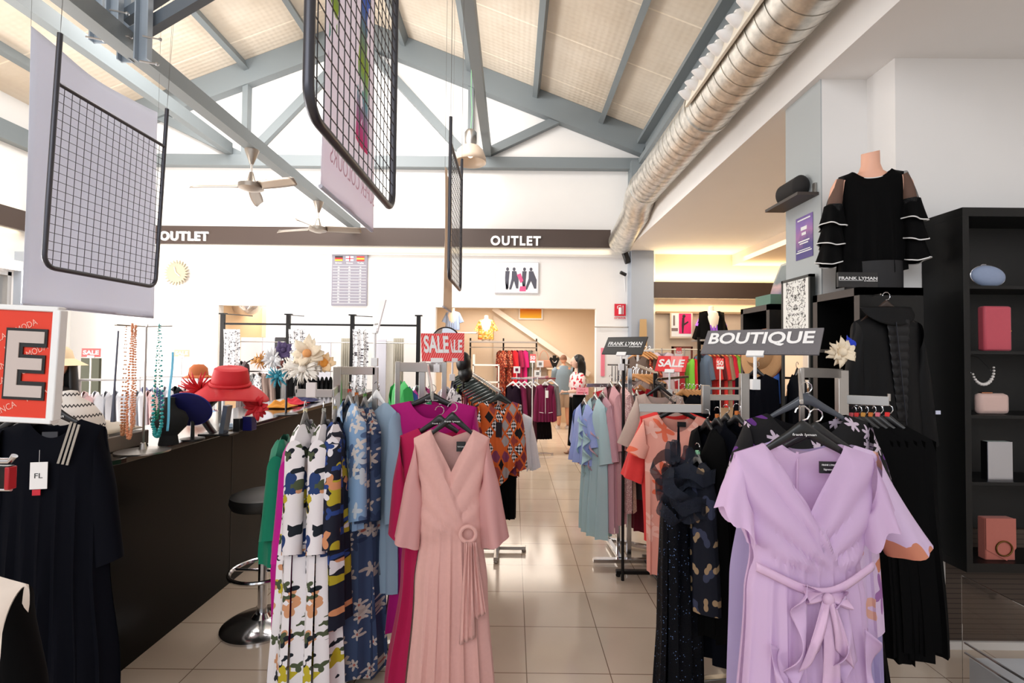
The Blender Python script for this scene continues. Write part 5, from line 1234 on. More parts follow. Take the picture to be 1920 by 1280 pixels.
# middle cabinet under the torso
def cabinet(name, label, x0, x1, y0, y1, z0, z1, shelves=(), fr=.045):
    """open toward -X"""
    t = thing(name, label, 'cabinet', (x0, y0, 0)); W, D = x1 - x0, y1 - y0
    MB().box((0.002, 0, z0), (W, fr, z1)).build('side_panel', darkw, t, smooth=False); MB().box((0.002, D - fr, z0), (W, D, z1)).build('side_panel', darkw, t, smooth=False)
    MB().box((0.002, 0, z1 - fr), (W, D, z1)).build('top_panel', darkw, t, smooth=False); MB().box((.002, 0, z0), (W, D, z0 + fr)).build('bottom_panel', darkw, t, smooth=False)
    MB().box((W - .015, fr, z0), (W, D - fr, z1)).build('back_panel', mat('black_back', (8, 8, 8)), t, smooth=False)
    e = MB(); e.box((0, 0, z0), (.004, fr, z1)).box((0, D - fr, z0), (.004, D, z1)).box((0, 0, z1 - fr), (.004, D, z1)).box((0, 0, z0), (.004, D, z0 + fr)); e.build('front_edge', darkedge, t, smooth=False)
    for z in shelves: MB().box((.005, fr, z), (W, D - fr, z + .02)).build('shelf', darkw, t, smooth=False)
    return t
c2x, c2y0, c2y1 = 1.975, 2.80, 3.235
c2z = P(1612, 538, 2.80).z
cabinet('display_cabinet', 'black open cabinet carrying the black dressed torso', c2x, 2.34, c2y0, c2y1, .45, c2z, shelves=(P(1540, 660, 2.95).z, 1.2))
c3y0, c3y1 = P(1440, 600, 3.80).y, 4.35
c3x = P(1440, 575, 3.82).x
c3z = P(1440, 570, 3.82).z
cabinet('display_cabinet', 'black open cabinet with the green leaflet stand on top', c3x, c3x + .33, 3.80, 4.28, .45, c3z, shelves=(P(1430, 680, 3.9).z,))
# leaflet stand
p = P(1437, 560, 3.95)
t = thing('leaflet_stand', 'green leaflet stand with a leaning glossy leaflet', 'leaflet stand', (c3x + .14, 3.98, c3z))
MB().box((-.10, -.12, 0), (.03, .12, .085), 0, Matrix.Rotation(R(0), 4, 'Z')).build('holder', mat('sage_green_card', (96, 132, 116), .6), t, bevel=.002)
MB().grid(lambda a, b: (.01 + .10 * b ** 1.4, -.11 + .22 * a, .05 + .31 * b), 8, 12).build('leaflet', (lambda n: n.out(n.ramp(n.math('ADD', n.math('MULTIPLY', n.sep(n.tc.outputs['Object'])[2], 2.6), n.math('MULTIPLY', n.noise(n.tc.outputs['Object'], 9), .25)), [(0, (220, 220, 224)), (.3, (90, 104, 140)), (.52, (206, 170, 168)), (.62, (120, 130, 134)), (.95, (140, 150, 150))], 'LINEAR')))(NT('leaflet_print', .25)), t, solid=.003)
# straw hat hanging on the cabinet
p = P(1432, 665, 3.74); t = thing('straw_hat', 'round straw hat hanging on the cabinet behind the boutique sign', 'hat', (c3x - .02, 3.88, p.z)); t.rotation_euler = (0, R(-80), R(20))
straw = mat('natural_straw', (196, 150, 104), .8, noise=.15, nscale=150)
MB().lathe([(.21, -.01), (.20, 0), (.12, .01), (.105, .05), (.08, .085), (0.001, .09)], 40, cap=False).build('brim_and_crown', straw, t, solid=.004)
MB().tube([(.21 * math.cos(a), .21 * math.sin(a), -.01) for a in [2*PI*i/40 for i in range(40)]], .005, 6, closed=True).build('edge_binding', mat('brown_binding', (150, 90, 60), .7), t)
# blue garment inside that cabinet
p = P(1447, 715, 3.9); hang('blue_garment', 'bright blue garment hanging inside the cabinet with the leaflet stand', 'top', 1447, 694, 3.78, R(-60), cloth('bright_blue', (64, 110, 204)), .25, [(0, .06, .02), (.25, .07, .03)], sw=.06, nw=.03, slope=.5, hook=False, nu=16, nv=10)
hang('navy_coat', 'very dark navy coats hanging in front of the cabinet with the leaflet stand', 'coat', 1418, 700, 3.70, R(-40), C_navy, .9, [(0, .15, .04), (.9, .2, .08)], sw=.15, nw=.06, slope=.5, nu=24, nv=14, hook=True)
# tall mirror with ornamental top panel
m0, m1 = P(1474, 520, 3.70).y, 3.30
mx = P(1530, 513, 3.26).x
my0, my1 = 3.27, 3.62
zt_ = P(1524, 513, my0).z
t = thing('standing_mirror', 'tall dark framed mirror with black ornament print on its white upper part', 'mirror', (mx - .035, my0, .42)); H = zt_ - .42; W = my1 - my0
MB().box((0, -.0, 0), (.035, .018, H)).box((0, W - .018, 0), (.035, W, H)).box((0, 0, H - .018), (.035, W, H)).box((0, 0, 0), (.035, W, .018)).build('frame', mat('dark_grey_frame', (48, 50, 48), .5), t, smooth=False)
mz = P(1500, 626, 3.4).z - .42
MB().box((.008, .018, .018), (.012, W - .018, mz)).build('mirror_glass', mat('mirror_glass', (235, 235, 235), .02, 1.0), t, smooth=False)
n = NT('white_panel_with_black_ornament', .5); o_ = n.sep(n.tc.outputs['Object'])
sy = n.math('ABSOLUTE', n.math('SUBTRACT', o_[1], W / 2)); 
v_ = n.comb(n.math('MULTIPLY', sy, 26.0), n.math('MULTIPLY', o_[2], 20.0), 0.0)
na = n.noise(v_, 1.1, 3); nb_ = n.noise(v_, 2.4, 2)
line = n.math('LESS_THAN', n.math('ABSOLUTE', n.math('SUBTRACT', na, .5)), .022); dots = n.math('GREATER_THAN', nb_, .66)
ins = n.math('LESS_THAN', sy, .12)
n.out(n.mix(n.math('MULTIPLY', n.math('MAXIMUM', line, dots), ins), (238, 238, 234), (40, 38, 38)))
MB().box((.004, .018, mz), (.014, W - .018, H - .018)).build('ornament_panel', n.m, t, smooth=False)
# speaker on bracket shelf, poster on pillar
p0 = P(1535, 362, 3.30); p1 = P(1447, 393, 3.62)
t = thing('shelf_speaker', 'rounded black speaker resting on the small black bracket shelf', 'speaker', (cx - .10, 3.35, P(1490, 378, 3.45).z + .012))
zz_ = .0
MB().grid(lambda a, b: (.055 + .062 * math.cos(2*PI*a) * min(1, 6 * min(b, 1 - b)) ** .5, -.02 + .33 * b, .078 + .078 * math.sin(2*PI*a) * min(1, 6 * min(b, 1 - b)) ** .5), 24, 24).build('cabinet_body', mat('speaker_cloth', (30, 28, 28), .85), t)
t = thing('bracket_shelf', 'small black bracket shelf screwed to the grey pillar', 'shelf', (cx - .145, 3.26, P(1490, 378, 3.45).z - .012)); MB().box((0, 0, 0), (.143, .42, .02)).build('board', darkedge, t, smooth=False); MB().box((.13, .02, .02), (.143, .05, .09)).build('bracket', satin, t, smooth=False)
a_, b_ = P(1524, 407, 3.35), P(1492, 484, 3.52)
n = NT('violet_poster_print', .5); o_ = n.sep(n.tc.outputs['Object'])
pn = n.noise(n.tc.outputs['Object'], 9, 4)
cc = n.ramp(n.math('ADD', n.math('MULTIPLY', o_[2], 2.6), n.math('MULTIPLY', n.math('SUBTRACT', pn, .5), .5)), [(0, (90, 80, 140)), (.25, (84, 76, 136)), (.45, (170, 120, 170)), (.6, (140, 110, 180)), (.95, (100, 84, 150))], 'LINEAR')
n.out(cc)
ph_ = a_.z - b_.z
t = thing('small_poster', 'small violet poster with white text taped to the grey pillar', 'poster', (cx - .004, 3.325, P(1508, 484, 3.42).z))
MB().box((0, 0, 0), (.002, .20, .30)).build('sheet', n.m, t, smooth=False)
mb = MB(); Mp = Matrix.Translation((-.001, .20, 0)) @ Matrix.Rotation(R(-90), 4, 'Z')
for z, s, h in ((.275, 'BOUTIQUE MONTH', .010), (.19, 'Sale', .05), (.12, 'SPECIAL PRICES', .012), (.10, 'THIS WEEK ONLY', .010)): 
    pass
for z, w_, h in ((.272, .15, .010), (.20, .07, .026), (.165, .05, .02), (.12, .13, .009), (.104, .10, .009), (.06, .15, .006), (.045, .18, .008)): mb.box((.1 - w_/2, -.001, z), (.1 + w_/2, 0, z + h), 0, Mp)
mb.build('print_lines', whitep, t, smooth=False)
# torso mannequin
sk = mat('mannequin_skin', (232, 176, 150), .5)
tc_ = P(1640, 540, 2.98)
TS = Vector((P(1632, 300, 2.92).x, 2.92, c2z))
t = thing('torso_mannequin', 'headless torso mannequin in a black tiered sleeve blouse on the cabinet', 'mannequin', TS, R(-20))
ztop = P(1625, 293, 2.98).z - c2z; zsh = P(1640, 335, 2.98).z - c2z
def ell(z, rx, ry, cy=0): return (z, rx, ry, cy)
prof = [(-.0, .13, .065), (.10, .135, .065), (.25, .105, .055), (.38, .12, .06), (.48, .13, .06), (zsh - .06, .145, .05), (zsh - .02, .12, .045), (zsh + .02, .062, .045), (zsh + .06, .048, .046), (ztop, .046, .05)]
def tors(a, b, pr=prof):
    f = b * (len(pr) - 1); i = min(int(f), len(pr) - 2); k = f - i; k = k * k * (3 - 2 * k)
    z, rx, ry = (lerp(pr[i][j], pr[i+1][j], k) for j in range(3)); return (rx * math.cos(2*PI*a), ry * math.sin(2*PI*a), z + (.018 * math.sin(2*PI*a + .4) if b > .98 else 0))
mb = MB(); mb.grid(tors, 32, 60); mb.add([tors(i/32, 1) for i in range(32)], [tuple(range(32))]); mb.build('torso', sk, t)
for s in (-1, 1):
    MB().tube([(s * .14, 0, zsh - .03), (s * .165, 0, zsh - .075), (s * .18, 0, zsh - .14), (s * .185, 0, zsh - .165)], [.045, .044, .042, .04], 16).build('upper_arm', sk, t)
body = body_mesh(zsh - .0 + .02 - .06, [(0, .165, .085), (.08, .165, .09), (.25, .155, .085), (.45, .165, .085), (.62, .175, .085)], sw=.165, nw=.10, nf=.06, nb=.03, neckp=2, slope=.30, k=4, amp=.012, seed=1., nu=50, nv=40, hem=lambda u, s: .05 * u)
body.build('blouse', C_black, t, (0, 0, zsh + .024))
MB().tube([(.105 * math.cos(a), -.052 * abs(math.sin(a)) - .0, zsh + .026 - .06 * abs(math.sin(a))) for a in [PI + PI*i/20 for i in range(21)]], .003, 6).build('neck_edge', mat('white_piping', (236, 236, 236), .5), t)
sheer = mat('sheer_black_mesh', (14, 14, 16), .8, alpha=.62)
for s in (-1, 1):
    MB().grid(lambda a, b, s=s: (s * (.155 + .035 * math.sin(b * PI/2)) + (.022 + .03 * b) * math.cos(2*PI*a), .055 * math.sin(2*PI*a) * (1 + .2 * b), zsh - .01 - .02 * b - .19 * b), 24, 10).build('sheer_sleeve', sheer, t)
    for i in range(3):
        z0_ = zsh - .17 - .115 * i; f_ = lambda a, b, s=s, z0_=z0_, i=i: (s * (.192 + .006 * i + .005 * b) + (.050 + .022 * b) * math.cos(2*PI*a) * (1 + .12 * b * math.sin(6 * 2*PI*a + i)), (.058 + .032 * b) * math.sin(2*PI*a) * (1 + .12 * b * math.sin(6 * 2*PI*a + i)), z0_ - .125 * b + .012 * b * math.sin(4*PI*a + i))
        ti = MB().grid(f_, 60, 8).build('sleeve_tier', C_black, t)
        MB().tube([f_(k / 60, 1.0) for k in range(60)], .0035, 6, closed=True).build('white_trim', mat('white_piping', (236, 236, 236)), ti)
MB().grid(lambda a, b: (.145 * math.cos(2*PI*a) * (1 + .0 * b) + .01, .10 * math.sin(2*PI*a), .16 - .16 * b), 32, 6).build('trousers', mat('black_trouser', (16, 16, 20), .7), t)
# FRANK LYMAN block sign on the cabinet
def draw_fl(t, M, w_, h_, sc=.8, y=-.0055, my=.05, extra=True):
    mb = MB(); put_text(mb, 'FRANK LYMAN', -w_ * sc / 2, h_ * my, w_ * sc, h_ * .20, y=y, off=.012, depth=.002, M=M)
    mb.box((-w_ * sc / 2, y - .001, h_ * (my - .06)), (w_ * sc * .12, y + .001, h_ * (my - .035)), 0, M)
    put_text(mb, 'DESIGN', w_ * sc * .16, h_ * (my - .11), w_ * sc * .34, h_ * .075, y=y, off=.012, depth=.002, M=M)
    mb.build('lettering', whitep, t, smooth=False)
p = P(1603, 522, 2.76); 
w_ = (P(1640, 520, 2.80).x - P(1566, 520, 2.80).x); h_ = P(1600, 510, 2.8).z - c2z
t = thing('brand_sign', 'small black block sign with white letters at the torso hem', 'sign', (P(1603, 520, 2.815).x + .01, 2.812, c2z))
MB().box((-w_/2, -.008, 0), (w_/2, .008, h_)).build('block', mat('block_black', (22, 22, 24), .4), t, smooth=False); draw_fl(t, Matrix.Translation((0, 0, h_ * .45)), w_, h_, sc=.97, y=-.009)
# black puffer coat hanging on the cabinet side
cc_ = mat('black_nylon', (5, 5, 7), .6, spec=.2)
q = P(1662, 588, 2.70)
t = garment('hooded_coat', 'long black hooded coat with quilted lining hanging on the cabinet side', 'coat', q, R(4), cc_, 1.05, [(0, .19, .03), (.15, .2, .05), (1.05, .22, .06)], sw=.19, nw=.08, nf=.03, slope=.42, seed=3., k=3, amp=.01,
    sleeves=dict(length=.68, out=.06, r0=(.05, .085), r1=(.045, .045), k=3), nu=40, nv=40)
MB().grid(lambda a, b: (-.05 + .13 * a * (1 - .6 * b) + .06 * b, -.055 - .006 * abs(math.sin(b * 38)), -.03 - .55 * b), 10, 90).build('quilted_lining', mat('quilted_black', (12, 12, 16), .45, spec=.3), t, solid=.002)
MB().grid(lambda a, b: (.145 * math.cos(PI * a * 1.0 + 0) , -.058 * math.sin(PI * a) - .02 * b + .012, .02 - .075 * math.sin(PI * a) * b * 1.2 + .015 * (1-b)), 24, 8).build('hood', cc_, t, solid=.006)
MB().tube([(-.005 + .05 * b_ / 10, -.068, -.05 - .05 * b_) for b_ in range(12)], .003, 6).build('zip', mat('black_zip', (40, 40, 46), .3, .6), t)
MB().box((.235, -.05, -.545), (.262, -.046, -.525)).build('sleeve_label', mat('white_label', (200, 204, 226), .6), t)
make_hanger('clothes_hanger', 'dark brown hanger with chrome hook holding the hooded coat', mat('dark_brown_wood', (50, 34, 26), .4), chrome, q + Vector((0, .0, .115)), R(4), width=.32, drop=.09, logo='FRANK LYMAN', hook_h=.075)
MB().tube([(0, 0, 0), (0, .06, .0)], .004, 8).build('x', satin).name = 'coat_hook'
o = bpy.data.objects['coat_hook']; o.location = (q.x, 2.74, q.z + .115 - .003); tag(o, 'small steel peg carrying the hanger of the hooded coat', 'hook')
# silk flower clamp on the rack bracket
fascin('cream silk flower with long petals clipped to the rack beside the black coat', 1572, 660, 2.42, fea('cream_silk', (238, 222, 196)), .075, 16, .034, 21, 'silk flower')
fascin('blue flower peeking out behind the cream silk flower', 1588, 645, 2.45, fea('royal_blue_silk', (30, 60, 190)), .035, 8, .03, 22, 'silk flower')
# ================================================================ SIGNS OVER THE RACKS
def draw_bout(t, M, w_, h_):
    mb = MB(); put_text(mb, 'BOUTIQUE', -w_ * .455, -h_ * .18, w_ * .90, h_ * .56, y=-.0055, off=.025, depth=.002, M=M); mb.build('lettering', whitep, t, smooth=False)
    mb = MB()
    for i in range(6):
        for j in range(3): put_text(mb, 'MODA FINCA', -w_ * .48 + i * w_ * .16, -h_ * .45 + j * h_ * .3, w_ * .12, h_ * .045, y=-.0045, depth=.0008, M=M)
    mb.build('small_lettering', mat('mid_grey_ink', (132, 130, 134), .6), t, smooth=False)
cb = P(1422, 641, 2.42)
sign_on_stand('boutique_sign', 'grey tilted sign reading BOUTIQUE in white letters', 'sign', cb, .54, .155, R(-45), R(37), mat('slate_card', (104, 102, 106), .6), draw_bout, stem_len=.12)
cf_ = P(1171, 648, 3.75)
sign_on_stand('brand_sign', 'black tilted sign on the tall black post near the white wall', 'sign', cf_, .34, .165, R(-42), R(36), mat('block_black', (22, 22, 24)), lambda t, M, w_, h_: draw_fl(t, M, w_, h_, .84, my=.0), stem_len=.07)
sign_on_stand('sale_sign', 'red striped SALE sign above the beige knit top', 'sign', P(1259, 682, 3.9), .25, .14, R(-42), R(30), redcard, draw_sale(), stem_len=.14)
sign_on_stand('sale_sign', 'red striped SALE sign above the fuchsia dress', 'sign', P(818, 651, 3.15), .19, .19, R(18), R(22), redcard, draw_sale(frac=.8), stem_len=.02)
sign_on_stand('sale_sign', 'second red striped SALE sign partly behind the first', 'sign', P(849, 650, 3.7), .17, .21, R(0), R(5), redcard, draw_sale(frac=.6), stem_len=.1)
sign_on_stand('sale_sign', 'small red SALE sign before the bright side windows', 'sign', P(171, 661, 6.3), .21, .11, R(12), R(3), redcard, draw_sale(), stem_len=1.55)
sign_on_stand('sale_sign', 'pale orange SALE sign on the white racks near the passage', 'sign', P(341, 662, 6.8), .20, .10, R(5), R(3), mat('pale_orange_card', (240, 190, 160), .6), draw_sale(), stem_len=1.55)  # card in a plain pale orange
sign_on_stand('discount_sign', 'small red 50 sign over the burgundy jackets', 'sign', P(999, 671, 8.0), .10, .13, R(-15), R(10), redcard, draw_sale('50', .6), stem_len=1.42)
sign_on_stand('discount_sign', 'small red 50 sign before the colourful clothes rail', 'sign', P(1350, 681, 6.2), .09, .13, R(-18), R(20), redcard, draw_sale('50', .6), stem_len=1.42)
sign_on_stand('discount_sign', 'tiny red card tilted above the right SALE sign', 'sign', P(1273, 659, 5.6), .06, .09, R(-18), R(-14), redcard, draw_sale('50', .4), stem_len=1.6)
# tall black post below the brand sign with its rack
R2Y = 4.05
px_ = P(1180, 860, R2Y).x
rack('clothes_rack', 'chrome rack with an H shaped foot carrying the rose and aqua dresses', (px_, R2Y), [((px_, R2Y, .03), P(1180, 690, R2Y).z, .035), ((P(1160, 900, R2Y+.15).x, R2Y + .15, .03), 1.35, .03)],
     [((P(1100, 730, R2Y).x, R2Y, P(1100, 722, R2Y).z), (px_, R2Y, P(1180, 722, R2Y).z), .012, .03), ((P(1112, 1047, R2Y).x, R2Y, .04), (P(1226, 1047, R2Y).x, R2Y, .04), .05, .03), ((P(1140, 1012, 4.5).x, 4.5, .04), (P(1228, 1030, 4.3).x, 4.3, .04), .04, .03), ((P(1140, 1012, 4.5).x, 4.5, .04), (P(1165, 1047, R2Y).x, R2Y, .04), .04, .03)], feet=False, m=chrome)
mb = MB().tube([(0, 0, 0), (0, 0, cf_.z - .10)], .012, 8); mb.build('sign_post', blackm, bpy.data.objects[[o.name for o in bpy.data.objects if o.get('label', '').startswith('black tilted sign')][0]], (0, .03, -cf_.z + .0))
# garments of that rack
r2 = [(1096, 755, 865, C_peri, 'periwinkle blouse dress outermost on the H foot rack', 'straight', 4.1, -70), (1106, 765, 868, C_red, 'red dress between the periwinkle and the aqua one', 's', 4.12, -70), (1116, 745, 998, C_aqua, 'pale aqua chiffon dress with a layered cape', 'long', 4.0, -68),
      (1130, 742, 985, cloth('mauve_rose_chiffon', (196, 150, 160)), 'mauve rose dress beside the aqua one', 'long', 4.0, -72), (1145, 722, 970, C_rose, 'light rose ruffled dress on the H foot rack', 'long', 4.0, -72), (1162, 722, 950, S_pink, 'glittering rose sequin dress on the H foot rack', 'long', 3.95, -68), (1184, 738, 925, cloth('dark_grey_crepe', (64, 58, 62)), 'dark grey dress right behind the black post', 's', 4.15, -75), (1194, 740, 985, cloth('dark_wine_crepe', (100, 10, 30)), 'dark wine red dress behind the beige knit top', 's', 4.2, -75)]
for px, p0_, p1_, m, dsc, ty, y, rz in r2:
    L = (P(px, p0_, y).z - P(px, p1_, y).z)
    g, h = hang('hanging_dress', dsc, 'dress', px, p0_, y, R(rz), m, L, [(0, .14, .03), (.2, .17, .05), (L, .19, .08)], hcol=satin, hname='thin steel', sw=.15, nw=.05, slope=.6, seed=px * .1, nu=28, nv=24, k=4, amp=.02, hw=.3,
        sleeves=dict(length=min(.45, L * .6), out=.03, r0=(.035, .08), r1=(.07, .05), k=3, amp=.012, n=18, m=8))
    if 'cape' in dsc or 'ruffled' in dsc or 'mauve' in dsc:
        for i in range(2): ruffle(g, [(-.10 + .1 * i, -.15 - .1 * i, 1), (-.12 + .1 * i, -.45 - .15 * i)], .12, 2.5, .035, m, 'cape_layer', y=-.09 - .02*i, seed=i)
hang('hanging_dress', 'bright red wide blouse seen behind the rose dresses', 'dress', 1158, 728, 4.5, R(-8), C_red, .9, [(0, .22, .04), (.9, .22, .06)], sw=.22, nw=.08, slope=.3, seed=3, hcol=woodp, hname='wooden', nu=24, nv=16)
hang('hanging_dress', 'second bright red garment seen between the black post and the beige top', 'dress', 1200, 728, 4.6, R(-8), C_red, .9, [(0, .16, .04), (.9, .16, .06)], sw=.16, nw=.06, slope=.3, seed=4, hcol=woodp, hname='wooden', nu=24, nv=16)
# rack of the beige knit top / coral dresses
xk = P(1232, 712, 3.8).x; zk = P(1232, 712, 3.8).z
rack('clothes_rack', 'black rack with a slanted notched arm behind the beige knit top', (xk, 3.85), [((xk, 3.85, .03), zk + .05, .03)], [((xk - .0, 3.60, P(1236, 722, 3.6).z), (xk, 3.85, P(1236, 716, 3.8).z), .014, .025), ((xk, 3.85, zk), (P(1290, 706, 4.4).x, 4.4, P(1290, 706, 4.4).z), .012, .02), ((xk, 3.85, P(1256, 764, 3.3).z + .11), (P(1262, 764, 3.02).x, 2.98, P(1262, 764, 3.02).z + .03), .012, .02)], m=blackm, foot=.3)
# wooden hangers with dark clothes behind
grp = 'wooden hangers behind the sale sign'
for i in range(6):
    y = 4.1 + i * .11; px = 1262 + i * 7
    p = P(px, 716 - i * 2, y)
    hang('dark_jacket', ('dark navy jacket on a wooden hanger, %s in the row behind the SALE sign' % ('first', 'second', 'third', 'fourth', 'fifth', 'last')[i]), 'jacket', px + 18, 738, y, R(-50), C_navy if i % 2 else cloth('charcoal_wool', (34, 38, 48)), .8, [(0, .18, .04), (.8, .2, .07)], sw=.18, nw=.07, slope=.4, hcol=woodp, hname='wooden', nu=20, nv=12, hw=.4)
# ================================================================ ACRYLIC STAND AT THE LOWER PICTURE EDGE
p = P(1912, 1240, 2.1)
t = thing('acrylic_stand', 'clear acrylic floor stand with a white block at the picture edge', 'stand', (P(1905, 1200, 2.25).x, 2.1, 0))
MB().box((0, 0, .02), (.006, .42, .62)).build('clear_panel', mat('acrylic', (255, 255, 255), .02, trans=1.0), t, smooth=False, bevel=.002)
MB().box((.02, .02, 0), (.30, .40, .22)).build('white_block', mat('grey_white_block', (200, 204, 210), .5), t, bevel=.004)
MB().tube([(.0, .0, .30), (.02, .42, .28)], .006, 8).tube([(0, 0, .25), (.02, .42, .23)], .006, 8).build('chrome_rod', chrome, t)
# ================================================================ MIDDLE AND FAR RACKS
def row_item(name, label, cat, p, rz, m, L, w_=.36, dep=.05, sleeve=None, seed=0, group=None, flare=1.05, nu=14, nv=8, hanger=None):
    mb = simple_garment(MB(), L, w_, dep, sleeve, seed, nu=nu, nv=nv, flare=flare)
    o = mb.build(name, m, None, p, (0, 0, rz)); tag(o, label, cat, group)
    if hanger:
        hanger(p + Vector((0, 0, .07)), rz)
    return o
_small = {}
def small_hanger(kind, m, label, group):
    def f(p, rz):
        if kind not in _small:
            t = thing('clothes_hanger', label, 'hanger', p, rz, group)
            def arm(a, b):
                u = a * 2 - 1; return (u * .19, .010 * math.sin(2*PI*b), -.02 - .085 * abs(u) ** 1.2 + lerp(.022, .010, abs(u)) * math.cos(2*PI*b))
            MB().grid(arm, 12, 6).build('arms', m, t); MB().tube([(0, 0, 0), (0, 0, .035), (.018, 0, .055), (0, 0, .075), (-.016, 0, .062)], .0025, 5).build('hook', chrome, t)
            _small[kind] = t; return t
        c = copy_tree(_small[kind]); c.location = p; c.rotation_euler = (0, 0, rz); c['label'] = label; c['group'] = group; return c
    return f
# ---- M1: patchwork tunic and the row behind it
g, h = hang('patchwork_tunic', 'orange patchwork and houndstooth tunic with a pointed hem, first in its row', 'tunic', 938, 752, 4.0, R(-6), G_geo, .66, [(0, .175, .03), (.2, .165, .05), (.66, .17, .07)], hcol=mat('dark_green_plastic', (40, 50, 48), .3), hname='dark green', sw=.175, nw=.10, nf=.07, nb=.03, neckp=2, slope=.32, seed=2., hw=.40, k=4,
     hem=lambda u, s: -.24 * (1 - abs(u + .35)) + .12 if s < 0 else .05, nu=60, nv=50,
     sleeves=dict(length=.52, out=.025, r0=(.04, .08), r1=(.045, .05), k=3))
tagcard(g, -.0, -.066, -.16, .05, .12, blackp)
hang('trousers', 'black trousers hanging under the patchwork tunic', 'trousers', 940, 862, 4.15, R(-6), C_black, .48, [(0, .13, .05), (.48, .13, .06)], sw=.12, nw=.04, nf=0, nb=0, slope=0, hook=False, nu=24, nv=10)
hang('white_blouse', 'white long sleeved blouse with ruffled hem beside the patchwork tunic', 'blouse', 968, 775, 4.7, R(6), C_white, .52, [(0, .15, .03), (.52, .19, .07)], sw=.155, nw=.07, nf=.05, slope=.5, seed=3., hw=.34, hem=lambda u, s: .02 * math.sin(20 * u),
     sleeves=dict(length=.48, out=.05, r0=(.04, .08), r1=(.05, .05), k=5, amp=.012))
a_ = Vector((P(938, 730, 4.1).x, 4.05, P(938, 735, 4.0).z)); b_ = Vector((P(868, 690, 6.6).x, 6.6, P(868, 690, 6.6).z))
b_.z = a_.z + .12
hb1 = small_hanger('dark', mat('dark_green_plastic', (40, 50, 48)), 'dark plastic hanger in the row behind the patchwork tunic', 'dark hangers behind the patchwork tunic')
seq = [(G_geo, 'orange patchwork tunic'), (G_geo, 'orange patchwork tunic'), (C_brown, 'brown knit'), (G_geo, 'orange patchwork tunic'), (C_wine, 'wine red knit'), (cloth('dusty_rose_knit', (150, 70, 80)), 'dusty rose knit'), (F_redfloral, 'rust patterned top'), (C_plum, 'dark plum knit'), (C_plum, 'dark plum knit'), (cloth('lime_print', (150, 160, 50)), 'lime green top'), (cloth('indigo_knit', (50, 46, 80)), 'indigo knit'), (C_plum, 'dark plum knit'), (C_grey, 'grey knit'), (cloth('indigo_knit', (50, 46, 80)), 'indigo knit')]
ordn = ('second', 'third', 'fourth', 'fifth', 'sixth', 'seventh', 'eighth', 'ninth', 'tenth', 'eleventh', 'twelfth', 'thirteenth', 'fourteenth', 'last')
for i, (m, nm) in enumerate(seq):
    p = a_.lerp(b_, (i + 1) / 15) - Vector((0, 0, .12))
    row_item('hanging_blouse', '%s, %s in the row of the patchwork tunics' % (nm, ordn[i]), 'top', p, R(-16), m, .62 - .01 * (i % 3), sleeve=.5, seed=i * 1.3, group='tops in the patchwork tunic row', hanger=hb1, nu=20, nv=10)
rack('clothes_rack', 'long chrome rack running back behind the patchwork tunic', (a_.x - .02, 4.3), [((a_.x - .01, 4.25, .03), a_.z - .02, .03), ((b_.x, b_.y, .03), b_.z, .03)], [(a_ + Vector((0, 0, .0)), b_, .015, .025)], foot=.25)
# ---- rack behind the fuchsia dress with small bright tops
grp = 'bright tops behind the fuchsia dress'
for i, (px, py, m, nm) in enumerate(((752, 712, cloth('leaf_green', (60, 180, 90)), 'leaf green top'), (762, 722, cloth('cobalt', (60, 100, 180)), 'cobalt blue top'), (772, 728, cloth('hot_pink', (226, 60, 160)), 'hot pink top'), (786, 722, floral('white_with_green_spots', (232, 232, 234), [(60, 160, 110), (40, 40, 40)], 16), 'white top with green spots'), (800, 724, C_fuch, 'magenta top'), (842, 724, F_scarf, 'white and black patterned top'))):
    row_item('bright_blouse', nm + ' on the rack behind the fuchsia dress', 'top', P(px, py, 3.45 + .07 * i), R(-62), m, .55, sleeve=.3, seed=i, group=grp)
# round mirror and black hat beyond
p = P(836, 640, 4.2); t = thing('round_mirror', 'round table mirror behind the SALE signs', 'mirror', p)
MB().tube([(.12 * math.cos(a), 0, .12 * math.sin(a)) for a in [2*PI*i/40 for i in range(40)]], .007, 8, closed=True).tube([(0, 0, -.12), (0, 0, -p.z)], .01, 8).lathe([(.12, -p.z), (.12, -p.z + .015), (.01, -p.z + .02)], 24).build('frame', dkm, t)
MB().tube([(0, -.004, 0), (0, .004, 0)], .115, 40).build('mirror_glass', mat('mirror_metal', (230, 230, 235)), t)
p = P(869, 690, 5.4); t = thing('black_wig', 'glossy black wig on a stand behind the dark hangers', 'wig', (p.x, 5.4, p.z)); MB().ball((0, 0, .06), .11, n=20, m=14, sc=(.75, .8, 1.1)).ball((.02, 0, -.06), .10, n=16, m=10, sc=(.8, .8, 1)).build('hair', mat('glossy_black_hair', (10, 10, 12), .4), t)
MB().tube([(0, 0, -.1), (0, 0, -p.z)], .012, 8).lathe([(.12, -p.z), (.12, -p.z+.02), (.01, -p.z+.03)], 20).build('stand', blackm, t)
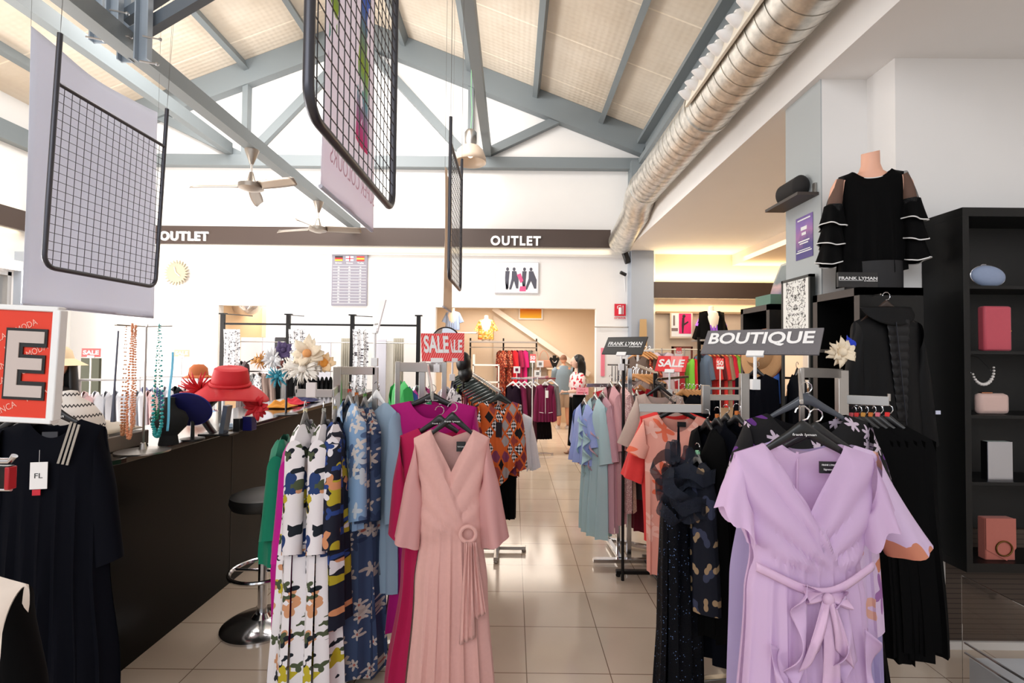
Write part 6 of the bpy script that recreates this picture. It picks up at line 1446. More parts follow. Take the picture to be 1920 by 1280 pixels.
# ---- M2: burgundy jackets before the rear opening
jy = 8.2
m_white_h = small_hanger('white', whitep, 'white plastic hanger in the burgundy rack', 'white hangers of the burgundy rack')
items = [(962, 722, C_plum, 'dark plum top at the window side of the burgundy rack', .55), (973, 722, C_wine, 'wine red jacket hung edge-on in the burgundy rack', .9), (984, 722, C_burg, 'dark burgundy trousers beside the edge-on jacket', .95), (995, 722, C_burg, 'second pair of dark burgundy trousers in the rack', .95), (1004, 722, C_wine, 'wine red cardigan hidden behind the zipped jacket', .8), (1033, 718, C_grey, 'grey top behind the zipped jacket', .45)]
for i, (px, py, m, nm, L) in enumerate(items): row_item('hanging_garment', nm, 'garment', P(px, py, jy + .2), R(-55), m, L, sleeve=(.5 if i in (0, 1, 4, 5) else None), seed=i, hanger=m_white_h)
g, h = hang('zip_jacket', 'wine red jacket with white zips facing the aisle', 'jacket', 1022, 720, jy, R(4), C_wine, .62, [(0, .15, .04), (.62, .17, .06)], sw=.155, nw=.06, slope=.4, hcol=whitep, hname='white plastic', hw=.34, nu=30, nv=20, sleeves=dict(length=.58, out=.02, r0=(.045, .08), r1=(.045, .05), k=3))
MB().tube([(0, -.05, -.06), (0.0, -.07, -.48)], .004, 5).tube([(-.10, -.065, -.46), (-.03, -.07, -.47)], .004, 5).tube([(.05, -.07, -.47), (.12, -.065, -.46)], .004, 5).build('zip', whitep, g)
tagcard(g, .02, -.08, -.10, .05, .12); 
hang('trousers', 'black brown trousers below the zipped jacket', 'trousers', 1018, 782, jy + .1, R(4), cloth('black_brown', (30, 16, 20)), .36, [(0, .13, .05), (.36, .16, .06)], sw=.13, nw=.04, nf=0, nb=0, slope=0, hook=False, nu=20, nv=8)
rack('clothes_rack', 'white and chrome rack holding the burgundy garments', (P(1000, 800, jy).x, jy + .15), [((P(1000, 800, jy).x, jy + .15, .03), P(1000, 712, jy).z + .05, .03)], [((P(958, 712, jy + .15).x, jy + .15, P(960, 710, jy).z), (P(1042, 712, jy + .15).x, jy + .15, P(1042, 710, jy).z), .02, .03), ((P(975, 712, jy - .15).x, jy - .2, P(975, 708, jy).z), (P(1030, 712, jy + .15).x, jy + .4, P(1042, 708, jy).z), .02, .03)], m=chrome, foot=.35)
for i, (px, py) in enumerate(((969, 693), (1013, 682), (1008, 700))):
    p = P(px, py, jy); t = thing('size_frame', ('white square card frame at the window side of the burgundy rack', 'white square card frame highest on the burgundy rack', 'small white card frame over the zipped jacket')[i], 'card holder', p)
    MB().box((-.055, 0, -.055), (.055, .01, .055)).box((-.006, 0, -.14), (.006, .01, -.05)).build('frame', whitep, t, smooth=False); MB().box((-.025, -.002, -.025), (.025, 0, .025)).build('inner_card', C_wine if i == 0 else greyp, t, smooth=False)
# ---- black wall frame rack with scarves (rear, left of the opening)
fy = 7.6
t = thing('frame_rack', 'tall black four post frame rack with printed scarves', 'clothes rack', (P(418, 600, fy).x, fy, 0))
O = Vector((P(418, 600, fy).x, fy, 0)); xs_ = [P(px, 600, fy).x - O.x for px in (418, 541, 661, 785)]; H = P(600, 591, fy).z
for x in xs_:
    MB().box((x - .03, -.02, 0), (x + .03, .02, H)).box((x - .055, -.03, H), (x + .055, .03, H + .02)).build('post', blackm, t, smooth=False)
for i in range(3):
    MB().box((xs_[i] + .03, -.012, H - .16), (xs_[i+1] - .03, .012, H - .13)).build('crossbar', blackm, t, smooth=False)
    MB().tube([(xs_[i], 0, H + .01), (xs_[i] + .75, -.55, H - .06)] if i < 1 else [(xs_[i], 0, H - .0), (xs_[i] + .45, -.5, H - .05)], .008, 6).build('projecting_arm', blackm, t)
    MB().tube([(xs_[i] + .03, 0, H - .42), (xs_[i+1] - .03, 0, H - .42)], .008, 6).build('thin_rail', satin, t)
for i, (px0, px1) in enumerate(((419, 450), (541, 572), (661, 690))):
    x0, x1 = P(px0, 620, fy - .1).x, P(px1, 620, fy - .1).x; zt_ = P(px0, 617, fy - .1).z; zb_ = P(px0, 735, fy - .1).z
    o = MB().grid(lambda a, b: (lerp(x0, x1, a) + .015 * math.sin(b * 4), fy - .1 + .02 * math.sin(a * 16), lerp(zt_, zb_, b)), 20, 20).build('printed_scarf', F_scarf, None, solid=.004)
    tag(o, 'white scarf with black print ' + ('above the red sun hat', 'behind the purple and cream fascinators', 'behind the chrome hanger frame')[i], 'scarf')
    rr_ = [o2 for o2 in [None]]
# fitting-room panels and dark clothes behind that rack
def panel(name, label, cat, px0, px1, py0, y, m, py1=None, d=.04):
    a, b = P(px0, py0, y), P(px1, py0, y); z0 = 0 if py1 is None else P(px0, py1, y).z
    o = MB().box((0, 0, 0), (b.x - a.x, d, a.z - z0)).build(name, m, None, (a.x, y, z0), smooth=False); tag(o, label, cat); return o
panel('partition_board', 'light grey cubicle board behind the printed scarf', 'panel', 452, 492, 632, 8.4, mat('cubicle_grey', (190, 182, 182), .7))
panel('partition_board', 'white cubicle board between the grey board and the black square', 'panel', 493, 515, 633, 8.35, mat('cubicle_white', (226, 226, 238), .7))
panel('partition_board', 'white cubicle board beside the black clothes rail', 'panel', 590, 620, 640, 8.35, mat('cubicle_white', (226, 226, 238)))
panel('partition_board', 'pale tall cubicle door behind the chrome rack post', 'panel', 702, 724, 636, 8.0, mat('cubicle_white', (226, 226, 238)))
panel('partition_board', 'cream tall cubicle door next to the curtain', 'panel', 725, 738, 640, 8.05, mat('cubicle_cream', (220, 216, 206), .7))
panel('black_box', 'square black locker with a round knob behind the purple fascinator', 'box', 516, 533, 632, 8.3, mat('soft_black', (44, 42, 46), .6), 664, d=.2)
o = MB().grid(lambda a, b: (P(738, 640, 7.9).x + .17 * a, 7.9 + .02 * math.sin(a * 30), P(740, 634, 7.9).z * (1 - b)), 30, 6).build('fitting_curtain', cloth('grey_beige_curtain', (190, 184, 170)), None, solid=.004); tag(o, 'grey beige curtain beside the cream cubicle door', 'curtain')
o = MB().grid(lambda a, b: (P(640, 640, 8.2).x + .17 * a, 8.2 + .02 * math.sin(a * 30), P(640, 634, 8.2).z * (1 - b)), 30, 6).build('fitting_curtain', cloth('grey_beige_curtain', (190, 184, 170)), None, solid=.004); tag(o, 'grey beige curtain behind the black clothes rail', 'curtain')
bl = [(455, 676, cloth('dark_brown_coat', (60, 44, 46)), 'dark brown coat at the scarf covered post', 1.2), (478, 700, F_scarf, 'pale blouse with red edging left of the taupe jacket', .6), (490, 698, cloth('taupe_wool', (140, 120, 112)), 'taupe jacket on the frame rack', .8), (503, 700, cloth('taupe_wool', (140, 120, 112)), 'second taupe jacket on the frame rack', .8), (515, 706, C_black, 'black trousers beside the taupe jackets', .9), (527, 706, C_grey, 'grey trousers beside the black ones', .9), (540, 704, C_black, 'black trousers below the turquoise feathers', .9)]
for i in range(9): bl.append((556 + i * 8, 706, C_black if i % 3 else cloth('near_black', (30, 30, 34)), 'black garment, %s in the black row of the frame rack' % ('first', 'second', 'third', 'fourth', 'fifth', 'sixth', 'seventh', 'eighth', 'ninth')[i], .9))
for i, (px, py, m, nm, L) in enumerate(bl): row_item('hanging_garment', nm, 'garment', P(px, py, 7.45), R(-40 if i < 7 else -65), m, L, w_=.34, sleeve=.5 if i < 4 else None, seed=i, group='dark clothes on the frame rack')
rack('clothes_rack', 'chrome rail carrying the dark clothes below the frame rack', (P(560, 700, 7.5).x, 7.5), [((P(452, 700, 7.5).x, 7.5, 0), P(452, 694, 7.5).z, .025), ((P(634, 700, 7.5).x, 7.5, 0), P(634, 694, 7.5).z, .025)], [((P(452, 700, 7.5).x, 7.5, P(452, 696, 7.5).z), (P(634, 700, 7.5).x, 7.5, P(634, 696, 7.5).z), .02, .02)], feet=False)
# ---- white racks and pale clothes before the side windows
def pale_row(x0, y0, x1, y1, z, cols, grp, nm, L=.7, rz=0, white_h=True):
    n_ = len(cols)
    for i, (m, cn) in enumerate(cols):
        p = Vector((x0, y0, z)).lerp(Vector((x1, y1, z)), (i + .5) / n_)
        row_item('hanging_garment', '%s %s, %s' % (cn, nm, ('outermost', 'second', 'third', 'fourth', 'fifth', 'sixth', 'seventh', 'eighth', 'ninth', 'tenth')[i] + ' from the counter'), 'garment', p - Vector((0, 0, .12)), rz, m, L, sleeve=.4, seed=i * .8, group=grp, hanger=None)
    t = thing('clothes_rack', 'white rack carrying ' + grp, 'clothes rack', (x0, y0, 0))
    d = Vector((x1 - x0, y1 - y0, 0)); mb = MB().tube([(0, 0, 0), (0, 0, z)], .014, 8).tube([d, d + Vector((0, 0, z))], .014, 8); mb.build('post', whitep, t)
    MB().tube([(0, 0, z), d + Vector((0, 0, z))], .013, 8).build('rail', whitep, t)
    MB().bar((-.25, 0, .02), (.25, 0, .02), .04, .03).bar(d + Vector((-.25, 0, .02)), d + Vector((.25, 0, .02)), .04, .03).build('foot', whitep, t)
Wc, Pc, Gc = C_white, cloth('pale_pink_linen', (236, 196, 196)), cloth('light_grey_linen', (206, 206, 212))
pale_row(P(150, 700, 5.2).x, 5.2, P(265, 700, 5.2).x, 5.4, P(150, 712, 5.2).z, [(Pc, 'pale pink top'), (Wc, 'white top'), (Gc, 'light grey top'), (Wc, 'white shirt'), (Gc, 'pale grey shirt'), (Wc, 'white linen top'), (Pc, 'blush top')], 'pale tops by the side windows', 'on the nearer white rack', rz=R(-40))
pale_row(P(262, 700, 6.0).x, 6.0, P(370, 700, 6.0).x, 6.3, P(262, 706, 6.0).z, [(cloth('navy_linen', (40, 46, 90)), 'navy top'), (cloth('dark_blue_denim', (60, 76, 120)), 'denim blue top'), (Wc, 'white top'), (C_navy, 'dark navy top'), (Pc, 'pale pink top'), (cloth('lilac_linen', (206, 180, 220)), 'lilac top'), (Wc, 'white shirt')], 'navy and white tops behind the turquoise beads', 'on the farther white rack', rz=R(-40))
pale_row(P(330, 700, 4.6).x, 4.6, P(420, 700, 4.6).x, 4.6, P(330, 742, 4.6).z, [(cloth('orchid_print', (216, 170, 214)), 'orchid top'), (Wc, 'white top'), (cloth('lilac_linen', (206, 180, 220)), 'lilac blouse'), (cloth('blue_stripe', (150, 180, 214)), 'pale blue blouse'), (Pc, 'rose top')], 'lilac tops below the navy hat', 'on the low white rack', rz=R(-30), L=.7)
# hat wearing mannequin head by the windows, plus brown hat
p = P(108, 690, 5.0); t = thing('mannequin_bust', 'mannequin bust with cream sun hat and long dark hair by the sale sign', 'mannequin', (p.x, 5.0, p.z))
MB().ball((0, 0, .03), .10, n=20, m=14, sc=(.8, .9, 1.15)).lathe([(.05, -.2), (.05, 0)], 16).build('head', sk, t)
MB().lathe([(.24, -.02), (.13, .05), (.11, .13), (.07, .17), (.0, .175)], 30, M=Matrix.Translation((0, 0, .05)), cap=False).build('hat', mat('cream_straw', (232, 206, 170), .8), t)
MB().grid(lambda a, b: ((.10 + .05 * b) * math.cos(PI * (a * 1.4 - .2)) + .02, .06 + (.08 + .03 * b) * math.sin(PI * (a * 1.4 - .2)), .06 - .55 * b), 20, 10).build('hair', mat('glossy_black_hair', (10, 10, 12)), t, solid=.01)
MB().lathe([(.04, -p.z + .0), (.04, -.5), (.15, -.48), (.18, -.35), (.16, -.22), (.05, -.18)], 24).build('bust', mat('bust_black', (20, 20, 22), .7), t)
MB().lathe([(.2, -p.z), (.2, -p.z + .02), (.03, -p.z + .03)], 24).build('base', satin, t)
p = P(372, 703, 5.6); t = thing('brown_hat', 'rust brown hat on a white stand before the bright wall', 'hat', p); MB().lathe([(.16, -.03), (.10, .0), (.09, .08), (.05, .12), (0, .125)], 24, cap=False).build('crown', mat('rust_straw', (180, 96, 50), .8), t, solid=.004)
MB().tube([(0, 0, .05), (0, 0, -p.z)], .012, 8).lathe([(.12, -p.z), (.12, -p.z + .02), (.01, -p.z + .03)], 20).build('stand', whitep, t)
p = P(165, 690, 5.9); panel('dark_picture_panel', 'dark olive garment panel below the small SALE sign', 'garment', 152, 186, 671, 6.6, mat('dark_olive', (66, 68, 52), .8))
# ---- back room
by = 12.6
t = thing('rail_frame', 'dark rail frame with shelves on the back room wall', 'clothes rack', (P(882, 640, by).x, by, 0)); O = P(882, 640, by)
xs_ = [P(px, 640, by).x - O.x for px in (882, 944, 1006)]; H = P(940, 634, by).z
for x in xs_: MB().box((x - .02, 0, 0), (x + .02, .04, H)).build('post', blackm, t, smooth=False)
for i in range(2): MB().box((xs_[i], -.35, H - .12), (xs_[i+1], .04, H - .08)).build('shelf', mat('grey_shelf', (150, 144, 140), .5), t, smooth=False); MB().tube([(xs_[i], -.2, H - .24), (xs_[i+1], -.2, H - .24)], .012, 6).build('rail', satin, t)
zr = P(960, 652, by).z
for i, (px, m, nm) in enumerate(((940, F_redfloral, 'rust print dress, first on the back room rail'), (951, F_redfloral, 'rust print dress, second on the back room rail'), (962, cloth('signal_red', (206, 20, 36)), 'signal red dress on the back room rail'), (972, cloth('raspberry_wine', (150, 16, 70)), 'raspberry dress on the back room rail'), (981, cloth('hot_magenta', (206, 20, 110)), 'magenta dress on the back room rail'), (989, cloth('olive_grey', (100, 100, 90)), 'olive grey dress on the back room rail'), (999, cloth('sand_print', (170, 150, 136)), 'sand coloured dress on the back room rail'))):
    row_item('hanging_dress', nm, 'dress', P(px, 656, by - .2), R(-60), m, 1.0 if i > 1 else 1.15, w_=.4, sleeve=.4, seed=i)
def small_torso(label, p, m, pants=None, sc=1.0, group=None):
    t = thing('shirt_torso', label, 'mannequin', p)
    MB().lathe([(.10, 0), (.11, .10), (.14, .3), (.15, .42), (.12, .5), (.05, .54), (.045, .62), (0.0, .63)], 20).build('torso', mat('white_torso', (240, 226, 210), .5), t)
    body_mesh(.5, [(0, .19, .06), (.15, .18, .12), (.5, .19, .14)], sw=.19, nw=.07, nf=.05, slope=.35, nu=20, nv=12).build('shirt', m, t, (0, 0, .54))
    for s in (-1, 1): sleeve_geo(s, .19, .07, .35, .26, out=.06, r0=(.05, .08), r1=(.065, .06), n=14, m=6).build('sleeve', m, t, (0, 0, .54))
    t.scale = (sc, sc, sc); return t
small_torso('torso in a light blue tee on the back room wall shelf', Vector((P(851, 622, by).x, by - .25, P(851, 622, by).z)), cloth('pale_denim', (150, 170, 206)), sc=.95)
MB().box((-.5, -.2, 0), (.5, .2, .03)).build('x', whitep, None, (P(851, 622, by).x + .1, by - .1, P(851, 623, by).z - .03)).name = 'wall_shelf'
tag(bpy.data.objects['wall_shelf'], 'white wall shelf under the light blue tee torso', 'shelf')
small_torso('torso in an orange print shirt on the dark rail frame', Vector((P(912, 634, by).x, by - .15, H - .08)), F_shirt, sc=1.05)
a, b = P(973, 577, by + .5), P(1018, 599, by + .5)
t = thing('framed_picture', 'yellow and orange framed picture high in the back room', 'picture', (a.x, by + .55, b.z)); MB().box((0, 0, 0), (b.x - a.x, .03, a.z - b.z + .1)).build('frame', whitep, t, smooth=False)
MB().box((.03, -.003, .04), (b.x - a.x - .04, 0, a.z - b.z + .07), 0).build('print', (lambda n: n.out(n.ramp(n.math('MULTIPLY', n.sep(n.tc.outputs['Object'])[2], 2.6), [(0, (244, 200, 40)), (.35, (240, 170, 40)), (.8, (226, 110, 40))], 'LINEAR')))(NT('yellow_orange_print', .5)), t, smooth=False)
# back counter, necklace bust, bag, white shelf
a = P(1028, 690, 12.3); b = P(1088, 690, 12.3)
t = thing('back_counter', 'beige counter in the back room behind the man', 'counter', (a.x, 12.3, 0)); MB().box((0, 0, 0), (b.x - a.x, .5, a.z - .03)).build('body', mat('tan_laminate', (206, 178, 146), .5), t, smooth=False); MB().box((-.03, -.03, a.z - .03), (b.x - a.x + .03, .5, a.z)).build('top', mat('pale_top', (226, 208, 186), .4), t, smooth=False)
p = P(1040, 684, 12.4); t = thing('necklace_bust', 'black necklace bust with silver chain in the back room', 'bust', (p.x, 12.45, a.z)); MB().prism([(-.03, 0), (.03, 0), (.13, .22), (.10, .28), (.045, .25), (.045, .32), (-.045, .32), (-.045, .25), (-.10, .28), (-.13, .22)], 0, .06).build('bust', mat('black_velvet', (10, 10, 11)), t, bevel=.01); MB().tube([(.05 * math.cos(x), -.006, .2 + .06 * math.sin(x)) for x in [PI + PI*i/10 for i in range(11)]], .008, 6).build('chain', chrome, t)
p = P(1020, 690, 12.5); t = thing('handbag', 'peach handbag with long handles on the back room wall', 'bag', (P(1020, 690, 12.9).x, 12.95, P(1020, 682, 12.9).z)); MB().box((-.2, 0, -.1), (.2, .08, .1)).build('body', cloth('peach_leather', (226, 166, 140)), t, bevel=.02); MB().tube([(.12 * math.cos(x), .04, .1 + .25 * math.sin(x)) for x in [PI*i/12 for i in range(13)]], .01, 6).build('handle', cloth('peach_leather', (226, 166, 140)), t)
t = thing('white_shelf', 'white shelf cube with folded things in the back room', 'shelf', (P(886, 700, 11.8).x, 11.8, 0)); W_ = P(936, 700, 11.8).x - P(886, 700, 11.8).x; Z_ = P(900, 664, 11.8).z
for z in (0, .5, 1.0, P(900, 684, 11.8).z - .02): MB().box((0, 0, z), (W_, .35, z + .03)).build('shelf_board', whitep, t, smooth=False)
MB().box((0, 0, 0), (.03, .35, Z_)).build('side_panel', whitep, t, smooth=False); MB().box((W_ - .03, 0, 0), (W_, .35, P(900, 684, 11.8).z)).build('side_panel', whitep, t, smooth=False)
# ---- boutique room behind the pillar
ry = 8.5
a = P(1312, 640, ry)
t = thing('clothes_rail', 'dark wall rail with colourful tops under the black and violet torso', 'clothes rack', (a.x, ry, 0)); W_ = P(1400, 640, ry).x - a.x; H = P(1312, 634, ry).z
MB().box((-.03, 0, 0), (.02, .04, H + .02)).build('post', blackm, t, smooth=False); MB().box((W_, 0, 0), (W_ + .04, .04, H)).build('post', blackm, t, smooth=False)
MB().box((0, -.1, H - .05), (W_, .4, H - .02)).build('shelf', mat('grey_shelf', (150, 144, 140)), t, smooth=False); MB().tube([(0, 0, P(1312, 656, ry).z), (W_, 0, P(1312, 656, ry).z)], .012, 6).build('rail', satin, t)
cols = [((90, 110, 134), 'slate blue'), ((150, 30, 30), 'brick red'), ((196, 40, 40), 'red'), ((90, 20, 30), 'dark wine'), ((214, 60, 60), 'coral'), ((150, 130, 110), 'taupe'), ((200, 30, 60), 'raspberry'), ((120, 180, 60), 'apple green'), ((214, 90, 50), 'orange'), ((60, 50, 46), 'dark brown'), ((150, 150, 140), 'stone grey')]
for i, (c_, nm) in enumerate(cols):
    row_item('hanging_blouse', nm + ' top on the colourful boutique wall rail', 'top', P(1318 + i * 7.5, 664, ry), R(-65), cloth(nm.replace(' ', '_') + '_jersey', c_), .9, w_=.38, sleeve=.4, seed=i, group='colourful tops on the boutique wall rail', hanger=small_hanger('wood', woodp, 'pale wooden hanger on the boutique wall rail', 'wooden hangers on the boutique wall rail'))
tt = small_torso('torso in black cardigan over violet top in the lit boutique room', Vector((P(1340, 634, ry).x, ry + .15, H - .02)), cloth('violet_jersey', (150, 90, 200)), sc=.95)
for s in (-1, 1): body_mesh(.62, [(0, .12, .08), (.62, .13, .14)], sw=.11, nw=.03, nf=0, slope=.3, nu=12, nv=8).build('cardigan_front', C_black, tt, (s * .12, -.02, .53)); sleeve_geo(s, .20, .07, .35, .5, out=.10, r0=(.06, .1), r1=(.07, .07), n=14, m=6).build('cardigan_sleeve', C_black, tt, (0, -.01, .55))
a, b = P(1258, 586, 8.85), P(1300, 634, 8.85)
t = thing('framed_poster', 'pink poster of a leaping figure in a pale frame', 'poster', (a.x, 8.88, b.z)); w_, h_ = b.x - a.x, a.z - b.z
MB().box((0, 0, 0), (w_, .03, h_)).build('frame', mat('pale_wood_frame', (214, 196, 176), .5), t, smooth=False); MB().box((.02, -.003, .03), (w_ - .02, 0, h_ - .01)).build('white_print', paper, t, smooth=False)
MB().box((w_ * .38, -.006, h_ * .18), (w_ - .03, -.003, h_ - .01)).build('pink_field', mat('pink_field', (226, 40, 110), .6), t, smooth=False)
mb = MB().prism([(w_*.52, h_*.2), (w_*.57, h_*.2), (w_*.60, h_*.5), (w_*.80, h_*.62), (w_*.78, h_*.68), (w_*.62, h_*.58), (w_*.62, h_*.82), (w_*.52, h_*.82), (w_*.50, h_*.5)], -.009, -.006).ball((w_*.6, -.008, h_*.88), .03, sc=(1, .15, 1)); mb.build('figure', mat('print_dark', (50, 34, 40), .7), t, smooth=False)
mb = MB().box((w_*.12, -.006, h_*.5), (w_*.2, -.003, h_*.9)).box((w_*.05, -.006, h_*.28), (w_*.33, -.003, h_*.4)); mb.build('print_text', mat('print_grey', (130, 110, 110), .7), t, smooth=False)
a, b = P(1262, 649, 8.3), P(1301, 720, 8.3)
t = thing('wardrobe_mirror', 'brown framed mirror reflecting red clothes in the boutique room', 'mirror', (a.x, 8.35, .0)); w_, h_ = b.x - a.x, a.z
MB().box((0, 0, 0), (.03, .04, h_)).box((w_ - .03, 0, 0), (w_, .04, h_)).box((0, 0, h_ - .03), (w_, .04, h_)).box((0, 0, 0), (w_, .04, .03)).build('frame', mat('red_brown_wood', (96, 46, 34), .4), t, smooth=False); MB().box((.03, .01, .03), (w_ - .03, .03, h_ - .03)).build('mirror_glass', mat('mirror_metal', (230, 230, 235)), t, smooth=False)
for i, (px, c_, nm) in enumerate(((1272, (150, 30, 40), 'dark red folded stack garment before the brown mirror'), (1291, (120, 190, 60), 'lime green top before the brown mirror'), (1296, (200, 30, 44), 'scarlet top before the brown mirror'))): row_item('hanging_blouse', nm, 'top', P(px, 672, 8.15), R(-60), cloth('c%s' % nm[:8].replace(' ', '_'), c_), .5, w_=.25, sleeve=None, seed=i)
row_item('hanging_blouse', 'pale mauve top right beside the grey pillar', 'top', P(1242, 660, 7.6), R(-12), cloth('pale_mauve', (196, 180, 190)), .6, w_=.36, sleeve=.4, seed=2)
for i, px in enumerate((1197, 1204, 1211, 1218)): row_item('hanging_blouse', 'brown patterned top, %s in the row before the grey pillar' % ('first', 'second', 'third', 'fourth')[i], 'top', P(px, 668, 6.8), R(-55), F_redfloral if i % 2 else C_brown, .8, w_=.34, sleeve=.4, seed=i, group='brown tops before the grey pillar', hanger=small_hanger('wood', woodp, 'wooden hanger in the row before the grey pillar', 'wooden hangers before the grey pillar'))
rack('clothes_rack', 'white slanted rack arm before the grey pillar', (P(1210, 690, 6.8).x, 6.8), [((P(1196, 690, 6.8).x, 6.8, 0), P(1196, 655, 6.8).z, .03)], [((P(1196, 657, 6.8).x, 6.8, P(1196, 657, 6.8).z), (P(1226, 660, 6.8).x, 6.8, P(1226, 657, 6.8).z), .02, .025)], foot=.25, m=whitep)
# wooden hangers row with brown jackets near the pillar
for i in range(5): row_item('brown_jacket', 'taupe brown jacket on wooden hanger, %s of five behind the tall black post' % ('first', 'second', 'third', 'fourth', 'fifth')[i], 'jacket', P(1188 + 8 * i, 712, 5.3 + .1 * i), R(-40), C_brown if i % 2 else cloth('taupe_wool', (140, 120, 112)), .7, w_=.4, sleeve=.5, seed=i, group='brown jackets behind the tall post', hanger=small_hanger('wood', woodp, 'wooden hanger of the brown jackets behind the tall post', 'wooden hangers behind the tall post'))
rack('clothes_rack', 'rack with a white sloping arm for the brown jackets', (P(1205, 700, 5.4).x, 5.45), [((P(1196, 690, 5.4).x, 5.45, .0), P(1196, 688, 5.4).z, .03)], [((P(1194, 690, 5.3).x, 5.3, P(1194, 688, 5.3).z + .02), (P(1232, 708, 5.8).x, 5.8, P(1232, 706, 5.8).z + .04), .02, .03)], foot=.25, m=whitep)
# wooden wedge standing by the pillar
p = P(1207, 600, 8.6); t = thing('wooden_panel', 'tapered tan board leaning at the grey pillar', 'board', (p.x, 8.62, 0)); z1 = P(1207, 598, 8.6).z
MB().prism([(-.12, 0), (.12, 0), (.055, z1), (-.055, z1)], 0, .04).build('board', mat('tan_board', (186, 154, 110), .6), t, smooth=False)
# dark accessories display between brand sign and rack
p = P(1160, 690, 4.4); t = thing('chrome_clip_stand', 'cluster of chrome clip hangers under the brand sign', 'hanger stand', p)
mb = MB()
for i in range(5): mb.tube([(-.06 + .03 * i, 0, .02), (-.06 + .03 * i, 0, -.12)], .005, 6)
mb.tube([(-.1, 0, .03), (.1, 0, .03)], .008, 6).tube([(0, .02, .03), (0, .02, -p.z)], .01, 6); mb.build('clips', chrome, t)
# pink ribbon panel on the white wall end
panel('pink_strip', 'long pink scarf hanging at the white wall end', 'scarf', 1127, 1134, 652, 8.93, cloth('pink_scarf', (236, 130, 150)), 705, d=.02)

for px, y, lbl in ((1242, 7.6, 'slim steel rack of the pale mauve top'), (1284, 8.18, 'slim steel rack before the brown mirror')):
    x = P(px, 660, y).x; z = P(px, 655, y).z; t = thing('clothes_rack', lbl, 'clothes rack', (x, y + .03, 0))
    MB().tube([(0, 0, 0), (0, 0, z + .02)], .012, 8).lathe([(.16, 0), (.16, .012), (.02, .02)], 20).build('post', satin, t); MB().tube([(-.22, 0, z), (.22, 0, z)], .01, 6).build('rail', satin, t)
# ================================================================ PEOPLE
def skinned(joints, edges, root, name, m, parent, sub=2):
    """joints: name -> (pos, rx, ry); one continuous skinned body"""
    me = bpy.data.meshes.new(name); keys = list(joints); idx = {k: i for i, k in enumerate(keys)}
    me.from_pydata([joints[k][0] for k in keys], [(idx[a], idx[b]) for a, b in edges], [])
    o = bpy.data.objects.new(name, me); COL.objects.link(o); o.parent = parent
    sk_ = o.modifiers.new('skin', 'SKIN'); sk_.use_smooth_shade = True
    for k in keys:
        v = me.skin_vertices[0].data[idx[k]]; v.radius = (joints[k][1], joints[k][2]); v.use_root = (k == root)
    s = o.modifiers.new('sub', 'SUBSURF'); s.levels = sub; s.render_levels = sub
    me.materials.append(m); return o
def E_(chain): return list(zip(chain, chain[1:]))
def hand_geo(mb, wrist, direction, palmn, L=.17, curl=.5, side=1):
    d = Vector(direction).normalized(); n_ = Vector(palmn).normalized(); s_ = d.cross(n_).normalized() * side
    W = Vector(wrist)
    mb.grid(lambda a, b: W + d * (.09 * b) + s_ * (.036 * math.cos(2*PI*a) * (.75 + .25 * b)) + n_ * (.014 * math.sin(2*PI*a)), 12, 5)
    mb.ball(W + d * .088, .030, n=10, m=6, sc=(1, 1, 1))
    for k, (off, ln) in enumerate(((-.027, .062), (-.009, .074), (.009, .070), (.026, .054))):
        p = W + d * .085 + s_ * off; pts = [p]; dd = d.copy()
        for j in range(3):
            dd = (dd * math.cos(curl * .6) + n_ * math.sin(curl * .6)).normalized(); p = p + dd * ln * (.42, .33, .25)[j]; pts.append(p)
        mb.tube(pts, [.0095, .009, .008, .006], 8)
    p = W + d * .02 - s_ * .03; mb.tube([p, p - s_ * .025 + d * .03 + n_ * .01, p - s_ * .02 + d * .06 + n_ * .02], [.012, .010, .007], 8)
skin = mat('person_skin', (214, 158, 130), .5)
def head_geo(c, r_, m, parent, face_dir=(0, -1, 0), hairm=None):
    f = Vector(face_dir).normalized(); s_ = f.cross(Vector((0, 0, 1))).normalized(); c = Vector(c); up = Vector((0, 0, 1))
    mb = MB()
    def hd(a, b):
        th = 2*PI*a; ph = PI * b; z = -math.cos(ph); rr_ = math.sin(ph)
        fr = math.cos(th); sd = math.sin(th)
        jaw = 1 - .22 * max(0, -z) ** 1.2
        return c + f * (rr_ * fr * r_ * .98 * (1 if fr < 0 else jaw)) + s_ * (rr_ * sd * r_ * .80 * jaw) + up * (z * r_ * 1.18)
    mb.grid(hd, 24, 16)
    mb.ball(c + f * r_ * .98 + up * (-.12 * r_), r_ * .17, n=8, m=6, sc=(.8, .8, 1.4))              # nose
    for s in (-1, 1): mb.ball(c + s_ * s * r_ * .80 + up * (-.05 * r_), r_ * .22, n=8, m=6, sc=(.45, .55, 1))   # ears
    o = mb.build('head', m, parent)
    fm = MB()
    for s in (-1, 1): fm.ball(c + f * r_ * .90 + s_ * s * r_ * .33 + up * (.05 * r_), r_ * .10, 0, n=8, m=5, sc=(1, 1, .6))
    fm.build('eyes', mat('dark_eye', (40, 28, 24), .3), o)
    MB().ball(c + f * r_ * .90 + up * (-.50 * r_), r_ * .20, n=10, m=5, sc=(1, 1, .3)).build('mouth', mat('lip', (176, 90, 84), .5), o)
    return o
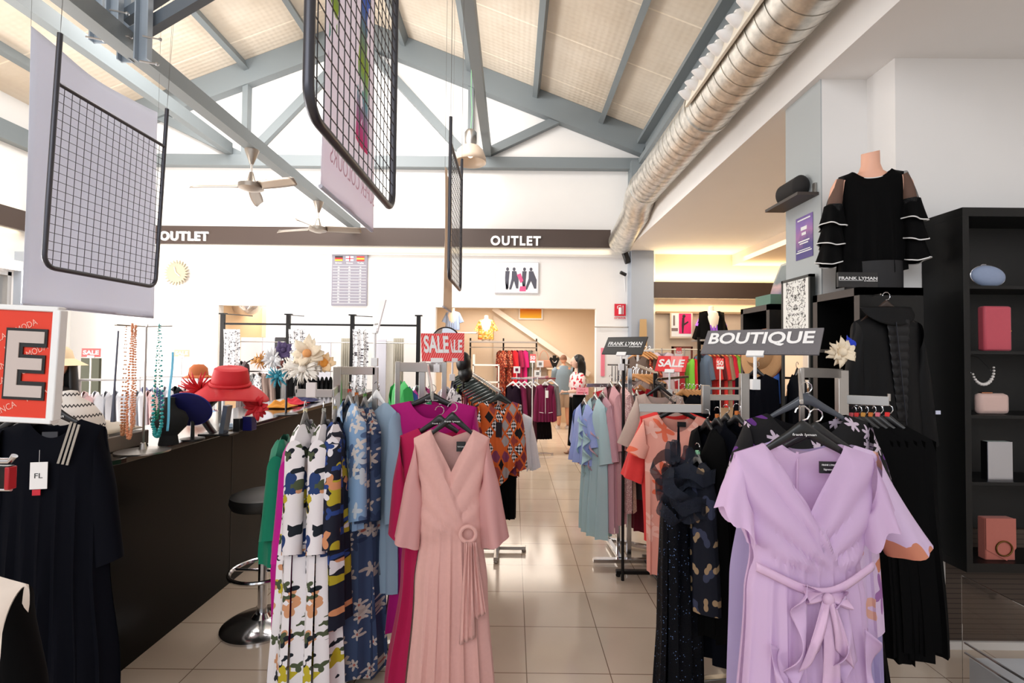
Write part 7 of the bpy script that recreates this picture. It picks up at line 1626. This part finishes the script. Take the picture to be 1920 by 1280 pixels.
# --- man in the back room, seen from behind
my = 11.3
mx_ = P(1056, 800, my).x
man = thing('person', 'person in a grey blue tee and beige shorts seen from behind at the back counter', 'person', (mx_, my, 0), R(0))
J = {'pelvis': ((0, 0, .90), .15, .12), 'waist': ((0, .0, 1.03), .155, .125), 'chest': ((0, .01, 1.25), .17, .12), 'upper': ((0, .0, 1.36), .12, .09), 'neck': ((0, -.0, 1.44), .058, .058), 'necktop': ((0, .02, 1.50), .055, .055),
     'hipL': ((-.09, 0, .84), .10, .10), 'kneeL': ((-.10, .01, .47), .062, .062), 'calfL': ((-.10, -.01, .34), .056, .058), 'ankL': ((-.10, .0, .09), .036, .038), 'toeL': ((-.11, .13, .04), .035, .028),
     'hipR': ((.09, 0, .84), .10, .10), 'kneeR': ((.10, .02, .47), .062, .062), 'calfR': ((.10, .0, .34), .056, .058), 'ankR': ((.11, .02, .09), .036, .038), 'toeR': ((.13, .15, .04), .035, .028),
     'shL': ((-.18, 0, 1.34), .062, .062), 'elL': ((-.22, .08, 1.08), .044, .044), 'wrL': ((-.15, .30, 1.05), .03, .028), 'shR': ((.18, 0, 1.34), .062, .062), 'elR': ((.26, .04, 1.09), .046, .046), 'wrR': ((.17, .26, 1.04), .03, .028)}
ED_ = E_(['pelvis', 'waist', 'chest', 'upper', 'neck', 'necktop']) + E_(['pelvis', 'hipL', 'kneeL', 'calfL', 'ankL', 'toeL']) + E_(['pelvis', 'hipR', 'kneeR', 'calfR', 'ankR', 'toeR']) + E_(['upper', 'shL', 'elL', 'wrL']) + E_(['upper', 'shR', 'elR', 'wrR'])
skinned(J, ED_, 'pelvis', 'body', skin, man)
hm = MB(); hand_geo(hm, (-.15, .30, 1.05), (.3, 1, 0), (0, 0, -1)); hand_geo(hm, (.17, .26, 1.04), (-.3, 1, 0), (0, 0, -1), side=-1); hm.build('hands', skin, man)
hd_ = head_geo((0, .04, 1.585), .088, skin, man, (0, 1, 0))
MB().grid(lambda a, b: Vector((0, .035, 1.60)) + Vector((.078 * math.sin(PI * b * .55) * math.cos(2*PI*a), .092 * math.sin(PI * b * .55) * math.sin(2*PI*a) * (1 if math.sin(2*PI*a) < 0 else .7), .10 * math.cos(PI * b * .55))), 20, 8).build('short_hair', mat('grey_brown_hair', (130, 92, 74), .8), man)
def torso_cloth(prof, m, nm, parent, n_=32, fold=.006, k=6):
    def fn(a, b):
        f = b * (len(prof) - 1); i = min(int(f), len(prof) - 2); t_ = f - i
        z, rx, ry, cy = (lerp(prof[i][j], prof[i+1][j], t_) for j in range(4)); r_ = 1 + fold * 8 * (1 - b) * math.sin(k * 2*PI*a + b * 5)
        return (rx * math.cos(2*PI*a) * r_, cy + ry * math.sin(2*PI*a) * r_, z)
    return MB().grid(fn, n_, 20).build(nm, m, parent, solid=.004)
tee = cloth('grey_blue_tee', (128, 148, 164))
torso_cloth([(.80, .185, .15, 0), (.9, .19, .155, 0), (1.05, .19, .155, 0), (1.25, .20, .145, 0), (1.34, .195, .115, 0), (1.41, .12, .085, 0), (1.45, .07, .065, 0)], tee, 'tee_shirt', man)
for s, e in ((-1, (-.215, .05, 1.14)), (1, (.25, .03, 1.15))): MB().tube([(s * .15, 0, 1.37), (s * .195, 0, 1.33), e], [.07, .08, .072], 16, cap=False).build('tee_sleeve', tee, man, solid=.003)
sh_ = cloth('beige_shorts', (182, 160, 142))
mb = MB()
for s in (-1, 1): mb.tube([(s * .06, 0, .92), (s * .085, 0, .80), (s * .10, .01, .50)], [.13, .125, .105], 20, cap=False)
mb.build('shorts', sh_, man, solid=.004)
mb = MB()
for s, dy in ((-1, 0), (1, .02)): mb.grid(lambda a, b, s=s, dy=dy: (s * .115 + .048 * math.cos(2*PI*a) * (1 - .25 * b), .05 + dy + .125 * math.sin(2*PI*a), .0 + .075 * b), 20, 5); mb.ball((s * .115, .08 + dy, .05), .05, n=12, m=8, sc=(.9, 2.0, .8)) ; mb.box((s*.115 - .05, -.07 + dy, 0), (s*.115 + .05, .18 + dy, .025))
mb.build('trainers', mat('pale_trainer', (200, 190, 186), .7), man)
# --- woman near the rear opening, side-on, browsing the rack
wy = 8.45
wx_ = P(1082, 842, wy).x
wm = thing('person', 'person with long black hair, white and red blouse and black trousers at the rack', 'person', (wx_, wy, 0), R(-78))
# local front is -Y; after the turn it faces the picture's -X side, slightly to the camera
J = {'pelvis': ((0, 0, .93), .13, .11), 'waist': ((0, .0, 1.06), .105, .09), 'chest': ((0, .0, 1.25), .135, .11), 'upper': ((0, .0, 1.36), .09, .08), 'neck': ((0, -.01, 1.43), .045, .045), 'necktop': ((0, -.02, 1.49), .043, .043),
     'hipL': ((-.08, 0, .86), .09, .09), 'kneeL': ((-.09, -.05, .48), .058, .058), 'ankL': ((-.09, -.0, .09), .032, .034), 'toeL': ((-.10, -.15, .035), .032, .022),
     'hipR': ((.08, 0, .86), .09, .09), 'kneeR': ((.09, .02, .48), .058, .058), 'ankR': ((.09, .09, .09), .032, .034), 'toeR': ((.10, -.05, .035), .032, .022),
     'shL': ((-.16, 0, 1.34), .052, .052), 'elL': ((-.21, -.0, 1.10), .038, .038), 'wrL': ((-.19, .19, 1.13), .025, .024), 'shR': ((.16, 0, 1.34), .052, .052), 'elR': ((.20, -.04, 1.10), .038, .038), 'wrR': ((.12, -.22, 1.08), .025, .024)}
skinned(J, E_(['pelvis', 'waist', 'chest', 'upper', 'neck', 'necktop']) + E_(['pelvis', 'hipL', 'kneeL', 'ankL', 'toeL']) + E_(['pelvis', 'hipR', 'kneeR', 'ankR', 'toeR']) + E_(['upper', 'shL', 'elL', 'wrL']) + E_(['upper', 'shR', 'elR', 'wrR']), 'pelvis', 'body', mat('fair_skin', (232, 190, 168), .5), wm)
fsk = MATS['fair_skin']
hm = MB(); hand_geo(hm, (-.19, .19, 1.13), (0, 1, .15), (0, 0, -1), side=-1, curl=.9); hand_geo(hm, (.12, -.22, 1.08), (-.3, -1, 0), (0, 0, -1), curl=.8); hm.build('hands', fsk, wm)
head_geo((0, -.04, 1.575), .086, fsk, wm, (0, -1, 0))
hair = mat('glossy_black_hair', (10, 10, 12), .4)
MB().grid(lambda a, b: (lambda th, z, w_: (w_ * math.cos(th), -.01 + w_ * 1.05 * math.sin(th) * (1 if math.sin(th) > 0 else .55), z))(PI * (-.12 + 1.24 * a), 1.69 - .02 * b - .50 * b ** 1.3, .025 + .10 * min(1, b * 3.2) ** .5 + .012 * math.sin(9 * a + 8 * b)), 28, 24).build('long_hair', hair, wm, solid=.02)
MB().ball((0, -.005, 1.61), .105, n=20, m=12, sc=(.92, 1.0, .92)).build('hair_crown', hair, wm, (0, .022, .008))
bl_ = F_redwhite
torso_cloth([(.98, .155, .13, 0), (1.1, .145, .125, 0), (1.25, .165, .135, 0), (1.34, .165, .10, 0), (1.41, .09, .07, 0)], bl_, 'blouse', wm)
for s, e in ((-1, (-.215, 0, 1.14)), (1, (.205, -.03, 1.13))): MB().tube([(s * .13, 0, 1.36), (s * .17, 0, 1.32), e], [.06, .075, .085], 16, cap=False).build('blouse_sleeve', bl_, wm, solid=.003)
tr = cloth('black_wide_trousers', (14, 14, 16))
mb = MB()
for s, dy in ((-1, -.02), (1, .07)): mb.tube([(s * .055, 0, 1.02), (s * .08, 0, .84), (s * .09, dy * .5 - .01, .48), (s * .09, dy, .14)], [.115, .115, .095, .115], 20, cap=False)
mb.build('trousers', tr, wm, solid=.004)
mb = MB()
for s, dy in ((-1, -.07), (1, .02)): mb.box((s*.10 - .04, dy - .12, 0), (s*.10 + .04, dy + .13, .02)); mb.tube([(s*.10 - .04, dy - .05, .02), (s*.10, dy - .06, .06), (s*.10 + .04, dy - .05, .02)], .008, 6)
mb.build('sandals', mat('tan_leather', (150, 110, 84), .6), wm)
ph = thing('handbag', 'black shoulder bag at the back of the long haired person', 'bag', Vector((wx_, wy, 0)) + Matrix.Rotation(R(-78), 3, 'Z') @ Vector((-.17, .12, 1.22))); MB().box((-.09, -.04, -.08), (.09, .04, .07)).build('body', mat('black_leather', (16, 16, 16)), ph, bevel=.02)
MB().tube([(-.06, 0, .06), (-.04, 0, .13), (.06, 0, .06)], .006, 6).build('strap', mat('black_leather', (16, 16, 16)), ph)
q = Vector((wx_, wy, 0)) + Matrix.Rotation(R(-78), 3, 'Z') @ Vector((.16, -.16, 1.09))
tp = thing('pink_card', 'pink printed card held before the long haired person', 'card', P(1092, 733, wy - .3)); MB().box((-.10, -.004, -.06), (.10, .004, .06)).build('card', mat('pink_card_face', (240, 160, 176), .6), tp, smooth=False)
mb = MB(); put_text(mb, 'SALE', -.05, .005, .10, .03, y=-.005, depth=.001); mb.box((-.08, -.0055, -.035), (.08, -.0045, -.015)); mb.build('print', mat('print_pink_dark', (206, 90, 110), .6), tp, smooth=False)
